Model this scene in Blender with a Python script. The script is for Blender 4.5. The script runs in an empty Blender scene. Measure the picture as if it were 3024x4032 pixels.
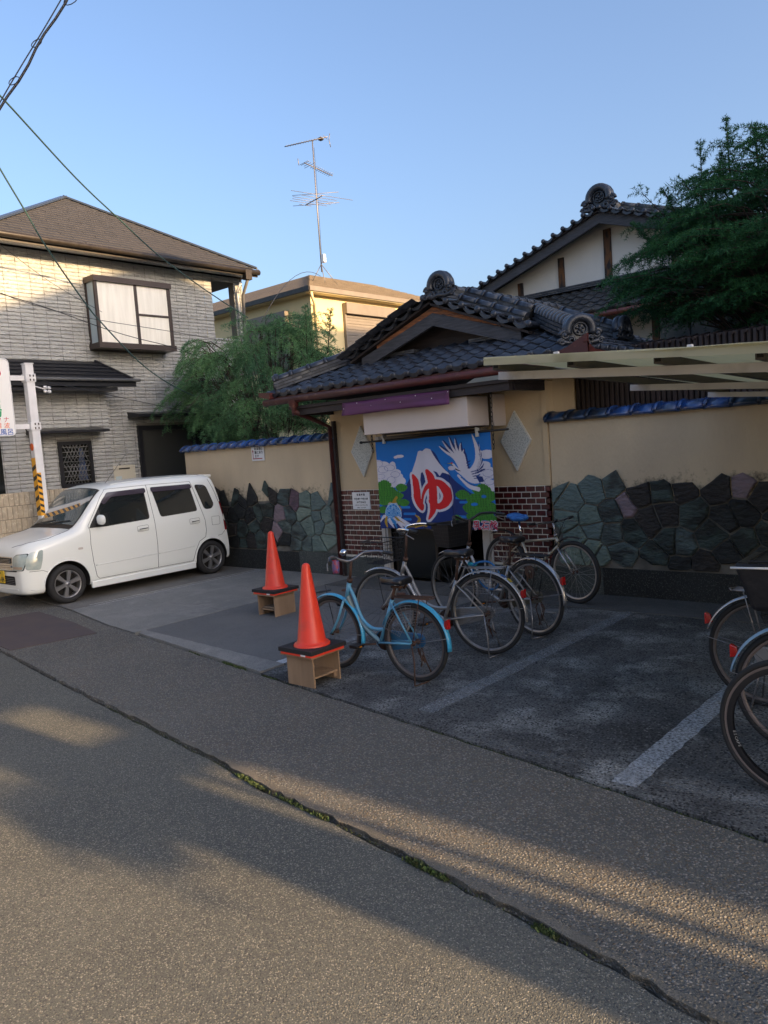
import bpy, bmesh, math, random
import numpy as np
from mathutils import Vector, Matrix
from mathutils.bvhtree import BVHTree
from mathutils.geometry import tessellate_polygon
random.seed(7)
rng = np.random.default_rng(7)
pi, sin, cos, rad = math.pi, math.sin, math.cos, math.radians
R_ = random.uniform
SC = bpy.context.scene
COL = SC.collection

# ---------------------------------------------------------------- camera
cam = bpy.data.cameras.new('camera')
cam.sensor_fit = 'HORIZONTAL'; cam.sensor_width = 36.0; cam.lens = 36.0 * 3070 / 3024
cam.clip_start = 0.05; cam.clip_end = 2000
camo = bpy.data.objects.new('camera', cam); COL.objects.link(camo)
RW = Matrix(((0.7496, 0.0013, -0.6618), (0.6580, -0.1108, 0.7449), (-0.0724, -0.9938, -0.0840)))
def _orth():
    x = Vector(RW[0]).normalized(); y = Vector(RW[1]); y = (y - x * y.dot(x)).normalized(); z = x.cross(y)
    return Matrix((x, y, z))
RW = _orth()
m = Matrix.Identity(4)
for i in range(3):
    m[i][0] = RW[i][0]; m[i][1] = -RW[i][1]; m[i][2] = -RW[i][2]
m[0][3], m[1][3], m[2][3] = 0, 0, 1.8
camo.matrix_world = m
SC.camera = camo

# ---------------------------------------------------------------- sky, sun, exposure
SUN_EL, SUN_AZ = rad(15.0), rad(3.15)          # azimuth measured from +X towards +Y
w = bpy.data.worlds.new('World'); SC.world = w; w.use_nodes = True
nt = w.node_tree; nt.nodes.clear()
sky = nt.nodes.new('ShaderNodeTexSky'); sky.sky_type = 'NISHITA'; sky.sun_disc = False
sky.sun_elevation = SUN_EL; sky.sun_rotation = pi / 2 - SUN_AZ
sky.air_density = 1.0; sky.dust_density = 5.0; sky.ozone_density = 2.8
bg = nt.nodes.new('ShaderNodeBackground'); bg.inputs['Strength'].default_value = 0.15
wo = nt.nodes.new('ShaderNodeOutputWorld')
tint = nt.nodes.new('ShaderNodeMix'); tint.data_type = 'RGBA'; tint.blend_type = 'MULTIPLY'; tint.inputs['Factor'].default_value = 1
tint.inputs[7].default_value = (1.02, .975, 1.0, 1)
nt.links.new(sky.outputs[0], tint.inputs[6]); nt.links.new(tint.outputs[2], bg.inputs[0]); nt.links.new(bg.outputs[0], wo.inputs[0])
sl = bpy.data.lights.new('sun', 'SUN'); sl.energy = 5.0; sl.angle = rad(0.55); sl.color = (1.0, 0.68, 0.36)
so = bpy.data.objects.new('sun', sl); COL.objects.link(so)
sd = Vector((cos(SUN_EL) * cos(SUN_AZ), cos(SUN_EL) * sin(SUN_AZ), sin(SUN_EL)))
so.rotation_euler = sd.to_track_quat('Z', 'Y').to_euler(); so.location = (20, 0, 20)
SC.view_settings.view_transform = 'Standard'; SC.view_settings.look = 'None'
SC.view_settings.gamma = 1; SC.view_settings.use_curve_mapping = False
SC.view_settings.exposure = 1.32
SC.cycles.use_denoising = True
SC.cycles.max_bounces = 8; SC.cycles.transparent_max_bounces = 12

# ---------------------------------------------------------------- helpers
WO = {}      # object -> world origin used while building
def tag(o, label=None, cat=None, group=None, kind=None):
    if label: o['label'] = label
    if cat: o['category'] = cat
    if group: o['group'] = group
    if kind: o['kind'] = kind
    return o
def thing(name, label, cat, loc=(0, 0, 0), group=None):
    o = bpy.data.objects.new(name, None); COL.objects.link(o); o.empty_display_size = .1
    o.location = loc; WO[o] = Vector(loc)
    return tag(o, label, cat, group)
def setmat(me, m):
    if m is not None: me.materials.append(m)
class MB:
    def __init__(s): s.v = []; s.f = []; s.sm = []; s.mi = []
    def add(s, vs, fs, smooth=False, mi=0):
        n = len(s.v); s.v.extend([tuple(p) for p in vs])
        for f in fs: s.f.append([i + n for i in f]); s.sm.append(smooth); s.mi.append(mi)
        return s
    def box(s, a, b, mi=0):
        x0, y0, z0 = [min(a[i], b[i]) for i in range(3)]; x1, y1, z1 = [max(a[i], b[i]) for i in range(3)]
        return s.add([(x0,y0,z0),(x1,y0,z0),(x1,y1,z0),(x0,y1,z0),(x0,y0,z1),(x1,y0,z1),(x1,y1,z1),(x0,y1,z1)],
              [(0,3,2,1),(4,5,6,7),(0,1,5,4),(1,2,6,5),(2,3,7,6),(3,0,4,7)], False, mi)
    def hexa(s, p, mi=0):   # 8 points: bottom 4 ccw, top 4
        return s.add(p, [(0,3,2,1),(4,5,6,7),(0,1,5,4),(1,2,6,5),(2,3,7,6),(3,0,4,7)], False, mi)
    def beam(s, a, b, w, h, up=(0,0,1), mi=0):
        a, b = Vector(a), Vector(b); d = (b - a).normalized(); u = Vector(up); sd_ = d.cross(u).normalized(); u = sd_.cross(d)
        p = []
        for z in (-h/2, h/2):
            for q, t in ((a, -1), (b, -1), (b, 1), (a, 1)): p.append(q + sd_ * (t * w / 2) + u * z)
        return s.hexa(p, mi)
    def tube(s, pts, r, n=8, caps=True, smooth=True, closed=False, mi=0):
        pts = [Vector(p) for p in pts]; k = len(pts)
        rs = r if hasattr(r, '__len__') else [r] * k
        if closed: T = [(pts[(i+1) % k] - pts[i-1]).normalized() for i in range(k)]
        else: T = [(pts[min(i+1, k-1)] - pts[max(i-1, 0)]).normalized() for i in range(k)]
        u = Vector((0, 0, 1)) if abs(T[0].z) < .9 else Vector((1, 0, 0))
        u = (u - T[0] * u.dot(T[0])).normalized(); vs = []
        for i in range(k):
            u = (u - T[i] * u.dot(T[i])); u = u.normalized() if u.length > 1e-6 else T[i].orthogonal().normalized()
            w_ = T[i].cross(u)
            for j in range(n):
                a = 2 * pi * j / n
                vs.append(pts[i] + (u * cos(a) + w_ * sin(a)) * rs[i])
        fs = []
        for i in range(k if closed else k - 1):
            for j in range(n):
                a, b = i * n + j, i * n + (j + 1) % n; c = ((i + 1) % k) * n
                fs.append((a, b, c + (j + 1) % n, c + j))
        s.add(vs, fs, smooth, mi)
        if caps and not closed:
            m_ = len(s.v) - k * n
            s.f.append([m_ + j for j in range(n)][::-1]); s.sm.append(False); s.mi.append(mi)
            s.f.append([m_ + (k - 1) * n + j for j in range(n)]); s.sm.append(False); s.mi.append(mi)
        return s
    def lathe(s, prof, c=(0,0,0), n=24, axis='Z', smooth=True, mi=0):   # prof: (r, h)
        vs = []
        for r, h in prof:
            for j in range(n):
                a = 2 * pi * j / n; x, y = r * cos(a), r * sin(a)
                p = (x, y, h) if axis == 'Z' else ((x, h, y) if axis == 'Y' else (h, x, y))
                vs.append((c[0] + p[0], c[1] + p[1], c[2] + p[2]))
        fs = []
        for i in range(len(prof) - 1):
            for j in range(n):
                q = (i*n+j, i*n+(j+1) % n, (i+1)*n+(j+1) % n, (i+1)*n+j)
                fs.append(q if axis != 'Y' else q[::-1])
        return s.add(vs, fs, smooth, mi)
    def poly(s, pts2, to3, mi=0):     # flat polygon from 2D points
        tr = tessellate_polygon([[Vector((p[0], p[1], 0)) for p in pts2]])
        return s.add([to3(*p) for p in pts2], [tuple(t) for t in tr], False, mi)
    def prism(s, pts2, f0, f1, mi=0):  # extruded polygon between two mappings
        n = len(pts2); tr = [tuple(t) for t in tessellate_polygon([[Vector((p[0], p[1], 0)) for p in pts2]])]
        fs = [t for t in tr] + [tuple(i + n for i in t[::-1]) for t in tr]
        fs += [(i, i + n, (i + 1) % n + n, (i + 1) % n) for i in range(n)]
        return s.add([f0(*p) for p in pts2] + [f1(*p) for p in pts2], fs, False, mi)
    def sph(s, c, r, n=12, m=8, sc=(1,1,1), mi=0):
        prof = [(max(1e-4, r * sin(pi * i / m)), r * cos(pi * i / m)) for i in range(m + 1)]
        k = len(s.v); s.lathe(prof, (0,0,0), n, 'Z', True, mi)
        for i in range(k, len(s.v)):
            x, y, z = s.v[i]; s.v[i] = (c[0] + x*sc[0], c[1] + y*sc[1], c[2] + z*sc[2])
        return s
    def mesh(s, name, mats, vs=None):
        me = bpy.data.meshes.new(name)
        me.from_pydata(vs if vs is not None else s.v, [], s.f)
        for m_ in (mats if isinstance(mats, (list, tuple)) else [mats]): setmat(me, m_)
        me.polygons.foreach_set('use_smooth', s.sm)
        if isinstance(mats, (list, tuple)): me.polygons.foreach_set('material_index', s.mi)
        me.update()
        return me
    def build(s, name, mats, parent=None, center=True, fixn=True):
        V = np.array(s.v, dtype=float)
        c = (V.min(0) + V.max(0)) / 2 if center else np.zeros(3)
        me = s.mesh(name, mats, (V - c).tolist())
        if fixn: fix_normals(me)
        o = bpy.data.objects.new(name, me); COL.objects.link(o)
        WO[o] = Vector(c)
        o.parent = parent
        o.location = Vector(c) - (WO[parent] if parent else Vector((0,0,0)))
        return o
def fix_normals(me):
    bm = bmesh.new(); bm.from_mesh(me); bmesh.ops.recalc_face_normals(bm, faces=bm.faces); bm.to_mesh(me); bm.free()
def inst(name, me, loc, parent=None, rot=None, scale=None):
    o = bpy.data.objects.new(name, me); COL.objects.link(o); o.parent = parent
    WO[o] = Vector(loc)
    o.location = Vector(loc) - (WO[parent] if parent else Vector((0,0,0)))
    if rot: o.rotation_euler = rot
    if scale: o.scale = scale if hasattr(scale, '__len__') else (scale,) * 3
    return o
def bevel(o, w=.006, seg=2, ang=40):
    md = o.modifiers.new('bevel', 'BEVEL'); md.width = w; md.segments = seg; md.limit_method = 'ANGLE'; md.angle_limit = rad(ang)
    return o
def dup(o, loc=None, parent=None, label=None, rz=None):
    c = o.copy(); COL.objects.link(c)
    if parent is not None: c.parent = parent
    if loc is not None: c.location = loc; WO[c] = Vector(loc)
    if rz is not None: c.rotation_euler = (0, 0, rz)
    if label: c['label'] = label
    for ch in [q for q in SC.objects if q.parent == o]: dup(ch, None, c)
    return c
def S1(name, mb, mats, parent=None): 
    o = mb.build(name, mats, parent)
    if parent is None: o['kind'] = 'structure'
    return o

# ---------------------------------------------------------------- materials
def mat(name, c, rough=.6, metal=0, c2=None, scale=5, bump=0, bscale=60, thresh=None, spec=.5, c3=None, s3=1, t3=(.5,.65), stretch=(1,1,1),
        coat=0, grad=None, island=0, bdist=.01, detail=5, emis=0, alpha=1, trans=0):
    """c base colour, c2 mixed by noise, c3 a second dirt layer, island = random lightness per loose piece"""
    m_ = bpy.data.materials.new(name); m_.use_nodes = True
    n = m_.node_tree.nodes; L = m_.node_tree.links; b = n['Principled BSDF']
    b.inputs['Roughness'].default_value = rough; b.inputs['Metallic'].default_value = metal
    b.inputs['Specular IOR Level'].default_value = spec; b.inputs['Coat Weight'].default_value = coat
    if coat: b.inputs['Coat Roughness'].default_value = .05
    if trans: b.inputs['Transmission Weight'].default_value = trans
    if alpha < 1: b.inputs['Alpha'].default_value = alpha
    tc = n.new('ShaderNodeTexCoord'); mp = n.new('ShaderNodeMapping'); mp.inputs['Scale'].default_value = stretch
    L.new(tc.outputs['Object'], mp.inputs['Vector'])
    inf = n.new('ShaderNodeObjectInfo'); ad = n.new('ShaderNodeVectorMath'); ad.operation = 'ADD'
    sc_ = n.new('ShaderNodeVectorMath'); sc_.operation = 'SCALE'; sc_.inputs['Scale'].default_value = 3.7
    L.new(inf.outputs['Location'], sc_.inputs[0]); L.new(mp.outputs[0], ad.inputs[0]); L.new(sc_.outputs[0], ad.inputs[1])
    V = ad.outputs[0]
    def noise(s, d=detail, v=V):
        q = n.new('ShaderNodeTexNoise'); q.inputs['Scale'].default_value = s; q.inputs['Detail'].default_value = d
        L.new(v, q.inputs['Vector']); return q.outputs['Fac']
    def ramp(x, a, b_):
        q = n.new('ShaderNodeMapRange'); q.inputs['From Min'].default_value = a; q.inputs['From Max'].default_value = b_
        L.new(x, q.inputs['Value']); return q.outputs[0]
    def mix(f, a, b_):
        q = n.new('ShaderNodeMix'); q.data_type = 'RGBA'; L.new(f, q.inputs['Factor'])
        for x, k in ((a, 'A'), (b_, 'B')):
            i = [y for y in q.inputs if y.name == k and y.type == 'RGBA'][0]
            if isinstance(x, tuple): i.default_value = (*x[:3], 1)
            else: L.new(x, i)
        return [y for y in q.outputs if y.type == 'RGBA'][0]
    col = c
    if c2: 
        t = thresh or (.35, .65); col = mix(ramp(noise(scale), *t), c, c2)
    if c3: col = mix(ramp(noise(s3, 6), *t3), col if not isinstance(col, tuple) else (*col,), c3)
    if island:
        geo = n.new('ShaderNodeNewGeometry'); hs = n.new('ShaderNodeHueSaturation')
        rr = n.new('ShaderNodeMapRange'); rr.inputs['To Min'].default_value = 1 - island; rr.inputs['To Max'].default_value = 1 + island
        am = n.new('ShaderNodeMath'); am.operation = 'ADD'; L.new(geo.outputs['Random Per Island'], am.inputs[0]); L.new(inf.outputs['Random'], am.inputs[1])
        fr = n.new('ShaderNodeMath'); fr.operation = 'FRACT'; L.new(am.outputs[0], fr.inputs[0])
        L.new(fr.outputs[0], rr.inputs['Value']); L.new(rr.outputs[0], hs.inputs['Value'])
        if isinstance(col, tuple): hs.inputs['Color'].default_value = (*col[:3], 1)
        else: L.new(col, hs.inputs['Color'])
        col = hs.outputs[0]
    if isinstance(col, tuple): b.inputs['Base Color'].default_value = (*col[:3], 1)
    else: L.new(col, b.inputs['Base Color'])
    if bump:
        bp = n.new('ShaderNodeBump'); bp.inputs['Strength'].default_value = bump; bp.inputs['Distance'].default_value = bdist
        L.new(noise(bscale, 4), bp.inputs['Height']); L.new(bp.outputs[0], b.inputs['Normal'])
    if emis: b.inputs['Emission Color'].default_value = (*c, 1); b.inputs['Emission Strength'].default_value = emis
    m_['b'] = 1
    return m_
def attr_mat(name, rough=.7):
    m_ = bpy.data.materials.new(name); m_.use_nodes = True; n = m_.node_tree.nodes; L = m_.node_tree.links
    b = n['Principled BSDF']; b.inputs['Roughness'].default_value = rough
    a = n.new('ShaderNodeAttribute'); a.attribute_name = 'Col'; L.new(a.outputs['Color'], b.inputs['Base Color'])
    return m_

def ground_mat(name, base, dark, stones, sscale, stone_amt, bump, blot=(.35,.6), blot_scale=1.3, blot_col=None, rough=.9, fine=220, soff=0, bdist=.006, cellw=.5, worn=None, finemix=.5):
    """paving: stones = list of colours per pebble (voronoi cells), sscale = pebbles per metre, stone_amt = share of stone over base"""
    m_ = bpy.data.materials.new(name); m_.use_nodes = True; n = m_.node_tree.nodes; L = m_.node_tree.links
    b = n['Principled BSDF']; b.inputs['Roughness'].default_value = rough; b.inputs['Specular IOR Level'].default_value = .25
    g = n.new('ShaderNodeNewGeometry'); P = g.outputs['Position']
    wn = n.new('ShaderNodeTexNoise'); wn.inputs['Scale'].default_value = sscale * .8; wn.inputs['Detail'].default_value = 1; L.new(P, wn.inputs['Vector'])
    ws = n.new('ShaderNodeVectorMath'); ws.operation = 'SCALE'; ws.inputs['Scale'].default_value = .9 / sscale; L.new(wn.outputs['Color'], ws.inputs[0])
    wa = n.new('ShaderNodeVectorMath'); wa.operation = 'ADD'; L.new(P, wa.inputs[0]); L.new(ws.outputs[0], wa.inputs[1])
    v = n.new('ShaderNodeTexVoronoi'); v.inputs['Scale'].default_value = sscale; L.new(wa.outputs[0], v.inputs['Vector']); v.inputs['Randomness'].default_value = 1
    cr = n.new('ShaderNodeValToRGB'); cr.color_ramp.interpolation = 'CONSTANT'
    sep = n.new('ShaderNodeSeparateColor'); L.new(v.outputs['Color'], sep.inputs[0]); L.new(sep.outputs[0], cr.inputs[0])
    e = cr.color_ramp.elements
    while len(e) < len(stones): e.new(.5)
    for i, c in enumerate(stones): e[i].position = i / len(stones); e[i].color = (*c, 1)
    def mr(x, a, b_, c=0, d=1):
        q = n.new('ShaderNodeMapRange'); q.inputs['From Min'].default_value = a; q.inputs['From Max'].default_value = b_
        q.inputs['To Min'].default_value = c; q.inputs['To Max'].default_value = d; L.new(x, q.inputs['Value']); return q.outputs[0]
    def mth(op, a, b_):
        q = n.new('ShaderNodeMath'); q.operation = op
        for i, x in enumerate((a, b_)):
            if isinstance(x, (int, float)): q.inputs[i].default_value = x
            else: L.new(x, q.inputs[i])
        return q.outputs[0]
    def noise(s, d=5):
        q = n.new('ShaderNodeTexNoise'); q.inputs['Scale'].default_value = s; q.inputs['Detail'].default_value = d; q.inputs['Roughness'].default_value = .68 if d > 5 else .5; L.new(P, q.inputs['Vector']); return q.outputs['Fac']
    def mix(f, a, b_, bl='MIX'):
        q = n.new('ShaderNodeMix'); q.data_type = 'RGBA'; q.blend_type = bl; L.new(f, q.inputs['Factor']) if not isinstance(f, float) else setattr(q.inputs['Factor'], 'default_value', f)
        for x, k in ((a, 'A'), (b_, 'B')):
            i = [y for y in q.inputs if y.name == k and y.type == 'RGBA'][0]
            if isinstance(x, tuple): i.default_value = (*x[:3], 1)
            else: L.new(x, i)
        return [y for y in q.outputs if y.type == 'RGBA'][0]
    blotf = mr(noise(blot_scale, 7), *blot)
    body = mix(blotf, base, dark)
    if blot_col: body = mix(mr(noise(blot_scale * 2.7 + soff, 7), .5, .68), body, blot_col)
    body = mix(mr(noise(fine, 3), .35, .65), body, mix(finemix, body, (0.02,0.02,0.02)))
    edge = mr(v.outputs['Distance'], cellw, cellw * .75)          # 1 inside a pebble
    pres = mr(sep.outputs[1], 1 - stone_amt, 1 - stone_amt + .02)
    f = mth('MULTIPLY', edge, pres)
    if worn: f = mth('MULTIPLY', f, mr(noise(worn, 5), .38, .55))
    stone = mix(mr(noise(fine * 2, 2), .2, .9), cr.outputs[0], mix(.45, cr.outputs[0], (0.03,0.03,0.03)))
    L.new(mix(f, body, stone), b.inputs['Base Color'])
    h = mth('ADD', mth('MULTIPLY', mr(v.outputs['Distance'], cellw, 0), mth('ADD', mth('MULTIPLY', f, 1.0), .35)), mth('MULTIPLY', noise(fine, 4), .6))
    bp = n.new('ShaderNodeBump'); bp.inputs['Strength'].default_value = bump; bp.inputs['Distance'].default_value = bdist
    L.new(h, bp.inputs['Height']); L.new(bp.outputs[0], b.inputs['Normal'])
    return m_

BLK = mat('black_plastic', (.012,.012,.013), .45, bump=.1)
DARKM = mat('dark_bronze_metal', (.03,.024,.02), .4, .3, c2=(.045,.037,.03), scale=8)
# ================================================================ ground
EDGE = [(-40,7.0),(-16,4.25),(-8.15,3.21),(-7.0,3.06),(-5.85,2.91),(-4.8,2.78),(-3.85,2.66),(-3.3,2.57),(-2.56,2.5),(-1.69,2.39),(-1.17,2.31),(-.83,2.24),(3,1.75),(20,-.3)]
UP = [(-40,7.9),(-16,5.4),(-12,4.98),(-9.65,4.68),(-8.3,4.42),(-7.4,4.31),(-6.0,4.12),(-4.74,3.95),(-3.79,3.82),(-2.41,3.63),(-.98,3.42),(3,2.95),(20,1)]
def lerp_line(L, x):
    for (x0, y0), (x1, y1) in zip(L, L[1:]):
        if x0 <= x <= x1: return y0 + (y1 - y0) * (x - x0) / (x1 - x0)
    return L[-1][1]
def rough(L, step=.06, amp=.006):
    out = []
    for (x0, y0), (x1, y1) in zip(L, L[1:]):
        n = max(1, int(math.hypot(x1-x0, y1-y0) / step)) if -13 < x1 and x0 < 3.1 else 1
        for i in range(n):
            t = i / n; out.append((x0+(x1-x0)*t, y0+(y1-y0)*t + (R_(-amp, amp) if n > 1 else 0)))
    return out + [L[-1]]
def slab(name, pts, top, mt, thick=.06, kind='structure', parent=None, label=None):
    mb = MB(); mb.prism(pts, lambda x, y: (x, y, top - thick), lambda x, y: (x, y, top))
    o = mb.build(name, mt, parent)
    if kind: o['kind'] = kind
    return o
m_soil = mat('joint_soil', (.022,.021,.018), .95, c2=(.045,.04,.03), scale=9, bump=.4)
mb = MB(); mb.box((-160,-120,-.5), (120,260,-.11)); S1('ground', mb, mat('bare_ground', (.10,.09,.075), .95, c2=(.06,.06,.05), scale=.6))
mb = MB(); mb.box((-41,1.2,-.12), (21,7.9,-.035)); S1('joint_bed', mb, m_soil)
m_asph = ground_mat('asphalt', (.175,.176,.150), (.125,.127,.112), [(.22,.22,.19),(.12,.122,.11),(.26,.245,.19),(.09,.092,.088),(.175,.175,.15),(.38,.36,.30)], 150, .8, .75, blot_scale=.8, fine=320, bdist=.007, cellw=.62)
e = rough(EDGE, .07, .009)
slab('road', [(x, y - .006) for x, y in e] + [(20,-14),(-40,-14)], -.022, m_asph, .09)
m_aggr = ground_mat('exposed_aggregate', (.205,.202,.175), (.145,.145,.130), [(.38,.35,.30),(.25,.24,.215),(.29,.26,.20),(.16,.158,.15),(.44,.41,.36),(.23,.185,.135),(.20,.198,.19)], 88, .93, 1.0, blot_scale=1.1, fine=300, bdist=.010, cellw=.60, blot_col=(.20,.18,.15))
u = rough(UP, .07, .006); e2 = rough([(x, y + .014) for x, y in EDGE], .06, .012)
slab('pavement', e2 + [(x, y - .018) for x, y in u][::-1], -.004, m_aggr, .09)
# lighter cement lip along the road edge
m_lip = ground_mat('cement_lip', (.21,.19,.155), (.15,.14,.115), [(.34,.30,.24),(.26,.22,.155),(.13,.13,.12)], 85, .8, .9, blot_scale=3, fine=200, worn=7)
lip = [(x, y) for x, y in e2 if -5.4 < x < 3]
slab('pavement_edge', lip + [(x, y + .025 + R_(0,.03)) for x, y in lip][::-1], .0015, m_lip, .02)
# lot slabs
def Uy(x): return lerp_line(UP, x)
def lot(name, x0, x1, mt, y1=7.86, y0=None, top=0.0):
    xs = np.linspace(x0, x1, max(2, int((x1-x0)/.08)))
    pts = [(x, (Uy(x) if y0 is None else (y0(x) if callable(y0) else y0)) + .012 + R_(-.004,.004)) for x in xs]
    return slab(name, pts + [(x1, y1), (x0, y1)], top, mt, .055)
m_bay = ground_mat('car_bay_concrete', (.30,.275,.235), (.20,.185,.16), [(.22,.2,.17),(.13,.13,.12)], 80, .3, .3, blot_scale=1.5, fine=180)
m_light = ground_mat('light_concrete', (.33,.32,.29), (.23,.225,.205), [(.28,.26,.23),(.14,.14,.13),(.21,.2,.19)], 95, .3, .28, blot=(.3,.7), blot_scale=1.1, blot_col=(.36,.345,.31), fine=200)
m_mid = ground_mat('mid_concrete', (.22,.218,.205), (.17,.168,.16), [(.2,.2,.185),(.11,.11,.105)], 130, .45, .4, blot_scale=.9, fine=250)
m_old = ground_mat('old_dark_concrete', (.20,.20,.19), (.075,.075,.072), [(.025,.026,.028),(.03,.03,.03),(.15,.15,.14),(.022,.022,.024),(.22,.22,.20)], 62, .55, .9, blot=(.38,.62), blot_scale=.85, blot_col=(.42,.42,.39), fine=75, bdist=.008, finemix=.75)
m_strip = ground_mat('doorstep_concrete', (.15,.148,.14), (.10,.10,.095), [(.19,.18,.16),(.11,.11,.105)], 90, .3, .3, blot_scale=1.5)
lot('lot_slab', -40, -9.66, m_bay)
lot('lot_slab', -9.65, -7.565, m_light)
lot('lot_slab', -7.55, -5.06, m_mid, y1=7.19, y0=lambda x: 4.46 - (x + 7.55) * .07)
slab('kerb_strip', [(x, Uy(x) + .012 + R_(-.004,.004)) for x in np.linspace(-7.45, -5.06, 40)] + [(-5.06, 4.27), (-7.54, 4.445)], .012, m_light, .07)
lot('lot_slab', -5.05, 20, m_old, y1=7.19)
slab('lot_slab', [(-7.55,7.205),(20,7.205),(20,7.86),(-7.55,7.86)], 0.006, m_strip, .055)

def paint(name, x0, x1, y0, y1, c, wear, z=.004, label=None):
    m_ = mat('paint_' + name, c, .75)
    n = m_.node_tree.nodes; L = m_.node_tree.links; b = n['Principled BSDF']
    g = n.new('ShaderNodeNewGeometry'); q = n.new('ShaderNodeTexNoise'); q.inputs['Scale'].default_value = 55; q.inputs['Detail'].default_value = 9; q.inputs['Roughness'].default_value = .8
    L.new(g.outputs['Position'], q.inputs['Vector']); r = n.new('ShaderNodeMapRange'); r.inputs['From Min'].default_value = wear - .13; r.inputs['From Max'].default_value = wear + .13; r.inputs['To Max'].default_value = .85
    L.new(q.outputs['Fac'], r.inputs['Value']); L.new(r.outputs[0], b.inputs['Alpha'])
    mb = MB(); ys = np.linspace(y0, y1, 40); l = [(x0 + R_(-.006,.006), y) for y in ys]; r_ = [(x1 + R_(-.006,.006), y) for y in ys]
    mb.add([(x, y, z) for x, y in l + r_[::-1]], [tuple(range(80))])
    o = mb.build('painted_line', m_, None); o['kind'] = 'structure'; return o
paint('a', -9.71, -9.675, 4.95, 7.85, (.55,.54,.5), .44); paint('b', -9.60, -9.555, 4.95, 7.85, (.5,.49,.46), .45)
paint('c', -5.20, -5.09, 4.06, 4.62, (.62,.63,.63), .40); paint('d', -5.16, -5.07, 4.62, 6.1, (.5,.5,.5), .55)
paint('e', -3.34, -3.2, 3.95, 7.6, (.36,.37,.37), .53); paint('f', -1.78, -1.64, 3.60, 6.9, (.44,.46,.47), .46)
paint('g', -2.6, 1.5, 3.68, 3.76, (.3,.31,.3), .60)

# moss and weeds in the joints
m_moss = mat('moss', (.035,.05,.018), .95, c2=(.06,.085,.02), scale=40, island=.4)
def tufts(name, pts, n, h, spread, label=None, mt=m_moss):
    mb = MB()
    for _ in range(n):
        i = random.randrange(len(pts) - 1); t = random.random()
        x = pts[i][0] + (pts[i+1][0]-pts[i][0])*t + R_(-spread, spread); y = pts[i][1] + (pts[i+1][1]-pts[i][1])*t + R_(-spread, spread)
        a = R_(0, 2*pi); s = h * R_(.3, 1); wd = s * R_(.25,.5); dx, dy = cos(a)*wd, sin(a)*wd; lx, ly = R_(-.8,.8)*s, R_(-.8,.8)*s
        mb.add([(x-dx, y-dy, -.02), (x+dx, y+dy, -.02), (x+lx+dx*.4, y+ly+dy*.4, -.02+s), (x+lx-dx*.4, y+ly-dy*.4, -.02+s*.9)], [(0,1,2,3)])
    o = mb.build(name, mt, None, fixn=False); tag(o, label, None, None, 'stuff'); return o
ep = [(x, y + .004) for x, y in EDGE]
def seg(L, a, b, n=24): return [(x, lerp_line(L, x)) for x in np.linspace(a, b, n)]
m_weed = mat('weed_leaf', (.045,.085,.018), .8, c2=(.06,.07,.025), scale=30, island=.35)
tufts('weeds', seg(EDGE,-3.6,-3.3)+seg(EDGE,-3.15,-2.75), 420, .022, .010, mt=m_weed)
tufts('weeds', seg(EDGE,-2.2,-1.95), 320, .024, .012, mt=m_weed); tufts('weeds', seg(EDGE,-1.5,-1.4), 200, .02, .012, mt=m_weed)
tufts('weeds', seg(UP,-5.65,-5.3), 700, .03, .02, mt=m_weed); tufts('weeds', seg(UP,-6.3,-6.1)+seg(UP,-5.0,-4.8), 300, .022, .012, mt=m_weed)
tufts('moss', seg(UP,-3.2,-1.0), 1800, .012, .010); tufts('moss', seg(EDGE,-5.5,-1.2), 900, .008, .006); tufts('moss', seg(UP,-7.4,-3.2), 900, .010, .008)

# cracks and stains in the forecourt
m_crack = mat('crack_shadow', (.012,.012,.011), .95)
def crack(pts, wd=.006):
    Q = []
    for (x0, y0), (x1, y1) in zip(pts, pts[1:]):
        n = max(2, int(math.hypot(x1-x0, y1-y0)/.05))
        for k in range(n): Q.append((x0+(x1-x0)*k/n+R_(-.012,.012), y0+(y1-y0)*k/n+R_(-.012,.012)))
    Q.append(pts[-1]); mb = MB(); vs = []
    for k, (x, y) in enumerate(Q):
        a, b_ = Q[max(0,k-1)], Q[min(len(Q)-1,k+1)]; d = math.hypot(b_[0]-a[0], b_[1]-a[1])+1e-6; nx_, ny_ = -(b_[1]-a[1])/d, (b_[0]-a[0])/d; w_ = wd*R_(.25,1)*.5
        vs += [(x+nx_*w_, y+ny_*w_, .003), (x-nx_*w_, y-ny_*w_, .003)]
    mb.add(vs, [(2*k, 2*k+2, 2*k+3, 2*k+1) for k in range(len(Q)-1)]); o = mb.build('crack', m_crack, None); o['kind'] = 'structure'
crack([(-5.05,4.95),(-4.3,5.0),(-3.4,4.9),(-2.2,5.1)]); crack([(-7.3,6.15),(-6.6,6.2),(-5.9,6.1),(-5.06,6.15)], .009); crack([(-9.5,5.6),(-8.9,5.45),(-8.2,5.6),(-7.6,5.5)], .004); crack([(-3.6,4.0),(-3.3,4.6),(-3.4,5.3)], .004)
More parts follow.
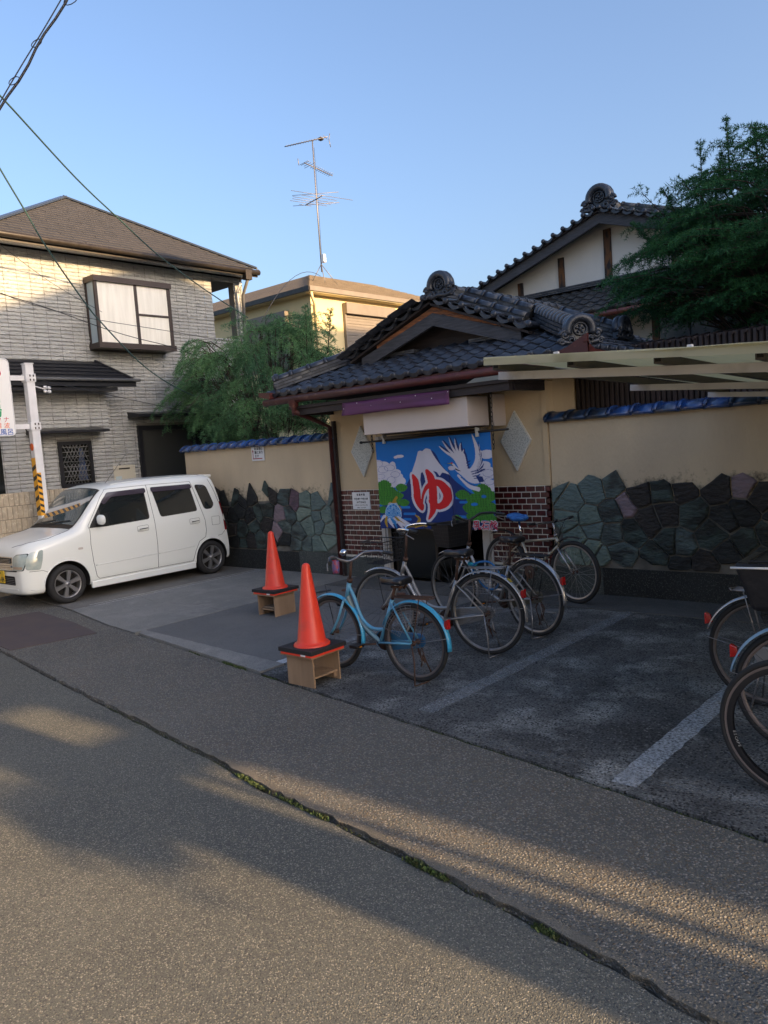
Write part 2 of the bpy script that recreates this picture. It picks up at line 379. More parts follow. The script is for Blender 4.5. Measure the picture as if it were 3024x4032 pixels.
# rusty steel drain cover
m_rust = mat('rusty_plate', (.10,.075,.07), .75, .3, c2=(.075,.06,.065), scale=3, bump=.15, bscale=120)
t = thing('drain_cover', 'long flat brown steel plate let into the pavement left of the parking bay', 'drain cover', (-8.6,3.8,0))
mb = MB(); mb.prism([(-10.2,3.45),(-8.15,3.27),(-7.98,4.13),(-8.8,4.29),(-10.0,4.42)], lambda x,y:(x,y,-.02), lambda x,y:(x,y,.004)); mb.build('plate', m_rust, t)
for (x, y) in ((-8.95,3.5),(-8.35,4.1)):
    mb = MB(); mb.box((x-.05,y-.008,.0045),(x-.01,y+.008,.0055)); mb.box((x+.01,y-.006,.0045),(x+.05,y+.010,.0055)); mb.build('lifting_slot', BLK, t)
m_mh = mat('worn_iron', (.16,.17,.17), .6, .3, c2=(.22,.22,.21), scale=14, bump=.2)
for x, y, r, lb, m_ in ((-3.98,6.95,.09,'small pale round manhole cover behind the rear wheel of the silver bicycle', m_mh),):
    mb = MB(); mb.lathe([(.001,.010),(r*.9,.010),(r,.008),(r,.002)], (x,y,0), 24); tag(mb.build('manhole_cover', m_, None), lb, 'manhole cover')
m_rr = mat('rust_iron', (.16,.07,.045), .8, .2, c2=(.10,.05,.035), scale=20)
for k, (x, y, r, lb) in enumerate(((-6.95,7.0,.07,'small rusty ring cover in the step nearest the brown downpipe'),(-6.75,6.55,.06,'small rusty ring cover in front of the doorstep, behind the blue bicycle'),(-6.1,7.05,.07,'small rusty ring cover on the doorstep below the fabric curtain'))):
    mb = MB(); mb.lathe([(r*.82,.006),(r*.84,.012),(r,.012),(r,.004)], (x,y,0), 24); mb.lathe([(.001,.007),(r*.8,.007)], (x,y,0), 24); tag(mb.build('ring_cover', m_rr, None), lb, 'drain cover', 'rusty ring covers in the ground')

# ================================================================ walls with stone facing
WY = 7.87
def plaster(name, c, c2, z0, z1, dirt=(.03,.028,.022), amt=.5):
    m_ = mat(name, c, .9, c2=c2, scale=2.2, stretch=(1,1,.35), thresh=(.3,.72), bump=.55, bscale=45, bdist=.012)
    n = m_.node_tree.nodes; L = m_.node_tree.links; b = n['Principled BSDF']
    src = b.inputs['Base Color'].links[0].from_socket
    g = n.new('ShaderNodeNewGeometry'); sp = n.new('ShaderNodeSeparateXYZ'); L.new(g.outputs['Position'], sp.inputs[0])
    r = n.new('ShaderNodeMapRange'); r.inputs['From Min'].default_value = z1; r.inputs['From Max'].default_value = z0; L.new(sp.outputs['Z'], r.inputs['Value'])
    q = n.new('ShaderNodeTexNoise'); q.inputs['Scale'].default_value = 5; q.inputs['Detail'].default_value = 12; q.inputs['Roughness'].default_value = .78; L.new(g.outputs['Position'], q.inputs['Vector'])
    a = n.new('ShaderNodeMath'); a.operation = 'MULTIPLY_ADD'; L.new(r.outputs[0], a.inputs[0]); a.inputs[1].default_value = amt; L.new(q.outputs['Fac'], a.inputs[2])
    r2 = n.new('ShaderNodeMapRange'); r2.inputs['From Min'].default_value = .68; r2.inputs['From Max'].default_value = .85; L.new(a.outputs[0], r2.inputs['Value'])
    x = n.new('ShaderNodeMix'); x.data_type = 'RGBA'; L.new(r2.outputs[0], x.inputs['Factor'])
    ia = [y for y in x.inputs if y.type == 'RGBA']; L.new(src, ia[0]); ia[1].default_value = (*dirt, 1)
    L.new([y for y in x.outputs if y.type == 'RGBA'][0], b.inputs['Base Color'])
    return m_
m_plast = plaster('beige_plaster', (.66,.53,.35), (.54,.43,.29), 1.24, 1.46, amt=.22)
m_plastB = plaster('beige_plaster_clean', (.64,.49,.30), (.58,.45,.28), .3, .9, amt=.1)
m_plinth = ground_mat('washed_plinth', (.035,.038,.036), (.018,.02,.02), [(.05,.055,.05),(.03,.03,.03),(.09,.095,.085)], 90, .7, .5, blot_scale=1.2)
m_plinthL = ground_mat('washed_plinth_clean', (.10,.115,.105), (.07,.08,.075), [(.16,.17,.155),(.07,.075,.07),(.23,.23,.21)], 100, .7, .5, blot_scale=1.2)
m_mortar = mat('mortar', (.13,.125,.11), .95, c2=(.03,.03,.028), scale=6, bump=.5)
m_mortarG = mat('mortar_grimy', (.10,.095,.08), .95, c2=(.20,.185,.155), scale=5, bump=.5)
def stone_m(n_, a, b_, g=None): 
    return mat(n_, a, .7, c2=b_, scale=7, bump=1.0, bscale=16, stretch=(1,1,2.2), bdist=.03, c3=g, s3=4.0, t3=(.45,.62) if g else (.5,.65), detail=8)
ST = dict(
  clean=[stone_m('green_stone', (.155,.21,.18), (.115,.165,.145)), stone_m('pale_green_stone', (.21,.27,.215), (.15,.20,.165)), stone_m('teal_stone', (.125,.18,.17), (.095,.135,.13))],
  mid=[stone_m('weathered_green_stone', (.11,.15,.135), (.065,.09,.085), (.035,.04,.037)), stone_m('weathered_teal_stone', (.09,.14,.135), (.05,.07,.07), (.03,.034,.032))],
  dark=[stone_m('grimy_stone', (.018,.021,.020), (.010,.012,.011), (.008,.008,.008)), stone_m('grimy_green_stone', (.018,.025,.021), (.011,.014,.012), (.045,.07,.062)), stone_m('grimy_brown_stone', (.028,.024,.021), (.016,.014,.013))],
  purple=[stone_m('purple_stone', (.26,.19,.21), (.18,.14,.155)), stone_m('dark_purple_stone', (.13,.08,.105), (.07,.05,.06))])
def voronoi_stones(x0, x1, z0, ztop, parent, shade, dx=.25, dz=.23, purple=()):
    seeds = []; nz = int(round((ztop - z0) / dz)); nx = int(round((x1 - x0) / dx))
    for j in range(-1, nz + 2):
        for i in range(-1, nx + 2):
            sx = x0 + (i + .5 + (.5 if j % 2 else 0) + R_(-.42,.42)) * dx; sz = z0 + (j + .5 + R_(-.4,.4)) * dz + (R_(-.14,.10) if j == nz else 0)
            seeds.append((sx, sz, -1 < j < nz))
    for (sx, sz, real) in seeds:
        if not real or sx < x0 - .05 or sx > x1 + .05: continue
        if sz > ztop - .05 + R_(-.06,.07): continue
        P = [(sx-.4, sz-.4), (sx+.4, sz-.4), (sx+.4, sz+.4), (sx-.4, sz+.4)]
        cl = [(ox, oz) for ox, oz, _ in seeds if (ox, oz) != (sx, sz) and abs(ox-sx) < .8 and abs(oz-sz) < .8]
        lines = [(((ox+sx)/2, (oz+sz)/2), (ox-sx, oz-sz), .006) for ox, oz in cl] + [((x0,0),(-1,0),0), ((x1,0),(1,0),0), ((0,z0),(0,-1),0)]
        for (mx, mz), (nx_, nz_), gap in lines:
            gap = gap * 1.4; l = math.hypot(nx_, nz_); nx_ /= l; nz_ /= l; out = []
            for k in range(len(P)):
                a, b_ = P[k], P[(k+1) % len(P)]
                da = (a[0]-mx)*nx_ + (a[1]-mz)*nz_ + gap; db = (b_[0]-mx)*nx_ + (b_[1]-mz)*nz_ + gap
                if da <= 0: out.append(a)
                if (da < 0 < db) or (db < 0 < da): t = da/(da-db); out.append((a[0]+(b_[0]-a[0])*t, a[1]+(b_[1]-a[1])*t))
            P = out
            if len(P) < 3: break
        if len(P) < 3: continue
        Q = []      # drop tiny edges, jitter mid points
        for k in range(len(P)):
            a, b_ = P[k], P[(k+1) % len(P)]; l = math.hypot(b_[0]-a[0], b_[1]-a[1])
            if l < .012: continue
            Q.append(a)
            if l > .11: t = R_(.35,.65); Q.append((a[0]+(b_[0]-a[0])*t + R_(-.008,.008), a[1]+(b_[1]-a[1])*t + R_(-.008,.008)))
        if len(Q) < 3: continue
        cx = sum(p[0] for p in Q)/len(Q); cz = sum(p[1] for p in Q)/len(Q)
        d = R_(.018,.034); tx, tz = R_(-.06,.06), R_(-.06,.06); n = len(Q); mb = MB()
        vs = [(x, WY, z) for x, z in Q] + [(x, WY - d*.7, z) for x, z in Q]
        vs += [(cx+(x-cx)*.86, WY - d - (x-cx)*tx - (z-cz)*tz + R_(-.002,.002), cz+(z-cz)*.86) for x, z in Q] + [(cx, WY - d - .003, cz)]
        fs = []
        for k in range(n):
            k2 = (k+1) % n; fs += [(k,k2,k2+n,k+n), (k+n,k2+n,k2+2*n,k+2*n), (k+2*n,k2+2*n,3*n)]
        mb.add(vs, fs)
        s = shade(cx, cz); r = random.random()
        mt = random.choice(ST['purple'][:1] if s == 'clean' else ST['purple']) if (random.random() < .025 or any(math.hypot(cx-px, cz-pz) < .09 for px, pz in purple)) else random.choice(ST[s])
        mb.build('stone', mt, parent)
def cap_tile_mesh():
    prof = [(-.075,-.012),(-.09,.0),(-.07,.03),(-.02,.068),(.03,.085),(.075,.09),(.12,.085),(.17,.068),(.22,.03),(.24,.0)]
    mb = MB()
    for (a, b_, g) in ((.028,.25,0),(-.006,.034,.014)):
        vs = []
        for x in (a, b_):
            for k, (y, z) in enumerate(prof): vs.append((x, y*(1+g*2) - (0 if g == 0 else .0), z + g))
            for (y, z) in prof[::-1]: vs.append((x, y*.85+.01, z-.012))
        n = len(prof)*2; fs = [(i, (i+1) % n, (i+1) % n + n, i + n) for i in range(n)] + [tuple(range(n)), tuple(range(n, 2*n))[::-1]]
        mb.add(vs, fs, False)
    me = mb.mesh('cap_tile', None); fix_normals(me)
    for p in me.polygons: p.use_smooth = len(p.vertices) == 4
    return me
m_blue = mat('blue_glazed_tile', (.018,.075,.26), .22, c2=(.03,.05,.12), scale=6, spec=.6, coat=.4, c3=(.05,.07,.09), s3=3, t3=(.55,.7), island=.15, bump=.2, bscale=30)
m_blued = mat('faded_blue_glazed_tile', (.012,.045,.12), .3, c2=(.02,.03,.05), scale=6, spec=.6, c3=(.05,.055,.06), s3=3, t3=(.5,.7), island=.15)
cap_me = cap_tile_mesh(); cap_me.materials.append(m_blue); cap_me2 = cap_me.copy(); cap_me2.materials.clear(); cap_me2.materials.append(m_blued)
def boundary_wall(x0, x1, label, shade, purple, faded):
    t = thing('boundary_wall', label, 'wall', ((x0+x1)/2, WY, 0))
    mb = MB(); mb.box((x0, WY+.012, .3), (x1, WY+.16, 1.955)); o = mb.build('plaster', m_plast, t)
    mb = MB(); mb.box((x0+.002, WY, .3), (x1-.002, WY+.010, 1.08)); mb.build('mortar', m_mortarG if x0 < -8 else m_mortarG, t)
    mb = MB()
    if x0 < -8: mb.box((x0, WY-.014, -.02), (-8.75, WY+.15, .305)); mb.build('plinth', m_plinth, t); mb = MB(); mb.box((-8.748, WY-.014, -.02), (x1, WY+.15, .32)); mb.build('plinth', m_plinthL, t)
    else: mb.box((x0, WY-.014, -.02), (-3.85, WY+.15, .3)); mb.build('plinth', m_plinthL, t); mb = MB(); mb.box((-3.848, WY-.014, -.02), (x1, WY+.15, .305)); mb.build('plinth', m_plinth, t)
    voronoi_stones(x0+.01, x1-.01, .325, 1.34, t, shade, purple=purple)
    x = x0 - .02
    while x < x1 - .1:
        inst('cap_tile', cap_me2 if faded(x) else cap_me, (x, WY+.012, 1.955), t, rot=(0, R_(-.012,.012), 0)); x += .25
    return t
boundary_wall(-11.5, -7.9, 'beige plastered wall with dark crazy stone facing and blue tile cap, behind the white car', lambda x, z: 'clean' if x > -8.55 + R_(-.15,.15) else ('mid' if x > -9.0 + R_(-.25,.25) else 'dark'), ((-8.35,1.25),(-8.7,1.05),(-9.2,.95)), lambda x: x > -8.5)
boundary_wall(-4.425, 4.0, 'beige plastered wall with green and blackened crazy stone facing right of the entrance', lambda x, z: 'clean' if x < -3.75 + R_(-.15,.15) + (z-.8)*.15 else ('mid' if x < -3.5 + R_(-.1,.2) else ('dark' if random.random() < .93 else 'mid')), ((-3.5,.95),(-2.4,1.2)), lambda x: x < -3.9 or x > -2.5)
mb = MB(); mb.box((-4.4345,WY-.001,.3),(-4.4265,WY+.01,1.95)); 

# block fence beside the car
m_blk = mat('ribbed_block', (.42,.36,.27), .9, c2=(.32,.275,.21), scale=12, bump=.5, bscale=90, c3=(.52,.45,.34), s3=30, t3=(.55,.7))
def block_mesh():
    mb = MB(); L = .386; H = .187; nr = 5; d = .012
    mb.box((-.1, 0, 0), (-d, L, H))
    for k in range(nr):
        a, b_ = k*L/nr + .005, (k+1)*L/nr - .005
        mb.hexa([(-d,a,0),(0,a+.006,.0),(0,b_-.006,0),(-d,b_,0),(-d,a,H),(0,a+.006,H),(0,b_-.006,H),(-d,b_,H)])
    me = mb.mesh('block', m_blk); fix_normals(me); return me
bme = block_mesh(); t = thing('block_fence', 'low tan fence of vertically ribbed concrete blocks behind the car bonnet', 'wall', (-11.85, 5.5, 0))
mb = MB(); mb.box((-11.945, 2.6, -.02), (-11.865, 7.86, 1.5)); mb.build('fence_core', mat('fence_mortar', (.12,.10,.075), .95), t)
for j in range(8):
    y = 2.6 + (.195 if j % 2 else 0)
    while y < 7.8 - .39: inst('block', bme, (-11.85 + R_(-.002,.002), y, -.05 + j * .195), t); y += .39

# sign pole
m_wht = mat('white_pole_paint', (.72,.72,.73), .45, c2=(.62,.62,.63), scale=6)
t = thing('sign_pole', 'tall square white steel pole standing behind the car bonnet', 'pole', (-11.55, 5.3, 0))
px, py = -11.42, 5.28
mb = MB(); mb.box((px-.06, py-.06, -.02), (px+.06, py+.06, 3.36)); bevel(mb.build('post', m_wht, t), .01)
mb = MB(); mb.box((px-.066, py-.066, 3.36), (px+.066, py+.066, 3.375)); mb.build('post_cap', m_wht, t)
for z in (3.16, 2.46):
    mb = MB(); mb.box((px-.075, py-.075, z-.06), (px+.075, py+.075, z+.06)); bevel(mb.build('clamp', m_wht, t), .006)
    for yy in (-.02,.03):
        mb = MB(); mb.box((px+.075, py+yy, z-.045), (px+.085, py+yy+.014, z-.015)); mb.box((px+.075, py+yy, z+.015), (px+.085, py+yy+.014, z+.045)); mb.build('bolt', DARKM, t)
    mb = MB(); mb.box((px-.02, 4.92, z-.035), (px+.02, py-.06, z+.035)); mb.build('bracket', m_wht, t)
m_yel = mat('hazard_yellow', (.75,.36,.02), .5); m_bk = mat('hazard_black', (.015,.014,.012), .5)
def band_pts(z0, z1, y0, y1, sk): return [(y0, z0), (y1, z0 + sk), (y1, z1 + sk), (y0, z1)]
mb = MB(); mb.box((px+.0605, py-.062, 1.15), (px+.063, py+.0, 1.78)); mb.build('hazard_strip', m_yel, t)
for k in range(7):
    z = 1.17 + k*.088; q = band_pts(z+.035, z+.075, py-.06, py-.002, -.03)
    mb = MB(); mb.prism(q, lambda y, z: (px+.0632, y, z), lambda y, z: (px+.0645, y, z)); mb.build('hazard_stripe', m_bk, t)
mb = MB(); mb.box((px-.062, py-.0625, 1.15), (px+.062, py-.0605, 2.0)); mb.build('hazard_strip', m_yel, t)
for k in range(5):
    z = 1.2+k*.15; mb = MB(); mb.prism(band_pts(z, z+.06, px-.06, px+.06, .05), lambda x, z: (x, py-.0628, z), lambda x, z: (x, py-.064, z)); mb.build('hazard_stripe', m_bk, t)
m_org = mat('orange_sticker', (.65,.11,.015), .5)
mb = MB(); mb.lathe([(.001,0),(.055,0),(.055,.003),(.001,.003)], (px+.0,py-.066,2.16), 20, 'Y'); mb.build('round_sticker', m_org, t)

# text helper: real lettering as thin meshes
def text(s, size, mt, parent, origin, ux, uz, name='lettering', off=.002, bold=0, align='LEFT'):
    cu = bpy.data.curves.new('lettering', 'FONT'); cu.body = s; cu.size = size; cu.align_x = align; cu.offset = bold; cu.resolution_u = 2; cu.extrude = .0004
    o = bpy.data.objects.new('t', cu); COL.objects.link(o)
    dg = bpy.context.evaluated_depsgraph_get(); me = bpy.data.meshes.new_from_object(o.evaluated_get(dg))
    bpy.data.objects.remove(o)
    ux, uz = Vector(ux).normalized(), Vector(uz).normalized(); nn = ux.cross(uz).normalized()
    for v in me.vertices: v.co = Vector(origin) + ux * v.co.x + uz * v.co.y + nn * (off + v.co.z)
    c = sum((v.co for v in me.vertices), Vector()) / max(1, len(me.vertices))
    for v in me.vertices: v.co -= c
    me.materials.clear(); me.materials.append(mt)
    q = bpy.data.objects.new(name, me); COL.objects.link(q); q.parent = parent; WO[q] = c; q.location = c - (WO[parent] if parent else Vector((0,0,0)))
    return q
m_red = mat('sign_red', (.55,.02,.03), .5); m_grn = mat('sign_green', (.0,.36,.12), .5); m_blu = mat('sign_blue', (.01,.10,.42), .5); m_orr = mat('sign_orange', (.75,.13,.02), .5)
m_board = mat('white_board', (.78,.78,.77), .35, spec=.5)
# hanging sign board, facing +X (its plane is Y-Z), right edge at y=4.93
def rrect(x0, z0, x1, z1, r, n=6):
    out = []
    for cx, cz, a0 in ((x1-r,z0+r,-90),(x1-r,z1-r,0),(x0+r,z1-r,90),(x0+r,z0+r,180)):
        for k in range(n+1): a = rad(a0 + 90*k/n); out.append((cx+r*cos(a), cz+r*sin(a)))
    return out
t = thing('sign_board', 'white bathhouse sign with green, red and blue lettering on the white pole', 'sign', (px, 4.6, 2.4))
sx = px; y1 = 4.99; y0 = 4.39
mb = MB(); mb.prism(rrect(y0, 2.33, y1, 3.43, .07), lambda y, z: (sx-.06, y, z), lambda y, z: (sx+.06, y, z)); mb.build('panel', m_board, t)
mb = MB(); mb.tube([(sx+.06, y, z) for y, z in rrect(y0+.008, 2.338, y1-.008, 3.422, .065)], .008, 6, closed=True); mb.build('rim', m_wht, t)
def stext(s, size, mt, yc, z, b=0): return text(s, size, mt, t, (sx+.0605, yc, z), (0,1,0), (0,0,1), bold=b, align='CENTER')
mb = MB(); mb.tube([(sx+.063, 4.80 + .055*cos(a), 3.22 + .05*sin(a)) for a in np.linspace(rad(-160), rad(50), 16)], [.004+.008*sin(pi*k/15) for k in range(16)], 6); mb.build('steam_mark', m_red, t)
for q, (ch, z) in enumerate((('昭', 3.0), ('和', 2.81), ('湯', 2.62))): stext(ch, .21, m_grn, 4.72, z, .004)
stext('サ ウ ナ', .085, m_red, 4.76, 2.535); stext('超 音 波', .085, m_orr, 4.76, 2.45); stext('気泡風呂', .095, m_blu, 4.765, 2.355, .001)
t = thing('cable_clamp', 'small white insulator fitting sticking out of the right side of the white pole', 'insulator', (px, py+.1, 3.0))
mb = MB(); mb.tube([(px, py+.06, 3.05), (px+.02, py+.22, 3.0)], .008, 6); mb.build('arm', m_wht, t)
for dy, dz in ((.22,.03),(.22,-.03),(.28,.02),(.28,-.035)):
    mb = MB(); mb.lathe([(.001,-.025),(.022,-.02),(.022,.02),(.001,.025)], (px+.02, py+dy, 3.0+dz), 10, 'Y'); mb.build('insulator', m_wht, t)
# ================================================================ tiled roofs
m_tile = mat('grey_clay_tile', (.036,.042,.056), .36, c2=(.022,.026,.036), scale=9, spec=.6, c3=(.08,.088,.10), s3=5, t3=(.58,.75), bump=.25, bscale=35, island=.22, bdist=.01)
m_tileold = mat('weathered_clay_tile', (.038,.037,.036), .55, c2=(.022,.022,.022), scale=9, c3=(.07,.065,.055), s3=4, t3=(.5,.7), bump=.4, bscale=30, island=.25)
m_noshi = mat('ridge_clay_tile', (.068,.072,.082), .5, c2=(.04,.042,.048), scale=11, c3=(.17,.165,.15), s3=6, t3=(.55,.72), bump=.3, bscale=40, island=.35)
m_mortw = mat('roof_plaster', (.42,.38,.28), .9, c2=(.20,.18,.14), scale=9, bump=.4)
m_wood = mat('weathered_wood', (.085,.088,.10), .8, c2=(.05,.052,.06), scale=6, stretch=(1,4,9), bump=.5, bscale=40)
m_wooddk = mat('dark_stained_wood', (.040,.030,.030), .7, c2=(.025,.02,.02), scale=7, stretch=(.6,4,6), bump=.3, bscale=30)
m_woodor = mat('bare_orange_wood', (.36,.13,.045), .8, c2=(.17,.07,.03), scale=9, stretch=(.5,5,5), bump=.4, c3=(.05,.04,.04), s3=12, t3=(.55,.66))
m_maroon = mat('maroon_gutter_paint', (.085,.018,.015), .5, c2=(.06,.015,.014), scale=10, c3=(.16,.07,.05), s3=14, t3=(.6,.72))
m_dark = mat('dark_interior', (.012,.011,.010), .9)
def prof_h(t): return .032 * (0.5 + 0.5 * cos(2*pi*t)) ** 1.5
def tile_mesh(w, l, eave=False, mt=None, name='roof_tile'):
    mb = MB(); n = 8; th = .014
    xs = [w * k / n for k in range(n + 1)]
    hs = [prof_h(k / n) for k in range(n + 1)]
    if eave:
        vs = []
        for y, lift in ((l * 1.12, -.004), (0, .012)):
            vs += [(x, y, h + lift) for x, h in zip(xs, hs)]
        vs += [(x, -.004, h + .012 - (.045 + .010 * sin(pi * k / n))) for k, (x, h) in enumerate(zip(xs, hs))]
        vs += [(x, .012, h - .038) for x, h in zip(xs, hs)]
        fs = [(r*(n+1)+k, r*(n+1)+k+1, (r+1)*(n+1)+k+1, (r+1)*(n+1)+k) for r in range(3) for k in range(n)]
        mb.add(vs, fs, False)
        for q in (0,):    # round end at the ridge of the tile
            prof = [(.001,-.012),(.026,-.012),(.036,-.006),(.038,.0),(.038,.022),(.030,.05)]
            k0 = len(mb.v); mb.lathe(prof, (0,0,0), 12, 'Y', True)
            for i in range(k0, len(mb.v)): x, y, z = mb.v[i]; mb.v[i] = (x, y - .004, z + .016)
    else:
        vs = []
        for y, lift in ((l * 1.12, -.004), (0, .014)):
            vs += [(x, y, h + lift) for x, h in zip(xs, hs)]
        vs += [(x, 0, h + .014 - th) for x, h in zip(xs, hs)]
        fs = [(r*(n+1)+k, r*(n+1)+k+1, (r+1)*(n+1)+k+1, (r+1)*(n+1)+k) for r in range(2) for k in range(n)]
        fs.append((0, n+1, 2*(n+1))); fs.append((n, 2*n+1, 3*n+2)); mb.add(vs, fs, False)
    me = mb.mesh(name, mt); 
    for p in me.polygons: p.use_smooth = abs(p.normal.z) > .5 or len(mb.f[p.index]) == 4 and p.index > 8*3
    return me
def inst_m(name, me, M, parent):
    o = bpy.data.objects.new(name, me); COL.objects.link(o); o.parent = parent; M = M.copy()
    WO[o] = M.translation.copy(); M.translation = M.translation - (WO[parent] if parent else Vector((0,0,0))); o.matrix_local = M; return o
def frame(o, ax, up):   # columns: across, up-slope, normal
    ax, up = Vector(ax).normalized(), Vector(up).normalized(); n = ax.cross(up)
    M = Matrix.Identity(4)
    for i in range(3): M[i][0] = ax[i]; M[i][1] = up[i]; M[i][2] = n[i]; M[i][3] = o[i]
    return M
def tile_slope(parent, o, ax, up, w, l, cols, rows, inside, me, mee, jit=.004, name='roof_tile'):
    ax, up = Vector(ax).normalized(), Vector(up).normalized()
    for j in range(rows):
        for i in range(cols):
            if not inside(i, j): continue
            p = Vector(o) + ax * (i * w) + up * (j * l)
            M = frame(p + ax.cross(up) * R_(0, jit), ax, up) @ Matrix.Rotation(R_(-.012,.012), 4, 'Z') @ Matrix.Rotation(R_(-.012,.012), 4, 'X')
            inst_m('eave_tile' if (j == 0 and mee) else name, mee if (j == 0 and mee) else me, M, parent)
def ridge(parent, a, b, up=(0,0,1), layers=3, w=.17, lh=.040, r=.060, step=.30, cap=True, mt=None, capmt=None, collar=True, closecol=False, nstep=None):
    """stack of flat ridge tiles from a to b with a row of round cap tiles on top"""
    a, b = Vector(a), Vector(b); d = (b - a); L = d.length; d.normalize(); s = d.cross(Vector(up)).normalized(); u = s.cross(d)
    mt = mt or m_noshi; capmt = capmt or m_tile; ns = nstep or step
    for k in range(layers):
        ww = w * (1.08 - .16 * k); x = -(.5 * ns if k % 2 else 0)
        while x < L - .01:
            x0, x1 = max(0, x) + .004, min(L, x + ns) - .004; x += ns
            if x1 - x0 < .02: continue
            for sg in (-1, 1):
                mb = MB(); c0, c1 = a + d*x0, a + d*x1; h0 = k*lh + .001; h1 = h0 + lh*.58; t_ = R_(-.006,.006)
                P = [c + s*(sg*q) + u*h for h in (h0, h1) for c, q in ((c0, .01), (c1, .01), (c1, ww/2 + t_), (c0, ww/2 + t_))]
                for q in (2,3): P[q] = P[q] - u*.006
                mb.hexa(P); mb.build('ridge_flat_tile', mt, parent)
            if k == 0 and False: pass
    mb = MB(); mb.beam(a + u*(layers*lh/2), b + u*(layers*lh/2), w*.62, layers*lh*.98); mb.build('ridge_core', m_tileold, parent)
    if cap:
        h = layers*lh + .002; n = max(1, int(round(L/step))); st = L/n; me = None
        mb = MB(); na = 10
        for (y0, y1, rr) in ((.0, 1.0, 1.0),) + (((-.02, .10, 1.2),) if collar else ()):
            y0 *= st; y1 = y1*st if y1 == 1.0 else y1*.3
            vs = []
            for y in (y0, y1):
                for k in range(na+1):
                    t = pi*k/na; vs.append((r*rr*cos(t), y, r*rr*sin(t)))
                vs.append((0, y, 0))
            m_ = na+2; fs = [(k, k+1, k+1+m_, k+m_) for k in range(na)] + [tuple(range(m_)), tuple(range(m_, 2*m_))[::-1]]
            mb.add(vs, fs, True)
        me = mb.mesh('ridge_cap_tile', capmt); fix_normals(me)
        for p in me.polygons: p.use_smooth = len(p.vertices) == 4
        for k in range(n): inst_m('ridge_cap_tile', me, frame(a + d*(k*st) + u*h, s, d) @ Matrix.Rotation(R_(-.012,.012), 4, 'X'), parent)
def onigawara(parent, c, face, s=1.0, mt=None):
    """ornamental ridge-end tile: arch, boss, side scrolls and feet; face = outward direction"""
    mt = mt or m_tile; f = Vector(face).normalized(); x = Vector((0,0,1)).cross(f).normalized() * -1; c = Vector(c)
    P = lambda a, d, z: c + (x*a + f*d + Vector((0,0,1))*z) * s
    mb = MB()
    arch = [P(.13*cos(t)*1.0, .03, .13 + .13*sin(t)) for t in np.linspace(-.35, pi+.35, 16)]
    mb.tube(arch, .042*s, 10)
    arch2 = [P(.125*cos(t), -.035, .13 + .125*sin(t)) for t in np.linspace(-.3, pi+.3, 12)]; mb.tube(arch2, .05*s, 8)
    mb.build('arch', mt, parent)
    mb = MB(); prof = [(-.17,0),(.17,0),(.15,.10),(.13,.2),(.07,.25),(0,.265),(-.07,.25),(-.13,.2),(-.15,.10)]
    mb.prism(prof, lambda a, z: P(a, -.06, z), lambda a, z: P(a, .015, z)); mb.build('back_plate', mt, parent)
    for t0, rr in ((0, .062),):
        mb = MB(); mb.tube([P(rr*cos(a)*1.1, .03, .145 + rr*sin(a)) for a in np.linspace(0, 2*pi, 14)[:-1]], .009*s, 6, closed=True); mb.build('crest_ring', mt, parent)
    mb = MB(); mb.sph(P(0,.02,.145), .020*s, 8, 6); [mb.sph(P(.034*cos(q*2*pi/5+.3),.02,.145+.034*sin(q*2*pi/5+.3)), .016*s, 7, 5) for q in range(5)]; mb.build('boss', mt, parent)
    for sg in (-1, 1):
        for (cx, cz, r0, tr) in ((.165,.085,.05,.02), (.10,.035,.042,.017), (.20,.02,.035,.015)):
            sp = [P(sg*(cx + r0*(1-k/22*.75)*cos(k*.42)), .035+.015*(k/22), cz + r0*(1-k/22*.75)*sin(k*.42)) for k in range(22)]
            mb = MB(); mb.tube(sp, [tr*s*(1-.4*k/22) for k in range(22)], 7); mb.build('scroll', mt, parent)
        mb = MB(); mb.sph(P(sg*.165,.05,.085), .022*s, 8, 6); mb.build('boss', mt, parent)
    mb = MB(); mb.tube([P(a, .03, .0 + .02*abs(cos(a*16))) for a in np.linspace(-.2,.2,12)], .026*s, 8); mb.build('foot_roll', mt, parent)

# ---------------------------------------------------------------- entrance building
XL, XR, XC, YE, ZE, PT = -8.28, -3.52, -5.87, 7.08, 2.60, .40
t = thing('entrance_building', 'low bathhouse entrance with black tiled hip-and-gable roof above the blue curtain', 'building', (-6.15, 8.0, 0)); ENT = t
YB = 11.0
mb = MB(); mb.box((-7.885, WY, .0), (-7.03, WY+.16, 2.46)); mb.build('wall', m_plastB, t)
mb = MB(); mb.box((-5.25, WY, .0), (-4.50, WY+.16, 2.46)); mb.build('wall', m_plastB, t)
mb = MB(); mb.box((-4.498, WY-.012, .0), (-4.436, WY+.16, 2.40)); mb.build('corner_pilaster', m_plastB, t)
mb = MB(); mb.box((-7.028, WY+.004, 1.93), (-5.252, WY+.16, 2.46)); mb.build('wall', m_plastB, t)
mb = MB(); mb.box((-7.88, WY+.17, 0), (-7.72, YB, 2.5)); mb.build('side_wall', m_plastB, t); mb = MB(); mb.box((-4.62, WY+.17, 0), (-4.44, YB, 2.5)); mb.build('side_wall', m_plastB, t)
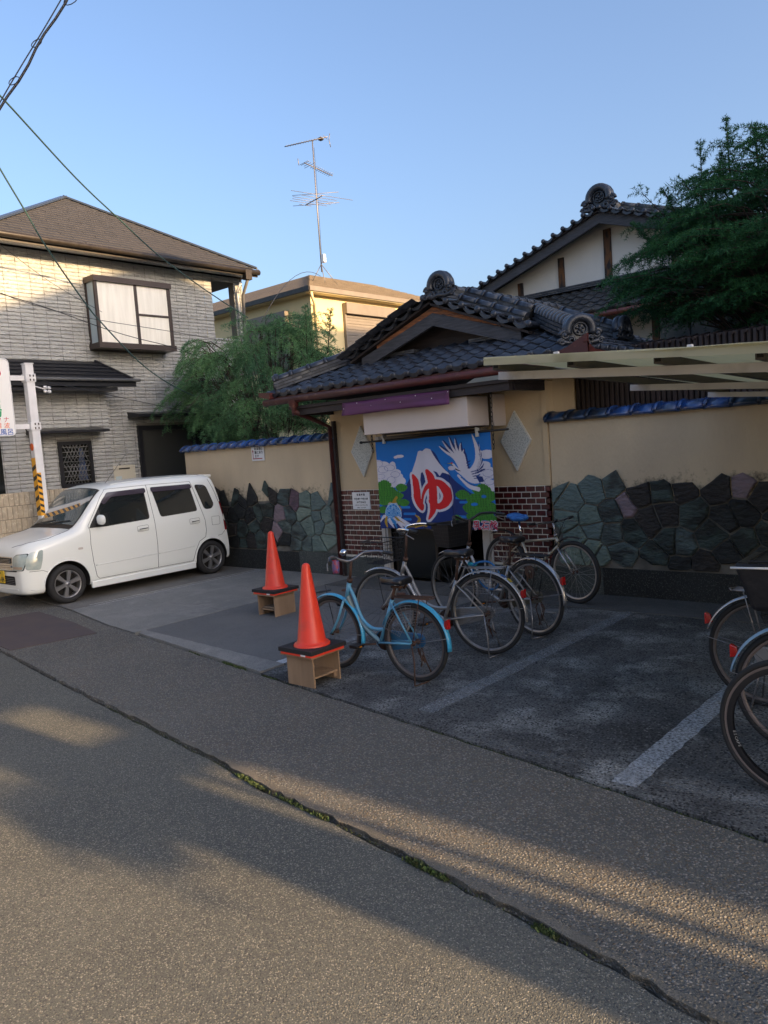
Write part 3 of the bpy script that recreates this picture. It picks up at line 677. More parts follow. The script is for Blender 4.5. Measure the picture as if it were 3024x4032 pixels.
# dark vestibule behind the door
mb = MB(); mb.box((-7.2, 9.6, 0), (-5.1, 9.7, 2.5)); mb.box((-7.7, 8.04, 2.2), (-4.65, 9.6, 2.25)); mb.box((-7.3,8.04,0),(-7.2,9.6,2.2)); mb.box((-5.1,8.04,0),(-5.0,9.6,2.2)); mb.build('vestibule', m_dark, t)
mb = MB()
for k in range(5): mb.box((-7.0, 9.3, .30 + k*.3), (-5.4, 9.55, .315 + k*.3))
mb.build('shoe_shelf', m_wooddk, t)
m_frame = mat('beige_aluminium_frame', (.54,.51,.46), .5, c2=(.48,.45,.41), scale=5)
for a, b_ in ((-7.028,-6.93),(-5.39,-5.252)):
    mb = MB(); mb.box((a, WY-.035, .008), (b_-.035, WY+.05, 1.93)); mb.box((b_-.033, WY-.02, .008), (b_, WY+.05, 1.93)); bevel(mb.build('door_post', m_frame, t), .004)
mb = MB(); mb.box((-6.93, WY, 1.86), (-5.39, WY+.06, 1.929)); mb.build('door_header', DARKM, t)
m_glassdk = mat('dark_door_glass', (.010,.012,.012), .12, spec=.6)
mb = MB(); mb.box((-6.92, WY+.10, .02), (-6.20, WY+.115, 1.86)); mb.build('door_pane', m_glassdk, t)
for x in (-6.92,-6.23,-5.45):
    mb = MB(); mb.box((x, WY+.095, .01), (x+.04, WY+.125, 1.86)); mb.build('door_stile', DARKM, t)
# glazed bricks, both sides of the door
m_brick = mat('glazed_maroon_brick', (.095,.016,.016), .28, c2=(.045,.010,.010), scale=14, spec=.6, island=.35, bump=.15, bscale=50)
m_grout = mat('pale_grout', (.80,.75,.64), .9, c2=(.66,.62,.53), scale=9)
def brick_mesh(L, H):
    mb = MB(); d = .010; e = .005
    mb.add([(0,0,0),(L,0,0),(L,0,H),(0,0,H),(e,-d,e),(L-e,-d,e),(L-e,-d,H-e),(e,-d,H-e)], [(0,1,5,4),(1,2,6,5),(2,3,7,6),(3,0,4,7),(4,5,6,7)])
    return mb.mesh('brick', m_brick)
BRL, BRH, BG = .124, .0705, .010
bcache = {}
def brick_panel(x0, x1, z0, z1, par):
    mb = MB(); mb.box((x0, WY-.012, z0), (x1, WY-.0005, z1)); mb.build('grout', m_grout, par)
    j = 0; z = z1 - BRH
    while z > z0 - .02:
        zz = max(z, z0); hh = z + BRH - BG - zz; x = x0 - (BRL/2 if j % 2 else 0)
        while x < x1 - .015:
            a, b_ = max(x, x0 + .001), min(x + BRL - BG, x1 - .001)
            if b_ - a > .02 and hh > .02:
                key = (round(b_-a, 3), round(hh, 3))
                if key not in bcache: bcache[key] = brick_mesh(*key)
                inst('brick', bcache[key], (a, WY-.0125, zz + BG/2), par, rot=(R_(-.02,.02), 0, 0))
            x += BRL
        z -= BRH; j += 1
brick_panel(-7.76, -7.032, .28, 1.222, t); brick_panel(-5.248, -4.436, .28, 1.222, t)
mb = MB(); mb.box((-7.885, WY-.016, 0), (-7.032, WY-.0005, .278)); mb.build('plinth', m_plinthL, t)
mb = MB(); mb.box((-5.248, WY-.016, 0), (-4.436, WY-.0005, .278)); mb.build('plinth', m_plinthL, t)
# terrazzo diamonds
m_terr = mat('terrazzo_diamond', (.60,.61,.56), .8, c2=(.30,.32,.29), scale=70, thresh=(.5,.62), bump=.5, bscale=70)
m_terre = mat('diamond_rim', (.64,.62,.55), .7)
for cx, lb in ((-7.29,''), (-4.85,'')):
    mb = MB(); d = [(cx, 1.40),(cx+.205,1.752),(cx,2.10),(cx-.205,1.752)]; i_ = [(cx,1.42),(cx+.193,1.752),(cx,2.08),(cx-.193,1.752)]
    mb.prism(d, lambda x, z: (x, WY-.0005, z), lambda x, z: (x, WY-.030, z)); dd = mb.build('diamond_plaque', m_terre, t)
    mb = MB(); mb.prism(i_, lambda x, z: (x, WY-.028, z), lambda x, z: (x, WY-.034, z)); mb.build('face', m_terr, dd)
# shutter box, fascia beam, purple sheet
m_sbox = mat('beige_steel_sheet', (.62,.54,.48), .5, c2=(.58,.50,.45), scale=2)
mb = MB(); mb.box((-6.63, 7.20, 1.955), (-5.05, 7.62, 2.285)); bevel(mb.build('shutter_box', m_sbox, t), .004)
mb = MB(); mb.box((-6.60, 7.50, 1.935), (-5.04, 7.60, 1.9545)); mb.build('shutter_slot', DARKM, t)
mb = MB(); mb.box((-5.02, 7.62, 1.94), (-4.98, WY, 2.3)); mb.build('box_bracket', m_sbox, t)
mb = MB(); mb.box((-7.86, 7.13, 2.295), (-4.45, 7.20, 2.375)); mb.build('fascia_beam', m_wooddk, t)
mb = MB(); mb.box((-7.88, 7.10, 2.377), (-4.44, 7.22, 2.415)); mb.build('fascia_moulding', m_wooddk, t)
mb = MB(); mb.box((-4.50, 7.222, 2.295), (-4.44, WY, 2.375)); mb.box((-4.50, 7.222, 2.377), (-4.44, WY, 2.413)); mb.box((-7.86,7.222,2.295),(-7.80,WY,2.413)); mb.build('return_beam', m_wooddk, t)
mb = MB(); mb.box((-7.80, 7.202, 2.37), (-4.50, WY, 2.39)); mb.build('soffit', m_wooddk, t)
m_purp = mat('purple_vinyl', (.13,.04,.12), .5, c2=(.09,.03,.075), scale=2.5, spec=.3, stretch=(.5,1,8))
vs = []; xs = np.linspace(-6.87, -5.20, 26)
for z in np.linspace(2.375, 2.215, 6): vs += [(x, 7.092 - (2.375-z)*.12 + .005*sin(x*9+z*30), z + .004*sin(x*5)) for x in xs]
mb = MB(); mb.add(vs, [(r*26+k, r*26+k+1, (r+1)*26+k+1, (r+1)*26+k) for r in range(5) for k in range(25)], True)
pv = mb.build('vinyl_sheet', m_purp, t, fixn=False); sm_ = pv.modifiers.new('s', 'SOLIDIFY'); sm_.thickness = .002
for k in range(8):
    mb = MB(); mb.sph((-6.84 + k*.232, 7.082, 2.352 if k % 2 else 2.30), .006, 8, 5); mb.build('drawing_pin', m_wht, t)
# roof deck and eaves
zf = lambda d: ZE - .03 + PT*d
dk = MB()
A = [(XL+.04,YE+.04),(XR-.04,YE+.04),(XR-.04-.97,YE+1.01),(XL+.04+.97,YE+1.01)]
dk.hexa([(x, y, zf(d) - .03) for (x, y), d in zip(A, (0,0,.97,.97))] + [(x, y, zf(d)) for (x, y), d in zip(A, (0,0,.97,.97))])
dk.build('roof_deck', m_wooddk, t)
for sg, xe in ((1, XR-.04), (-1, XL+.04)):
    W = abs(xe - XC); P = [(xe, YE+.04), (xe, YB), (XC, YB), (XC, YE+1.01), (xe - sg*.97, YE+1.01)]; D = [0,0,W,W,.97]
    mb = MB(); n = 5; vs = [(x, y, zf(d) - .032) for (x, y), d in zip(P, D)] + [(x, y, zf(d) - .002) for (x, y), d in zip(P, D)]
    mb.add(vs, [tuple(range(n)), tuple(range(n, 2*n))[::-1]] + [(i, (i+1) % n, (i+1) % n + n, i + n) for i in range(n)]); mb.build('roof_deck', m_wooddk, t)
    # gable rake overhang in front of the gable wall
    mb = MB(); a0, a1 = XC, xe - sg*.97; mb.hexa([(a0,7.72,zf(W)-.03),(a1,7.72,zf(.97)-.03),(a1,8.09,zf(.97)-.03),(a0,8.09,zf(W)-.03),(a0,7.72,zf(W)),(a1,7.72,zf(.97)),(a1,8.09,zf(.97)),(a0,8.09,zf(W))]); mb.build('rake_deck', m_wooddk, t)
TW, TL = .205, .205
sl_ = Vector((0, 1, PT)).normalized()
tm, te = tile_mesh(TW, TL, mt=m_tile), tile_mesh(TW, TL, True, m_tile, 'eave_tile')
mS = mat('silvery_clay_tile', (.13,.145,.17), .4, c2=(.09,.10,.12), scale=9, bump=.2)
tms = tile_mesh(TW, TL, mt=mS)
ncol = int((XR-XL)/TW)
o0 = Vector((XL + .04, YE, ZE))
def ins_front(i, j):
    d = j*TL*sl_.y; xa = o0.x + i*TW; return xa >= XL + d - .08 and xa + TW <= XR - d + .06 and (j < 5)
tile_slope(t, o0, (1,0,0), sl_, TW, TL, ncol+1, 5, ins_front, tm, te)
# right slope (falls towards +X): tiles seen end on, and rear part
slr = Vector((-1, 0, PT)).normalized()
nr = int((YB-YE)/TW)
def ins_r(i, j):
    d = j*TL*abs(slr.x); y = YE + i*TW; W = XR - XC
    return (y >= YE + d - .1 if d < .97 else y >= 7.66) and d < W
tile_slope(t, (XR, YE + .03, ZE), (0,1,0), slr, TW, TL, nr, 12, ins_r, tm, te)
def ins_l(i, j):
    d = j*TL*abs(slr.x); y = YE + i*TW
    return (7.60 <= y < 8.4) and .85 < d < XC - XL
tile_slope(t, (XL, YE + .03 + TW*8, ZE), (0,-1,0), Vector((1,0,PT)), TW, TL, 8, 12, lambda i, j: j*TL*.93 > .85 and j*TL*.93 < XC-XL-.1 and i >= 2 and i < 6, tm, te)
# verge: tile edges and knobs down both rakes
def knob_me():
    mb = MB(); mb.lathe([(.001,-.03),(.028,-.026),(.040,-.012),(.042,.0),(.038,.02),(.034,.03),(.034,.30)], (0,0,0), 12, 'Y', True); return mb.mesh('verge_knob', m_tile)
def lip_me():
    mb = MB(); n = 8; w_ = .20
    vs = [(w_*k/n - w_/2, 0, -.035*sin(pi*k/n) + .012) for k in range(n+1)] + [(w_*k/n - w_/2, 0, -.035*sin(pi*k/n) - .032 + .02*abs(k/n-.5)) for k in range(n+1)]
    vs += [(x, .25, z) for x, y, z in vs]; m_ = n+1
    fs = [(k,k+1,k+1+m_,k+m_) for k in range(n)] + [(k+2*m_,k+1+2*m_,k+1,k) for k in range(n)] + [(k+m_,k+1+m_,k+1+3*m_,k+3*m_) for k in range(n)]
    mb.add(vs, fs, False); me = mb.mesh('verge_tile', m_tile); fix_normals(me); return me
KM, LM = knob_me(), lip_me()
def verge(par, x0, z0, x1, z1, y, n, s=1.0, y_dir=1):
    for k in range(n + 1):
        f = k / n; x, z = x0 + (x1-x0)*f, z0 + (z1-z0)*f
        inst('verge_knob', KM, (x, y - .012, z + .035*s), par, scale=s)
        if k < n:
            f = (k+.5)/n; a = math.atan2(-(z1-z0), (x1-x0)) if x1 > x0 else math.atan2((z1-z0), -(x1-x0))
            inst('verge_tile', LM, (x0 + (x1-x0)*f, y, z0 + (z1-z0)*f + .025*s), par, rot=(0, a, 0), scale=s)
zr = ZE + PT*(XR-XC)
verge(t, XC+.06, zr-.02, XR-.97, ZE+PT*.97, 7.68, 6); verge(t, XC-.06, zr-.02, XL+.97, ZE+PT*.97, 7.68, 6)
# barge boards, gable wall, small flashing ridges at the gable foot
def barge(par, xc, zc, xe, ze, y, h, th, m1, m2=None, h2=.05):
    for sg in (-1, 1):
        xx = xc + sg*(xe); a = ze
        mb = MB(); mb.hexa([(xc, y, zc-h), (xx, y, a-h), (xx, y+th, a-h), (xc, y+th, zc-h), (xc, y, zc), (xx, y, a), (xx, y+th, a), (xc, y+th, zc)]); mb.build('barge_board', m1, par)
        mb = MB(); mb.hexa([(xc, y-.012, zc-h-.018), (xx, y-.012, a-h-.018), (xx, y+th, a-h-.018), (xc, y+th, zc-h-.018), (xc, y-.012, zc-h-.001), (xx, y-.012, a-h-.001), (xx, y+th, a-h-.001), (xc, y+th, zc-h-.001)]); mb.build('barge_trim', m1, par)
        if m2:
            mb = MB(); f = .78; xm = xc+sg*xe*f; am = zc+(a-zc)*f
            mb.hexa([(xc, y+.012, zc+.001), (xm, y+.012, am+.001), (xm, y+th, am+.001), (xc, y+th, zc+.001), (xc, y+.012, zc+h2), (xm, y+.012, am+h2*.6), (xm, y+th, am+h2*.6), (xc, y+th, zc+h2)]); mb.build('bare_wood_strip', m2, par)
barge(t, XC, 3.375, 1.22, 2.99-.01, 7.76, .135, .04, m_wood, m_woodor, .075)
mb = MB(); mb.prism([(XC-1.35, 2.93),(XC+1.35, 2.93),(XC, 3.47)], lambda x, z: (x, 8.05, z), lambda x, z: (x, 8.11, z)); mb.build('gable_panel', m_wooddk, t)
for sg, xa, xb in ((-1,-7.22,-6.28),(1,-5.44,-4.80)):
    for k in range(2):
        x = xa
        while x < xb - .02:
            x1 = min(x + .26, xb); mb = MB(); mb.box((x+.002, 7.86+k*.01, ZE+PT*.80+.035+k*.026), (x1-.002, 8.0, ZE+PT*.80+.055+k*.026)); mb.build('flashing_tile', m_noshi, t); x += .26
# ridges
ridge(t, (XC, 7.80, zr-.01), (XC, YB, zr-.01), layers=4, w=.22, r=.06, step=.22, mt=m_noshi, capmt=m_noshi)
onigawara(t, (XC+.19, 7.70, zr-.01), (0,-1,0), 1.02)
hz = lambda d: ZE + PT*d + .03
ridge(t, (XL+.10, YE+.10, hz(.1)), (XL+1.30, YE+1.30, hz(1.30)), layers=3, w=.15, step=.26)
mb = MB(); mb.lathe([(.001,-.02),(.05,-.02),(.07,.0),(.07,.05)], (0,0,0), 14, 'Y')
for dz in (.05, .15):
    me = mb.mesh('hip_end_tile', m_tile); inst_m('hip_end_tile', me, frame(Vector((XL+.09, YE+.09, hz(.1)+dz)), (1,-1,0), (1,1,0)), t)
ridge(t, (XR-.16, YE+.16, hz(.16)+.02), (XR-1.25, YE+1.25, hz(1.25)+.02), layers=3, w=.20, r=.075, step=.125, capmt=mS, nstep=.3)
onigawara(t, (XR-.14, YE+.14, hz(.1)), (1,-1,0), .98)
rr_ = lambda x: ZE + PT*(XR - x) + .03
ridge(t, (XC+.30, 7.93, rr_(XC+.30)+.02), (XR-1.15, 7.93, rr_(XR-1.15)+.02), layers=1, w=.14, r=.05, step=.27)
ridge(t, (XC+.22, 8.16, rr_(XC+.22)+.03), (XR-1.22, 8.16, rr_(XR-1.22)+.03), layers=3, w=.17, r=.05, step=.25)
ridge(t, (XC+.9, 9.25, rr_(XC+.9)+.03), (XR-.62, 9.25, rr_(XR-.62)+.03), layers=3, w=.17, r=.055, step=.3)
onigawara(t, (XR-.6, 9.25, rr_(XR-.6)+.02), (1,0,0), .95)
rl_ = lambda x: ZE + PT*(x - XL) + .03
ridge(t, (XL+1.0, 7.86, rl_(XL+1.0)), (XC-.3, 7.86, rl_(XC-.3)), layers=1, w=.14, r=.045, step=.27)
ridge(t, (XL+.75, 8.75, rl_(XL+.75)+.02), (XC-.25, 8.75, rl_(XC-.25)+.02), layers=3, w=.16, step=.28)
# gutter, downpipe, corner board
mb = MB()
for k in range(1): mb.tube([(XL-.02, YE-.03, ZE-.10), (XR-.3, YE-.03, ZE-.10)], .045, 10)
mb.build('gutter', m_maroon, t)
mb = MB(); mb.box((XL+.02, YE+.03, ZE-.13), (XR-.02, YE+.055, ZE-.03)); mb.build('eave_board', m_maroon, t)
mb = MB(); mb.prism([(YE-.02,ZE-.09),(YE+.5,ZE-.09),(YE+.5,ZE-.02),(YE+.1,ZE+.0),(YE-.05,ZE+.07)], lambda y, z: (XR-.01, y, z), lambda y, z: (XR+.03, y, z)); mb.build('corner_board', m_maroon, t)
mb = MB(); mb.prism([(XR-.33,ZE-.09),(XR+.03,ZE-.09),(XR+.03,ZE+.14),(XR-.06,ZE+.10),(XR-.2,ZE+.03),(XR-.33,ZE+.0)], lambda x, z: (x, YE-.045, z), lambda x, z: (x, YE-.012, z)); mb.build('corner_board', m_maroon, t)
mb = MB(); mb.hexa([(XL-.10,YE-.06,ZE-.01),(XL+.12,YE-.06,ZE-.06),(XL+.12,YE+.1,ZE-.06),(XL-.10,YE+.1,ZE-.01),(XL-.10,YE-.06,ZE+.05),(XL+.12,YE-.06,ZE+.03),(XL+.12,YE+.1,ZE+.03),(XL-.10,YE+.1,ZE+.05)]); mb.build('corner_board', m_maroon, t)
mb = MB(); mb.lathe([(.03,-.12),(.035,-.05),(.065,-.02),(.07,.05)], (-7.72, YE-.03, ZE-.16), 12); mb.build('gutter_outlet', m_maroon, t)
mb = MB(); mb.tube([(-7.72,YE-.03,ZE-.26),(-7.80,7.45,ZE-.36),(-7.83,7.80,2.12),(-7.83,7.81,.02)], .034, 10); mb.build('downpipe', m_maroon, t)
mb = MB(); mb.box((-7.80,7.80,.0),(-7.765,7.86,2.2)); mb.build('corner_trim', m_wooddk, t)

# ---------------------------------------------------------------- main bathhouse
GX, GY, GZ = -6.38, 14.0, 5.72
t = thing('bathhouse', 'large bathhouse hall with white timbered gable and tiled roof behind the entrance', 'building', (-5.5, 14, 0)); BH = t
m_whtpl = plaster('white_gable_plaster', (.74,.71,.65), (.68,.65,.59), 4.2, 4.75, (.20,.17,.13), .38)
m_whtpl2 = mat('cream_gable_plaster', (.60,.54,.43), .9, c2=(.52,.46,.37), scale=2)
SL = .335; HWg = 4.6
mb = MB(); mb.box((-9.6, 13.4, 0), (1.5, 20, 3.9)); mb.build('wall', m_whtpl2, t)
mb = MB(); mb.prism([(GX-HWg+.1, 4.40),(GX+HWg-.1,4.40),(GX+HWg-.1, GZ-.1-SL*HWg+.05),(GX, GZ-.05),(GX-HWg+.1, GZ-.1-SL*HWg+.05)], lambda x, z: (x, 14.0, z), lambda x, z: (x, 14.1, z)); mb.build('gable_wall', m_whtpl, t)
m_post = mat('charred_post', (.05,.035,.028), .8, c2=(.16,.07,.025), scale=2.2, stretch=(3,3,1), c3=(.025,.02,.02), s3=5, t3=(.45,.6))
for x, w_ in ((-8.32,.11),(-7.40,.12),(-6.44,.14),(-5.2,.13),(-4.2,.12)):
    mb = MB(); mb.box((x-w_/2, 13.96, 4.52), (x+w_/2, 13.999, GZ-.22-SL*abs(x-GX))); mb.build('gable_post', m_post, t)
barge(t, GX, GZ-.03, HWg, GZ-.03-SL*HWg, 13.55, .17, .06, m_wood)
for sg in (-1,1):
    mb = MB(); x1 = GX+sg*HWg; z0, z1 = GZ, GZ-SL*HWg
    mb.hexa([(GX,13.5,z0-.03),(x1,13.5,z1-.03),(x1,20,z1-.03),(GX,20,z0-.03),(GX,13.5,z0),(x1,13.5,z1),(x1,20,z1),(GX,20,z0)]); mb.build('roof_deck', m_wooddk, t)
verge(t, GX+.05, GZ, GX+HWg, GZ-SL*HWg, 13.46, 22, 1.05); verge(t, GX-.05, GZ, GX-HWg, GZ-SL*HWg, 13.46, 22, 1.05)
tmo, teo = tile_mesh(.215, .215, mt=m_tileold), tile_mesh(.215, .215, True, m_tileold, 'eave_tile')
for sg in (1,):
    up = Vector((-sg, 0, SL)).normalized(); tile_slope(t, (GX+sg*4.4, 13.5, GZ-SL*4.4+.01), (0, 1, 0), up, .215, .215, 3, 20, lambda i, j: True, tmo, None)
ridge(t, (GX, 13.75, GZ+.02), (GX, 20, GZ+.02), layers=5, w=.26, r=.065, step=.3)
onigawara(t, (GX, 13.62, GZ+.03), (0,-1,0), 1.5)
ridge(t, (GX+.3, 13.8, GZ-SL*.3+.04), (GX+3.6, 13.8, GZ-SL*3.6+.04), layers=3, w=.2, r=.055, step=.3, mt=m_noshi, capmt=m_noshi)
# skirt roof below the gable
pk = .52; upk = Vector((0, 1, pk)).normalized()
mb = MB(); mb.hexa([(-9.9,12.78,3.80),(1.2,12.78,3.80),(1.2,14.0,4.43),(-9.9,14.0,4.43),(-9.9,12.78,3.83),(1.2,12.78,3.83),(1.2,14.0,4.46),(-9.9,14.0,4.46)]); mb.build('roof_deck', m_wooddk, t)
tile_slope(t, (-9.0, 12.74, 3.85), (1,0,0), upk, .215, .215, 36, 6, lambda i, j: True, tmo, teo)
for k in range(3):
    x = -9.3 - (.14 if k % 2 else 0)
    while x < -1.6: mb = MB(); mb.box((x+.003, 13.80+k*.012, 4.475+k*.035), (x+.277, 13.94, 4.499+k*.035)); mb.build('flashing_tile', m_noshi, t); x += .28
m_redg = mat('copper_red_gutter', (.22,.055,.022), .5, c2=(.14,.03,.02), scale=5)
mb = MB(); mb.tube([(-7.2, 12.70, 3.765), (-1.5, 12.70, 3.765)], .05, 10); mb.build('gutter', m_redg, t)
# window and timber of the hall wall
mb = MB(); mb.box((-5.42,13.36,2.9),(-5.30,13.399,3.85)); mb.box((-4.3,13.36,2.9),(-4.22,13.399,3.85)); mb.build('wall_post', m_post, t)
m_win = mat('dull_window_glass', (.05,.06,.065), .15, spec=.6)
fr = MB(); fr.box((-5.28,13.35,3.22),(-3.3,13.40,3.26)); fr.box((-5.28,13.35,3.62),(-3.3,13.40,3.66)); fr.box((-4.8,13.352,3.26),(-4.77,13.40,3.62)); wn = fr.build('window_frame', m_wood, t)
mb = MB(); mb.box((-5.28,13.38,3.262),(-3.3,13.396,3.618)); mb.build('pane', m_win, wn)
# low lean-to roof between hall and entrance
lo = Vector((0,1,.33)).normalized()
mb = MB(); mb.hexa([(-4.8,9.9,2.62),(0.8,9.9,2.62),(.8,13.38,3.12),(-6.5,13.38,3.12),(-4.8,9.9,2.65),(.8,9.9,2.65),(.8,13.38,3.15),(-6.5,13.38,3.15)]); mb.build('lean_to_deck', m_wooddk, t)
up2 = Vector((0,1,.144)).normalized()
tile_slope(t, (-6.35, 9.95, 2.68), (1,0,0), up2, .215, .3, 15, 11, lambda i, j: -6.35 + i*.215 > -4.85 - j*.155, tmo, teo)
for k in range(2):
    x = -6.3
    while x < -1.8: mb = MB(); mb.box((x+.003, 13.28, 3.14+k*.035), (x+.277, 13.4, 3.166+k*.035)); mb.build('flashing_tile', m_noshi, t); x += .28
# dark corrugated wall above the right boundary wall
m_corr = mat('brown_corrugated_sheet', (.045,.03,.028), .55, .2, c2=(.03,.022,.02), scale=4)
t = thing('corrugated_wall', 'dark brown corrugated sheet wall rising behind the blue tile cap at the right', 'wall', (-2, 8.55, 0))
x = -4.42
while x < 3.5:
    mb = MB(); z1 = 2.72
    mb.prism([(x+.002,8.60),(x+.002,8.565),(x+.015,8.54),(x+.045,8.54),(x+.058,8.565),(x+.058,8.60)], lambda a, b_: (a, b_, 1.2), lambda a, b_: (a, b_, z1)); mb.build('rib', m_corr, t); x += .06 if x < 0 else .3
mb = MB(); mb.box((-4.44,8.602,1.2),(3.5,8.64,2.72)); mb.build('backing', m_corr, t)
mb = MB()
for k in range(60): mb.tube([(-4.44+k*.13,8.50,2.70),(-4.44+k*.13,9.0,2.78)], .018, 8)
q = mb.build('sheet_roof', m_corr, t); q['kind'] = 'stuff'

# ---------------------------------------------------------------- hours sign, parking sign
t = thing('hours_sign', 'white opening hours sign on the brick left of the entrance', 'sign', (-7.37, 7.84, 1.07))
mb = MB(); mb.box((-7.535, 7.838, .955), (-7.205, 7.846, 1.192)); mb.build('panel', m_board, t)
m_ink = mat('black_ink', (.02,.02,.022), .6)
def ftext(par, s, size, x, z, mt=m_ink, y=7.838, b=.0008, align='CENTER'): return text(s, size, mt, par, (x, y, z), (1,0,0), (0,0,1), bold=b, align=align, off=.0015)
ftext(t, '営 業 時 間', .032, -7.37, 1.145); ftext(t, '午後4時〜午後11時', .031, -7.37, 1.088); ftext(t, '水 曜 定 休 日', .028, -7.37, 1.042)
ftext(t, '本練炭及び入浴剤の使用はご遠慮', .0155, -7.37, 1.007, b=0); ftext(t, '昭和湯　(075-981-0000)', .016, -7.37, .972, b=0)
t = thing('parking_sign', 'small white parking notice with red arrow at the top of the wall behind the car', 'sign', (-9.52, 7.84, 1.83))
mb = MB(); mb.box((-9.672, 7.862, 1.716), (-9.375, 7.872, 1.95)); mb.build('panel', m_board, t)
for k, s in enumerate(('駐車場は','裏にあり','ます')): ftext(t, s, .052, -9.60, 1.885-k*.058, y=7.862, align='LEFT')
m_redp = mat('faded_red_print', (.35,.05,.06), .6)
mb = MB(); mb.box((-9.645,7.8605,1.745),(-9.632,7.8615,1.86)); mb.box((-9.645,7.8605,1.742),(-9.42,7.8615,1.757)); mb.poly([(-9.66,1.855),(-9.617,1.855),(-9.638,1.895)], lambda x,z:(x,7.861,z)); mb.build('arrow', m_redp, t)
# ================================================================ curtain (noren)
# printed cloth: a fine wavy grid whose vertex colours carry the flat print
NU, NV = 380, 260
AW, AH = 1.9, 1.3           # artwork space: x 0..1.9, y 0..1.3 (top = 0)
gx, gy = np.meshgrid(np.linspace(0, AW, NU), np.linspace(0, AH, NV))
img = np.zeros((NV, NU, 3)); img[:] = (.004,.145,.50)
def inpoly(P):
    P = np.array(P, float); c = np.zeros(gx.shape, bool); n = len(P)
    x0, x1, y0, y1 = P[:,0].min(), P[:,0].max(), P[:,1].min(), P[:,1].max()
    for i in range(n):
        (ax_, ay), (bx, by) = P[i], P[(i+1) % n]
        if ay == by: continue
        c ^= ((ay > gy) != (by > gy)) & (gx < (bx-ax_)*(gy-ay)/(by-ay)+ax_)
    return c
def pfill(P, c): img[inpoly(P)] = c
def ell(cx, cy, rx, ry, c, th=0, a=0):
    X, Y = gx-cx, gy-cy; x, y = X*cos(a)+Y*sin(a), -X*sin(a)+Y*cos(a); d = (x/rx)**2+(y/ry)**2
    img[(d < 1) & (d > th)] = c
def cr(P, n=10, closed=False):
    P = [np.array(p, float) for p in P]; out = []; m_ = len(P)
    rngk = range(m_) if closed else range(m_-1)
    for i in rngk:
        p0 = P[i-1] if (i > 0 or closed) else P[0]; p1, p2 = P[i], P[(i+1) % m_]; p3 = P[(i+2) % m_] if (i+2 < m_ or closed) else P[-1]
        for k in range(n):
            t = k/n; out.append(.5*((2*p1)+(-p0+p2)*t+(2*p0-5*p1+4*p2-p3)*t*t+(-p0+3*p1-3*p2+p3)*t**3))
    if not closed: out.append(P[-1])
    return [tuple(q) for q in out]
def stroke(P, wd, c, smooth=True):
    Q = cr(P) if smooth else P; ws = wd if hasattr(wd, '__len__') else [wd, wd]
    n = len(Q)
    for i in range(n-1):
        (ax_, ay), (bx, by) = Q[i], Q[i+1]; l2 = (bx-ax_)**2+(by-ay)**2 + 1e-12
        t = np.clip(((gx-ax_)*(bx-ax_)+(gy-ay)*(by-ay))/l2, 0, 1); d = np.hypot(gx-ax_-t*(bx-ax_), gy-ay-t*(by-ay))
        f = (i + t) / max(1, n-1); w_ = np.interp(f, np.linspace(0, 1, len(ws)), ws); img[d < w_/2] = c
WH, NV_, SKY, GR, GD, RD, OC = (.62,.60,.66), (.006,.028,.16), (.008,.17,.55), (.045,.22,.02), (.012,.09,.012), (.62,.012,.016), (.42,.25,.02)
img[gy > .06] = (.006,.16,.53)
# clouds on the left
for cx, cy, rx, ry in ((.0,.33,.11,.06),(.12,.36,.10,.06),(.04,.45,.14,.08),(.22,.40,.13,.06),(.28,.36,.06,.05),(.33,.47,.1,.05),(.15,.53,.2,.09),(.38,.53,.08,.05),(.30,.6,.2,.09),(.05,.65,.2,.14),(.42,.58,.06,.03)): ell(cx, cy, rx, ry, WH)
for cx, cy, rx, ry in ((.02,.33,.08,.045),(.10,.42,.09,.05),(.22,.40,.10,.045),(.32,.5,.09,.045),(.05,.52,.08,.035),(.24,.58,.08,.05)): ell(cx, cy, rx, ry, (.10,.12,.35), .86)
stroke([(.33,.64),(.4,.655),(.55,.655)], .010, WH)
ell(.42,.24,.07,.024,WH); ell(.35,.25,.04,.02,WH)
for cx, cy, rx, ry in ((1.82,.3,.12,.06),(1.70,.27,.06,.03),(1.82,.55,.12,.09),(1.75,.62,.1,.08),(1.85,.72,.12,.08),(1.78,.44,.09,.05)): ell(cx, cy, rx, ry, WH)
for cx, cy, rx, ry in ((1.82,.55,.09,.05),(1.83,.66,.08,.05)): ell(cx, cy, rx, ry, (.10,.12,.35), .86)
# mountain
pfill(cr([(0.30,.86),(.45,.72),(.58,.55),(.68,.38),(.76,.2),(1.0,.2),(1.12,.42),(1.25,.58),(1.42,.72),(1.6,.84),(1.9,.98),(1.9,1.3),(.0,1.3),(.0,.98)], 5), NV_)
pfill([(.745,.19),(.78,.18),(.83,.19),(.88,.16),(.92,.16),(.96,.175),(1.02,.29),(1.08,.38),(1.14,.46),(1.22,.56),(1.15,.52),(1.11,.51),(1.07,.56),(1.03,.50),(.98,.48),(.96,.58),(.945,.66),(.925,.60),(.89,.50),(.86,.49),(.84,.55),(.80,.48),(.77,.50),(.745,.60),(.725,.70),(.71,.60),(.70,.52),(.68,.50),(.655,.57),(.635,.52),(.57,.58),(.64,.42),(.70,.30)], WH)
pfill([(0,.98),(.35,.97),(.5,1.0),(.62,1.06),(.6,1.3),(0,1.3)], NV_)
for x, y, l in ((.06,1.02,.2),(.45,1.08,.16),(.02,1.12,.3),(.44,1.16,.1),(.40,.985,.13)): stroke([(x,y),(x+l,y)], .035, SKY, False)
for x, y, l in ((1.30,.87,.2),(1.36,.93,.14),(1.28,1.13,.14),(1.66,1.07,.15),(1.70,1.13,.16),(1.7,1.2,.15)): stroke([(x,y),(x+l,y)], .034, SKY, False)
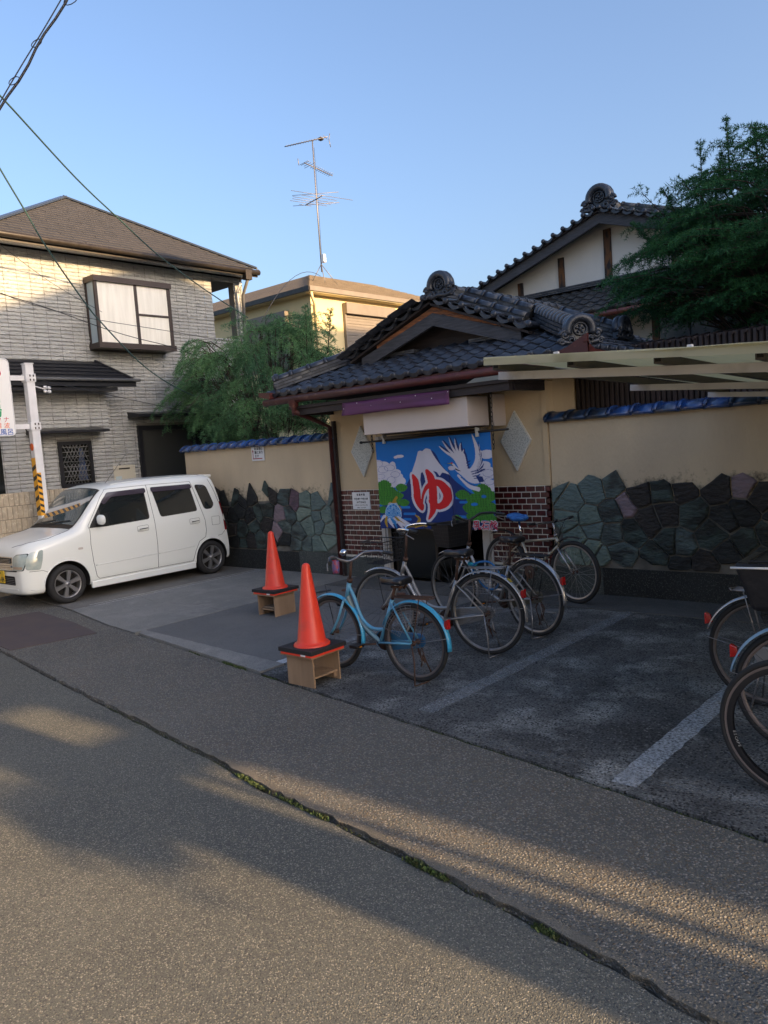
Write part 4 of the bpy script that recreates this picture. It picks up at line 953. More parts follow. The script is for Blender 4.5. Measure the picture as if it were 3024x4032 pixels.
# pines
def pine(cx, cy, r):
    ell(cx, cy, r, r*.62, GR); 
    for k in range(-3, 4): ell(cx+k*r*.30, cy-r*(.5-.045*k*k), r*.22, r*.24, GR)
    for k in (-2,-1,0,1,2):
        x = cx+k*r*.36; stroke([(x,cy-r*.72+abs(k)*r*.12),(x+k*r*.03,cy+r*.4)], r*.035, GD, False)
        for j in range(4):
            yy = cy-r*.45+j*r*.24; stroke([(x-r*.13,yy-r*.08),(x,yy+r*.05),(x+r*.13,yy-r*.08)], r*.03, GD, False)
for a in ((.10,.66,.12),(.20,.77,.13),(.02,.78,.10),(.09,.88,.12),(.33,.82,.11),(.42,.70,.09),(.05,1.02,.08),(.45,.92,.08),(.26,.92,.12)): pine(*a)
for a in ((1.40,.83,.10),(1.70,.78,.13),(1.80,.86,.12),(1.60,.90,.13),(1.52,1.01,.12),(1.73,1.0,.13),(1.84,1.02,.10),(1.58,1.13,.13),(1.74,1.12,.1),(1.28,1.17,.09),(1.82,1.17,.09),(1.66,.96,.12)): pine(*a)
for x, y in ((1.72,.86),(1.57,.96)): ell(x, y, .045, .022, SKY)
# crane (plain flying bird)
tips = [(1.12,.13),(1.175,.06),(1.28,.02),(1.37,.045),(1.45,.11),(1.49,.20)]
for k, tp in enumerate(tips):
    q = (1.36+.026*k, .33-.004*k); stroke([(1.45+.014*k,.52), q, ((q[0]*.45+tp[0]*.55)-.012, q[1]*.45+tp[1]*.55), tp], [.055,.062,.046,.008], NV_); 
    stroke([(1.43+.014*k,.52), (q[0]-.022,q[1]), ((q[0]*.45+tp[0]*.55)-.034, q[1]*.45+tp[1]*.55+.01), (tp[0]-.014,tp[1]+.015)], [.055,.050,.030,.008], WH)
for k in range(5): stroke([(1.50+.006*k,.40+.035*k),(1.56-.004*k,.37+.04*k)], .012, NV_, False)
stroke([(1.54,.56),(1.66,.40),(1.67,.22),(1.62,.02)], [.10,.09,.06,.01], WH)
for k in range(6): stroke([(1.62,.50+.01*k),(1.70+.003*k,.36+.03*k),(1.70+.016*k,.12+.075*k)], [.02,.030,.008], NV_); stroke([(1.60,.52+.01*k),(1.69,.39+.03*k),(1.71+.016*k,.16+.075*k)], [.03,.024,.006], WH)
pfill(cr([(1.26,.40),(1.30,.39),(1.36,.45),(1.42,.50),(1.50,.47),(1.58,.50),(1.64,.60),(1.70,.66),(1.60,.68),(1.50,.64),(1.42,.57),(1.33,.49)], 5, True), WH)
for k in range(4): stroke([(1.56+.012*k,.52+.03*k),(1.66+.01*k,.50+.035*k)], .012, NV_, False)
pfill([(1.62,.58),(1.72,.59),(1.75,.66),(1.66,.67)], NV_); stroke([(1.36,.56),(1.50,.70),(1.64,.76)], [.03,.05,.06], WH); stroke([(1.40,.585),(1.5,.665),(1.6,.71)], .008, NV_)
stroke([(1.27,.41),(1.33,.47),(1.40,.50)], [.012,.018,.008], (.01,.01,.03)); stroke([(1.20,.385),(1.27,.395)], [.006,.016], (.35,.33,.05), False); ell(1.275,.385,.018,.011,RD)
ell(1.26,.455,.07,.03,WH)
# turtle
for x, y, rx, ry, a in ((.30,.93,.035,.055,-.4),(.18,.95,.03,.05,.5),(.37,1.0,.03,.05,-.6)): ell(x, y, rx, ry, OC, 0, a)
stroke([(.24,.93),(.28,.88),(.33,.84)], [.05,.05,.045], OC)
ell(.25,1.08,.155,.155,(.35,.55,.75)); ell(.25,1.08,.145,.145,(.008,.20,.55))
for cx, cy in ((.25,1.02),(.25,1.13),(.16,1.07),(.34,1.07),(.17,1.17),(.33,1.17),(.19,.97),(.31,.97)):
    for rr in (.05,.028):
        P = [(cx+rr*cos(q*pi/3), cy+rr*sin(q*pi/3)) for q in range(7)]; stroke(P, .007, (.35,.55,.75), False)
ell(.25,1.08,.155,.155,(.40,.60,.78),.86)
for k, (P, c) in enumerate((([(.0,1.2),(.07,1.12),(.12,1.14)],WH),([(.12,1.28),(.10,1.2),(.12,1.13)],OC),([(.24,1.3),(.18,1.22),(.16,1.16)],WH),([(.32,1.3),(.26,1.22),(.2,1.17)],(.01,.22,.55)),([(.42,1.3),(.34,1.2),(.24,1.15)],WH),([(.5,1.28),(.4,1.2),(.28,1.13)],OC),([(.6,1.25),(.48,1.22),(.34,1.12)],WH),([(.66,1.12),(.64,1.22),(.48,1.26),(.36,1.2)],WH),([(.62,1.10),(.67,1.16),(.62,1.24),(.5,1.27)],OC),([(.6,1.28),(.7,1.24),(.8,1.26)],OC))): stroke(P, [.015,.05,.03], c)
# the big red letter with a white outline
YU = [([(.655,.72),(.69,.80),(.70,.92),(.70,1.0),(.725,1.08),(.76,1.13),(.785,1.10)], [.03,.09,.10,.10,.09,.07,.04]), ([(.765,1.10),(.79,1.0),(.83,.93),(.89,.87),(.97,.83),(1.07,.84),(1.14,.92),(1.16,1.0),(1.12,1.08),(1.04,1.12),(.96,1.10),(.92,1.05)], [.03,.045,.05,.06,.07,.09,.11,.11,.10,.08,.07,.06]),
      ([(.90,.68),(.945,.76),(.965,.88),(.96,1.0),(.955,1.10),(.93,1.18),(.87,1.27)], [.05,.10,.11,.11,.10,.07,.02])]
YU = [([(x*1.04-.055, .475+(y-.68)*1.16) for x, y in P], [q*1.12 for q in ws]) for P, ws in YU]
for P, ws in YU: stroke(P, [w_+.068 for w_ in ws], WH)
for P, ws in YU: stroke(P, ws, RD)
for x in (1.185,): img[(abs(gx-x-.02*gy) < .004) & (gy > .45)] *= .5
t = thing('noren_curtain', 'blue printed cloth curtain with snowy mountain, crane, turtle and a big red ゆ', 'curtain', (-5.84, 7.5, 1.3))
def cloth(u, v):       # u,v in 0..1 (v=0 top)
    w0 = -6.725 + u * 1.76; x = w0 + (u-.5)*.06*v
    xx = x; y = 7.50 + .016*sin(u*23)*v**.6 + .007*sin(u*51+v*2)*(.2+v) + .010*sin(u*9+2.2*v) + .03*v*sin(u*3) + (.014*np.exp(-((u-.62-.02*v)/.012)**2) if v > .3 else 0)
    return x, y, 1.862 - v * 1.125 + .004*sin(u*14)*v + (.02*u)
vs = [cloth(u, v) for v in np.linspace(0, 1, NV) for u in np.linspace(0, 1, NU)]
fs = [(r*NU+k, (r+1)*NU+k, (r+1)*NU+k+1, r*NU+k+1) for r in range(NV-1) for k in range(NU-1)]
me = bpy.data.meshes.new('cloth'); me.from_pydata([(a+5.84, b_-7.5, c-1.3) for a, b_, c in vs], [], fs); me.polygons.foreach_set('use_smooth', [True]*len(fs))
ca = me.color_attributes.new('Col', 'FLOAT_COLOR', 'POINT'); ca.data.foreach_set('color', np.concatenate([img, np.ones((NV, NU, 1))], 2).ravel())
me.materials.append(attr_mat('printed_cloth', .75)); me.update()
o = bpy.data.objects.new('cloth', me); COL.objects.link(o); o.parent = t; WO[o] = Vector((-5.84,7.5,1.3))
m_wprint = mat('white_print', (.68,.66,.68), .7); m_rprint = mat('red_print', (.50,.015,.06), .7)
for mt_, b_, off in ((m_wprint, .008, 7.463), (m_rprint, .0015, 7.460)): text('牛乳石鹸', .112, mt_, t, (-5.36, off, .765), (1,0,0), (0,0,1), bold=b_, name='print_lettering')
m_clip = mat('white_clip', (.6,.6,.56), .5)
for x in (-6.57, -5.14):
    mb = MB(); mb.box((x-.016,7.475,1.83),(x+.016,7.525,1.90)); mb.box((x-.010,7.46,1.895),(x+.010,7.54,1.94)); bevel(mb.build('clip', m_clip, t), .006)
mb = MB(); mb.tube([(-6.98,7.5,1.867),(-4.72,7.5,1.889)], .0125, 8); mb.tube([(-6.99,7.5,1.867),(-6.96,7.5,1.867)], .018, 8)
rod = mb.build('curtain_rod', BLK, None); tag(rod, 'black rod that carries the blue curtain across the doorway', 'rod')
for x, z0, zt in ((-6.78, 1.76, 2.36), (-4.93, 1.70, 2.36)):
    t = thing('hanging_chain', ('left' if x < -6 else 'right') + ' black chain holding the ' + ('left' if x < -6 else 'right') + ' end of the curtain rod', 'chain', (x, 7.5, zt), 'chains holding the curtain rod')
    z = zt; k = 0
    while z > z0:
        mb = MB(); pts = []
        for q in range(10):
            a = 2*pi*q/10; dx = .013*cos(a); dz = .034*sin(a); pts.append((x+(dx if k % 2 else 0), 7.5+(0 if k % 2 else dx), z-.03+dz))
        mb.tube(pts, .0045, 5, closed=True); mb.build('link', BLK, t); z -= .052; k += 1

# ================================================================ grey two-storey house at the left
m_side = mat('grey_embossed_siding', (.37,.375,.36), .4, c2=(.30,.305,.295), scale=10, bump=.8, bscale=22, bdist=.02, island=.07, spec=.5, stretch=(1,.5,1.6), c3=(.26,.265,.26), s3=.9, t3=(.45,.85))
m_backing = mat('siding_joint', (.16,.155,.145), .9)
t = thing('grey_house', 'two storey house with grey embossed siding, dark hip roof and bay window', 'house', (-13.5, 6, 0)); GH = t
HX = -13.5
mb = MB(); mb.box((-20, -1, 0), (HX-.02, 10.10, 5.62)); mb.box((-20, 10.10, 0), (HX-.02, 11.03, 4.30)); mb.box((-20, 10.10, 5.5), (HX-.02, 11.03, 5.62)); mb.box((HX-.18, 10.87, 4.3), (HX-.02, 11.03, 5.5)); mb.box((-20,10.10,4.30),(-15.2,11.03,5.5)); mb.build('wall', m_backing, t)
mb = MB(); mb.box((-19, -1, 0), (-13.22, 7.48, 3.20)); mb.build('wall', m_backing, t)
def siding(x, y0, y1, z0, z1, holes, par, step=(.227,.066)):
    mb = MB(); z = z0; j = 0
    while z < z1 - .02:
        y = y0 - (.0 if j % 2 else .0); zz = min(z+step[1], z1)
        while y < y1 - .01:
            a, b_ = y, min(y+step[0], y1)
            segs = [(a, b_)]
            for (hy0, hz0, hy1, hz1) in holes:
                if zz > hz0+.01 and z < hz1-.01:
                    ns = []
                    for s0, s1 in segs:
                        if s1 <= hy0 or s0 >= hy1: ns.append((s0, s1))
                        else:
                            if s0 < hy0: ns.append((s0, hy0))
                            if s1 > hy1: ns.append((hy1, s1))
                    segs = ns
            for s0, s1 in segs:
                if s1-s0 < .02: continue
                n = 5 if s1-s0 > .2 else 2; ys = np.linspace(s0+.003, s1-.003, n+1)
                wob = [R_(-.010,.010) for _ in ys]; d = [R_(.006,.022) for _ in ys]
                vs = []
                for k, yy in enumerate(ys):
                    zl = z + .012 + wob[k]; vs += [(x, yy, z), (x + d[k], yy, min(zl+.008, zz-.016)), (x + d[k]*.55, yy, zz-.011), (x, yy, zz)]
                fs = [(k*4+q, (k+1)*4+q, (k+1)*4+q+1, k*4+q+1) for k in range(n) for q in range(3)]
                mb.add(vs, fs)
            y += step[0]
        z += step[1]; j += 1
    o = mb.build('siding_tiles', m_side, par, fixn=False); o['kind'] = 'stuff'; return o
siding(HX, 1.0, 11.05, 3.0, 5.62, [(7.44, 3.96, 9.02, 5.21), (10.28, 4.34, 10.86, 5.48)], t)
siding(HX, 7.48, 11.05, 0.6, 3.0, [(8.22, 0, 11.0, 2.53)], t)
siding(-13.20, 1.0, 7.48, 0.6, 3.20, [(6.47, 1.48, 7.09, 2.28), (4.6, 1.3, 5.5, 2.35)], t)
mb = MB(); mb.box((HX-.02,11.05,.6),(HX+.02,11.09,5.6)); mb.box((HX-.0,8.2,2.96),(HX+.022,11.05,3.02)); mb.build('corner_trim', m_side, t)
# eaves, gutter, hip roof
EX, EY0, EY1, EZ = -13.06, -2.6, 11.19, 5.74
m_roof = mat('dark_brown_slate', (.034,.031,.031), .75, c2=(.024,.023,.024), scale=5, bump=.3, bscale=60, island=.10)
apex = Vector((-15.98, 8.56, 7.50)); 
c1, c0 = Vector((EX, EY1, EZ)), Vector((EX, 5.5, EZ))
pitch = (apex.z-EZ)/(EX-apex.x)
L0 = Vector((EX, 5.5, EZ))
back = Vector((-20.5, EY1, EZ)); l2 = Vector((-20.5, 5.5, EZ))
mb = MB(); dz = Vector((0,0,-.02))
mb.add([c1+dz, L0+dz, apex+dz, back+dz, l2+dz, Vector((-16.5,8.56,7.5))+dz], [(1,0,2),(0,3,5,2),(3,4,5),(4,1,2,5)]); mb.build('roof_deck', m_roof, t)
mb = MB(); nc = 21       # courses of slates on the visible face: a triangle c0(left),c1(right),apex
for j in range(nc):
    f0, f1 = j/nc, (j+1.25)/nc; f1 = min(f1, 1)
    a0, b0 = L0.lerp(apex, f0), c1.lerp(apex, f0); a1, b1 = L0.lerp(apex, f1), c1.lerp(apex, f1)
    y = a0.y - (j % 3)*.3; 
    while y < b0.y:
        y0, y1 = max(y, a0.y), min(y+.91, b0.y); y += .91
        if y1-y0 < .05: continue
        up0 = (a1.x-a0.x, a1.z-a0.z)
        u0, u1 = max(y0, a1.y), min(y1, b1.y)
        if u1 <= u0: u0 = u1 = min(max((y0+y1)/2, a1.y), b1.y)
        mb.add([(a0.x, y0+.006, a0.z+.004), (a0.x, y1-.006, a0.z+.004), (a0.x, y1-.006, a0.z+.018), (a0.x, y0+.006, a0.z+.018), (a1.x, u1, a1.z+.006), (a1.x, u0, a1.z+.006)], [(0,1,2,3),(3,2,4,5)])
o = mb.build('roof_slates', m_roof, t, fixn=False); o['kind'] = 'stuff'
m_ridgem = mat('blue_grey_ridge_metal', (.07,.085,.11), .35, .5)
for a, b_ in ((c1, apex), (L0, apex)):
    mb = MB(); mb.beam(a+Vector((0,0,.03)), b_+Vector((0,0,.03)), .13, .035); mb.build('hip_cap', m_ridgem, t)
mb = MB(); mb.box((EX-.42, 5.0, EZ-.09), (EX-.02, EY1-.02, EZ-.06)); mb.build('soffit', m_wht, t)
mb = MB(); mb.box((EX-.02, 1.0, EZ-.16), (EX+.01, EY1, EZ-.01)); mb.build('fascia', DARKM, t)
mb = MB(); mb.tube([(EX+.06, 1.0, EZ-.05),(EX+.06, EY1+.0, EZ-.08)], .055, 8); mb.build('gutter', DARKM, t)
mb = MB(); mb.tube([(EX+.06, EY1-.02, EZ-.06),(-20, EY1+.02, EZ-.06)], .055, 8); mb.build('gutter', DARKM, t)
mb = MB(); mb.box((EX+.0,10.78,EZ-.26),(EX+.12,10.94,EZ-.06)); mb.build('gutter_box', DARKM, t)
m_gpipe = mat('grey_pipe', (.12,.12,.12), .5)
mb = MB(); mb.tube([(EX+.06,10.86,EZ-.26),(-13.36,11.0,EZ-.50),(-13.40,11.0,4.6),(-13.40,11.02,3.0)], .035, 8); mb.build('downpipe', m_gpipe, t)
mb = MB(); mb.tube([(EX-.1,10.8,EZ-.3),(-13.42,10.90,EZ-.42),(-13.43,10.92,4.4)], .03, 8); mb.build('downpipe', m_board, t)
# bay window
w = MB(); bx = -13.15
for z0, z1 in ((5.13,5.23),(3.94,4.04)): w.box((HX, 7.42, z0), (bx+.03, 9.04, z1))
for y in (7.44, 8.24, 8.95): w.box((bx-.05, y, 4.04), (bx, y+.055, 5.13))
w.box((HX, 7.44, 4.04), (HX+.05, 7.50, 5.13))
w.box((bx-.03, 8.295, 4.57), (bx-.005, 8.95, 4.61)); w.box((HX, 9.00, 4.04), (bx, 9.02, 5.13))
fr = w.build('bay_window_frame', mat('dark_brown_aluminium', (.06,.045,.04), .4, .4), t)
m_blind = mat('frosted_pane', (.88,.85,.76), .3, c2=(.78,.75,.66), scale=2.2, spec=.6, bump=.25, bscale=14, stretch=(1,7,.6))
m_blindb = mat('bluish_pane', (.45,.54,.57), .15, spec=.6)  # bluish tone of the unlit side pane put into its base colour
for y0, y1, z0, z1 in ((7.495,8.24,4.04,5.13),(8.295,8.95,4.04,4.57),(8.295,8.95,4.61,5.13)):
    mb = MB(); mb.box((bx-.03, y0, z0), (bx-.02, y1, z1)); mb.build('pane', m_blind, fr)
mb = MB(); mb.box((HX+.05, 7.46, 4.04), (bx-.05, 7.47, 5.13)); mb.build('pane', m_blindb, fr)
# lean-to roof over the bump-out, awnings, windows
m_blackm = mat('black_metal_roof', (.022,.023,.028), .35, .4)
mb = MB(); mb.hexa([(-12.78,1.0,3.30),(-12.78,7.78,3.30),(-13.5,7.5,3.69),(-13.5,1.0,3.69),(-12.78,1.0,3.34),(-12.78,7.78,3.34),(-13.5,7.5,3.73),(-13.5,1.0,3.73)]); mb.build('lean_to_roof', m_blackm, t)
for k in range(1, 5):
    f = k/5; x = -12.78-.72*f; z = 3.345+.39*f; mb = MB(); mb.beam((x,1.0,z+.008),(x,7.78-.28*f,z+.008), .03, .022); mb.build('roof_seam', m_blackm, t)
mb = MB(); mb.beam((-12.78,7.79,3.345),(-13.5,7.51,3.74), .06,.05); mb.build('roof_edge', m_blackm, t)
mb = MB(); mb.box((-12.80,1.0,3.20),(-12.74,7.84,3.30)); mb.build('roof_fascia', m_blackm, t)
mb = MB(); mb.tube([(-12.70,1.0,3.31),(-12.70,7.9,3.31)], .03, 8); mb.build('gutter', m_gpipe, t)
mb = MB(); mb.box((-13.2,1.0,3.13),(-12.8,7.5,3.19)); mb.build('roof_soffit', m_blackm, t)
mb = MB(); mb.hexa([(-13.2,5.95,2.42),(-12.86,5.95,2.42),(-12.86,7.30,2.42),(-13.2,7.30,2.42),(-13.2,5.95,2.52),(-12.86,5.95,2.46),(-12.86,7.30,2.46),(-13.2,7.30,2.52)]); mb.build('window_awning', m_blackm, t)
mb = MB(); mb.hexa([(-13.5,8.05,2.68),(-13.1,8.05,2.68),(-13.1,11.3,2.68),(-13.5,11.3,2.68),(-13.5,8.05,2.80),(-13.1,8.05,2.73),(-13.1,11.3,2.73),(-13.5,11.3,2.80)]); mb.build('door_awning', m_blackm, t)
w = MB(); 
for a, b_ in (((-13.22,6.47,1.48),(-13.16,6.53,2.28)),((-13.22,7.03,1.48),(-13.16,7.09,2.28)),((-13.22,6.53,1.48),(-13.16,7.03,1.54)),((-13.22,6.53,2.22),(-13.16,7.03,2.28))): w.box(a, b_)
fr = w.build('lattice_window_frame', m_blackm, t)
mb = MB(); mb.box((-13.21,6.53,1.54),(-13.20,7.03,2.22)); mb.build('pane', m_glassdk, fr)
m_bcloth = mat('blue_cloth_behind_glass', (.035,.055,.11), .9)
mb = MB(); mb.poly([(6.80,1.58),(6.98,1.58),(6.93,2.15),(6.86,2.15)], lambda y,z:(-13.197,y,z)); mb.build('blue_cloth', m_bcloth, fr)
mb = MB()
for k in range(9):
    y = 6.53 + k*.0625
    for s_ in (-1, 1):
        for z0 in (1.54, 1.88):
            y2 = y + s_*.17
            if 6.5 < y2 < 7.06: mb.tube([(-13.175, y, z0), (-13.175, y2, z0+.34)], .006, 4)
for k in range(8): mb.box((-13.195,6.53,1.58+k*.085),(-13.19,7.03,1.592+k*.085))
mb.build('lattice', m_gpipe, fr)
w = MB(); w.box((-13.5,8.22,0),(-13.44,8.30,2.53)); w.box((-13.5,8.3,2.44),(-13.44,11.2,2.53)); w.box((-13.5,9.42,0),(-13.45,9.52,2.44)); fr = w.build('shutter_door_frame', m_blackm, t)
mb = MB(); mb.box((-13.5,8.3,0),(-13.47,9.42,2.44)); mb.build('door_screen', mat('dark_screen', (.022,.023,.02), .7), fr)
mb = MB(); mb.box((-13.5,9.52,0),(-13.47,11.2,2.44)); mb.build('door_screen', m_glassdk, fr)
w = MB(); w.box((-13.22,4.6,1.3),(-13.16,5.5,2.35)); w.build('side_window', m_glassdk, t)
t = thing('water_heater', 'cream wall box of a gas water heater above the car roof', 'water heater', (-13.35, 7.75, 1.5))
mb = MB(); mb.box((-13.5,7.52,1.28),(-13.28,7.98,1.80)); bevel(mb.build('casing', mat('cream_enamel', (.50,.47,.38), .4), t), .01)
mb = MB(); mb.box((-13.28,7.64,1.725),(-13.272,7.86,1.75)); mb.build('vent_slot', BLK, t)
mb = MB(); mb.box((-13.28,7.56,1.45),(-13.274,7.68,1.60)); mb.build('data_label', m_blindb, t)
mb = MB(); mb.sph((-13.36,7.72,1.81),.02,8,6); mb.build('top_fitting', m_gpipe, t)

# ================================================================ yellow house
m_cream = mat('cream_render', (.68,.56,.31), .85, c2=(.62,.51,.28), scale=1.2)
m_roofy = mat('brown_shingle', (.15,.115,.075), .9, c2=(.10,.078,.055), scale=25, bump=.8, bscale=40, bdist=.03, island=.12)  # brownish shingle colour, the same on every roof face
m_shut = mat('taupe_shutter', (.19,.16,.13), .5, c2=(.16,.135,.11), scale=3)
t = thing('yellow_house', 'cream yellow house with closed shutters and low hip roof behind the left tree', 'house', (-20, 20, 0))
YX, YY, YZ = -18.5, 18.0, 7.02
mb = MB(); mb.box((-30, YY, 0), (YX, 26.0, YZ-.05)); mb.build('wall', m_cream, t)
ex, ey = YX+.35, YY-.35
ap = (ex-2.3, ey+2.3, YZ+1.05)
mb = MB(); mb.add([(ex,ey,YZ),(ex,26.6,YZ),(-30.5,26.6,YZ),(-30.5,ey,YZ),ap,(ap[0],23.2,YZ+1.05),(-27,ap[1],YZ+1.05)], [(0,1,5,4),(1,2,5),(2,3,6),(3,0,4,6),(2,6,4,5)]); mb.build('roof', m_roofy, t)
mb = MB(); n = 14
for j in range(n):
    f0, f1 = j/n, (j+1.2)/n; 
    for (A0, B0, A1, B1) in (((ex,ey),(ex,26.6),(ap[0],ap[1]),(ap[0],23.2)),):
        a0 = (A0[0]+(A1[0]-A0[0])*f0, A0[1]+(A1[1]-A0[1])*f0); b0 = (B0[0]+(B1[0]-B0[0])*f0, B0[1]+(B1[1]-B0[1])*f0)
        xx1 = A0[0]+(A1[0]-A0[0])*f1; z0 = YZ+f0*1.05+.005; z1 = YZ+f1*1.05; y = a0[1]-R_(0,.3)
        while y < b0[1]:
            y0, y1 = max(y, a0[1]), min(y+.45, b0[1]); y += .45
            if y1-y0 > .03: sh = max(0, (ap[1]-ey)*(f1-f0)); mb.add([(a0[0],y0,z0),(a0[0],y1-.01,z0),(a0[0],y1-.01,z0+.02),(a0[0],y0,z0+.02),(xx1,min(y1,max(y0,0)+.45),z1+.004),(xx1,y0,z1+.004)], [(0,1,2,3),(3,2,4,5)])
o = mb.build('roof_shingles', m_roofy, t, fixn=False); o['kind'] = 'stuff'
for a, b_, wd, hh, zz in (((ex+.03,ey-.03),(ex+.03,26.6),.06,.15,YZ-.06),((ex+.03,ey-.03),(-30.5,ey-.03),.06,.15,YZ-.06)):
    mb = MB(); mb.beam((a[0],a[1],zz),(b_[0],b_[1],zz),wd,hh); mb.build('eave_gutter', m_shut if a[0]==b_[0] else DARKM, t)
mb = MB(); mb.box((YX+.002,ey,YZ-.16),(ex,26.6,YZ-.13)); mb.build('soffit', mat('cream_soffit', (.6,.52,.34), .8), t)
mb = MB(); mb.box((-30.5,ey,YZ-.16),(YX,YY-.002,YZ-.13)); mb.build('soffit', m_cream, t)
mb = MB(); mb.tube([(ex-.05,ey+.1,YZ-.1),(ex-.05,ey+.15,YZ-.35),(YX+.06,YY+.12,YZ-.5),(YX+.06,YY+.12,2)], .045, 8); mb.build('downpipe', m_cream, t)
# shuttered windows
def shutter(par, A, face, n=14, w_=2.4, h=1.9):
    x, y, z = A; 
    def bx(a0, d0, z0, a1, d1, z1, mt, name, pp=par):
        mb = MB()
        if face == 'X': mb.box((x+d0, y+a0, z+z0), (x+d1, y+a1, z+z1))
        else: mb.box((x+a0, y-d0, z+z0), (x+a1, y-d1, z+z1))
        return mb.build(name, mt, pp)
    s = bx(0,.003,h-.36,w_,.22,h,m_shut,'shutter_box'); bx(0,.003,0,.06,.12,h-.362,m_shut,'shutter_rail'); bx(w_-.06,.003,0,w_,.12,h-.362,m_shut,'shutter_rail')
    for k in range(n): bx(.062,.02,k*(h-.37)/n+.004,w_-.062,.05+.012*(k%2),(k+1)*(h-.37)/n-.004,m_shut,'shutter_slat')
shutter(t, (YX, 19.45, 4.75), 'X', 16, 2.55, 1.95)
shutter(t, (-22.3, YY, 4.6), 'Y', 14, 2.75, 1.9)

# tv antenna
m_al = mat('aluminium', (.20,.18,.16), .5, .5)
t = thing('tv_antenna', 'tall roof mast with three TV antennas on the yellow house', 'antenna', (-18.8, 18.97, 7.3))
a0, a1 = Vector((-18.85, 18.97, 7.75)), Vector((-18.85, 19.0, 12.0)); P = lambda f: a0.lerp(a1, f)
mb = MB(); mb.tube([a0, a1], [.022,.018], 8); mb.build('mast', m_al, t)
for dx, dy in ((-.35,-.25),(.35,-.25),(.25,.45),(-.25,.4)):
    mb = MB(); mb.tube([a0+Vector((0,0,.25)), (a0.x+dx, a0.y+dy, 7.33)], .012, 6); mb.build('stay_leg', m_al, t)
def yagi(c, d, L, els, boom=.016):
    c = Vector(c); d = Vector(d).normalized(); s = d.cross(Vector((0,0,1))).normalized()
    mb = MB(); mb.tube([c - d*L*.35, c + d*L*.65], boom, 6); bm_ = mb.build('boom', m_al, t)
    for f, l in els:
        q = c - d*L*.35 + d*L*f; mb = MB(); mb.tube([q - s*l/2, q + s*l/2], .008, 5); mb.build('element', m_al, bm_)
    return bm_
vis = Vector((.75,.66,0)); dpt = Vector((-.66,.75,0))
yagi(a1+Vector((0,0,.02)), -vis*.93+dpt*.3+Vector((0,0,-.02)), 1.55, [(.05,.35),(.12,.3)] + [(.22+.06*k,.16) for k in range(13)])
for sg in (-1,1):
    mb = MB(); q = a1 + vis*.55; mb.tube([q, q+dpt*.1+Vector((.05,0,sg*.22))], .012, 5); mb.build('reflector', m_al, t)
mb = MB(); mb.box(tuple(a1+vis*.28-Vector((.06,.06,.0))), tuple(a1+vis*.28+Vector((.06,.06,.08)))); mb.build('feed_box', DARKM, t)
yagi(P(.80), vis*.75+dpt*.7+Vector((0,0,-.18)), 1.2, [(.0,.45),(.04,.45),(.12,.4),(.2,.6)] + [(.3+.07*k,.28) for k in range(10)])
mb = MB(); mb.tube([P(.8)-vis*.5+Vector((0,0,.1)), P(.8)-vis*.52+Vector((0,0,.32))], .012, 5); mb.build('reflector', m_al, t)
yagi(P(.56), dpt*.8-vis*.6, 1.1, [(.0,2.4),(.22,1.4),(.45,1.7),(.62,1.5),(.8,1.45),(1.0,.5)], .018)
for z in (.60,.52): 
    mb = MB(); mb.tube([P(z)-vis*.8, P(z)+vis*.75], .008, 5); mb.build('element', m_al, t)
mb = MB(); c = P(.10); mb.box((c.x+.03,c.y-.02,c.z-.13),(c.x+.16,c.y+.08,c.z+.13)); mb.build('booster_box', m_board, t)
mb = MB(); mb.tube([P(.95)+vis*.04, P(.5)+vis*.05, P(.1)+vis*.03], .006, 5); mb.build('feed_cable', BLK, t)

# ================================================================ overhead cables
def sag(a, b_, s, n=24): a, b_ = Vector(a), Vector(b_); return [a.lerp(b_, k/n) - Vector((0,0,s*4*(k/n)*(1-k/n))) for k in range(n+1)]
def cable(label, pts, r, mt): mb = MB(); mb.tube(pts, r, 6); return tag(mb.build('cable', mt, None), label, 'cable', 'overhead cables')
m_gcab = mat('greenish_cable', (.035,.075,.07), .5); m_bcab = mat('black_cable', (.015,.016,.02), .6)
cable('upper green service cable ending at the grey house corner downpipe', cr([(-9.5, 4.26, 6.33), (-9.72, 4.53, 6.34), (-10.8, 5.99, 5.98), (-11.42, 7.0, 5.72), (-12.03, 8.13, 5.39), (-12.76, 9.7, 5.04), (-13.3, 11.03, 4.76)], 5), 0.012, m_gcab)
cable('green service cable running from the left edge down to the left tree', cr([(-10.0, 4.41, 5.86), (-10.14, 4.62, 5.62), (-10.36, 4.99, 5.22), (-10.54, 5.31, 4.85), (-10.88, 5.98, 4.22), (-11.03, 6.3, 3.97), (-11.36, 7.07, 3.46), (-11.63, 7.78, 3.14), (-11.9, 8.57, 2.91)], 5), 0.011, m_gcab)
cable('lower of two thin dark cables crossing the front of the bay window', cr([(-11.5, 4.84, 4.4), (-11.56, 5.07, 4.38), (-11.75, 5.89, 4.26), (-11.94, 6.81, 4.07), (-12.06, 7.48, 3.96), (-12.19, 8.23, 3.87), (-12.3, 8.94, 3.73)], 5), 0.0065, m_bcab)
cable('upper of two thin dark cables crossing the front of the bay window', cr([(-11.5, 5.05, 4.38), (-11.63, 5.46, 4.3), (-11.93, 6.53, 4.21), (-12.36, 8.38, 4.17), (-12.6, 9.6, 4.12)], 5), 0.005, m_bcab)
cable('thin dark cable leaving the white pole insulator towards the left tree', cr([(-11.3, 5.42, 3.11), (-11.65, 6.82, 2.91), (-12.0, 8.54, 2.64)], 5), 0.006, m_bcab)
cable('faint thin cable crossing the sunlit siding at the far left', cr([(-11.5, 4.93, 5.19), (-11.64, 5.18, 5.1), (-12.12, 6.12, 4.76), (-12.6, 7.23, 4.46)], 5), 0.004, m_bcab)
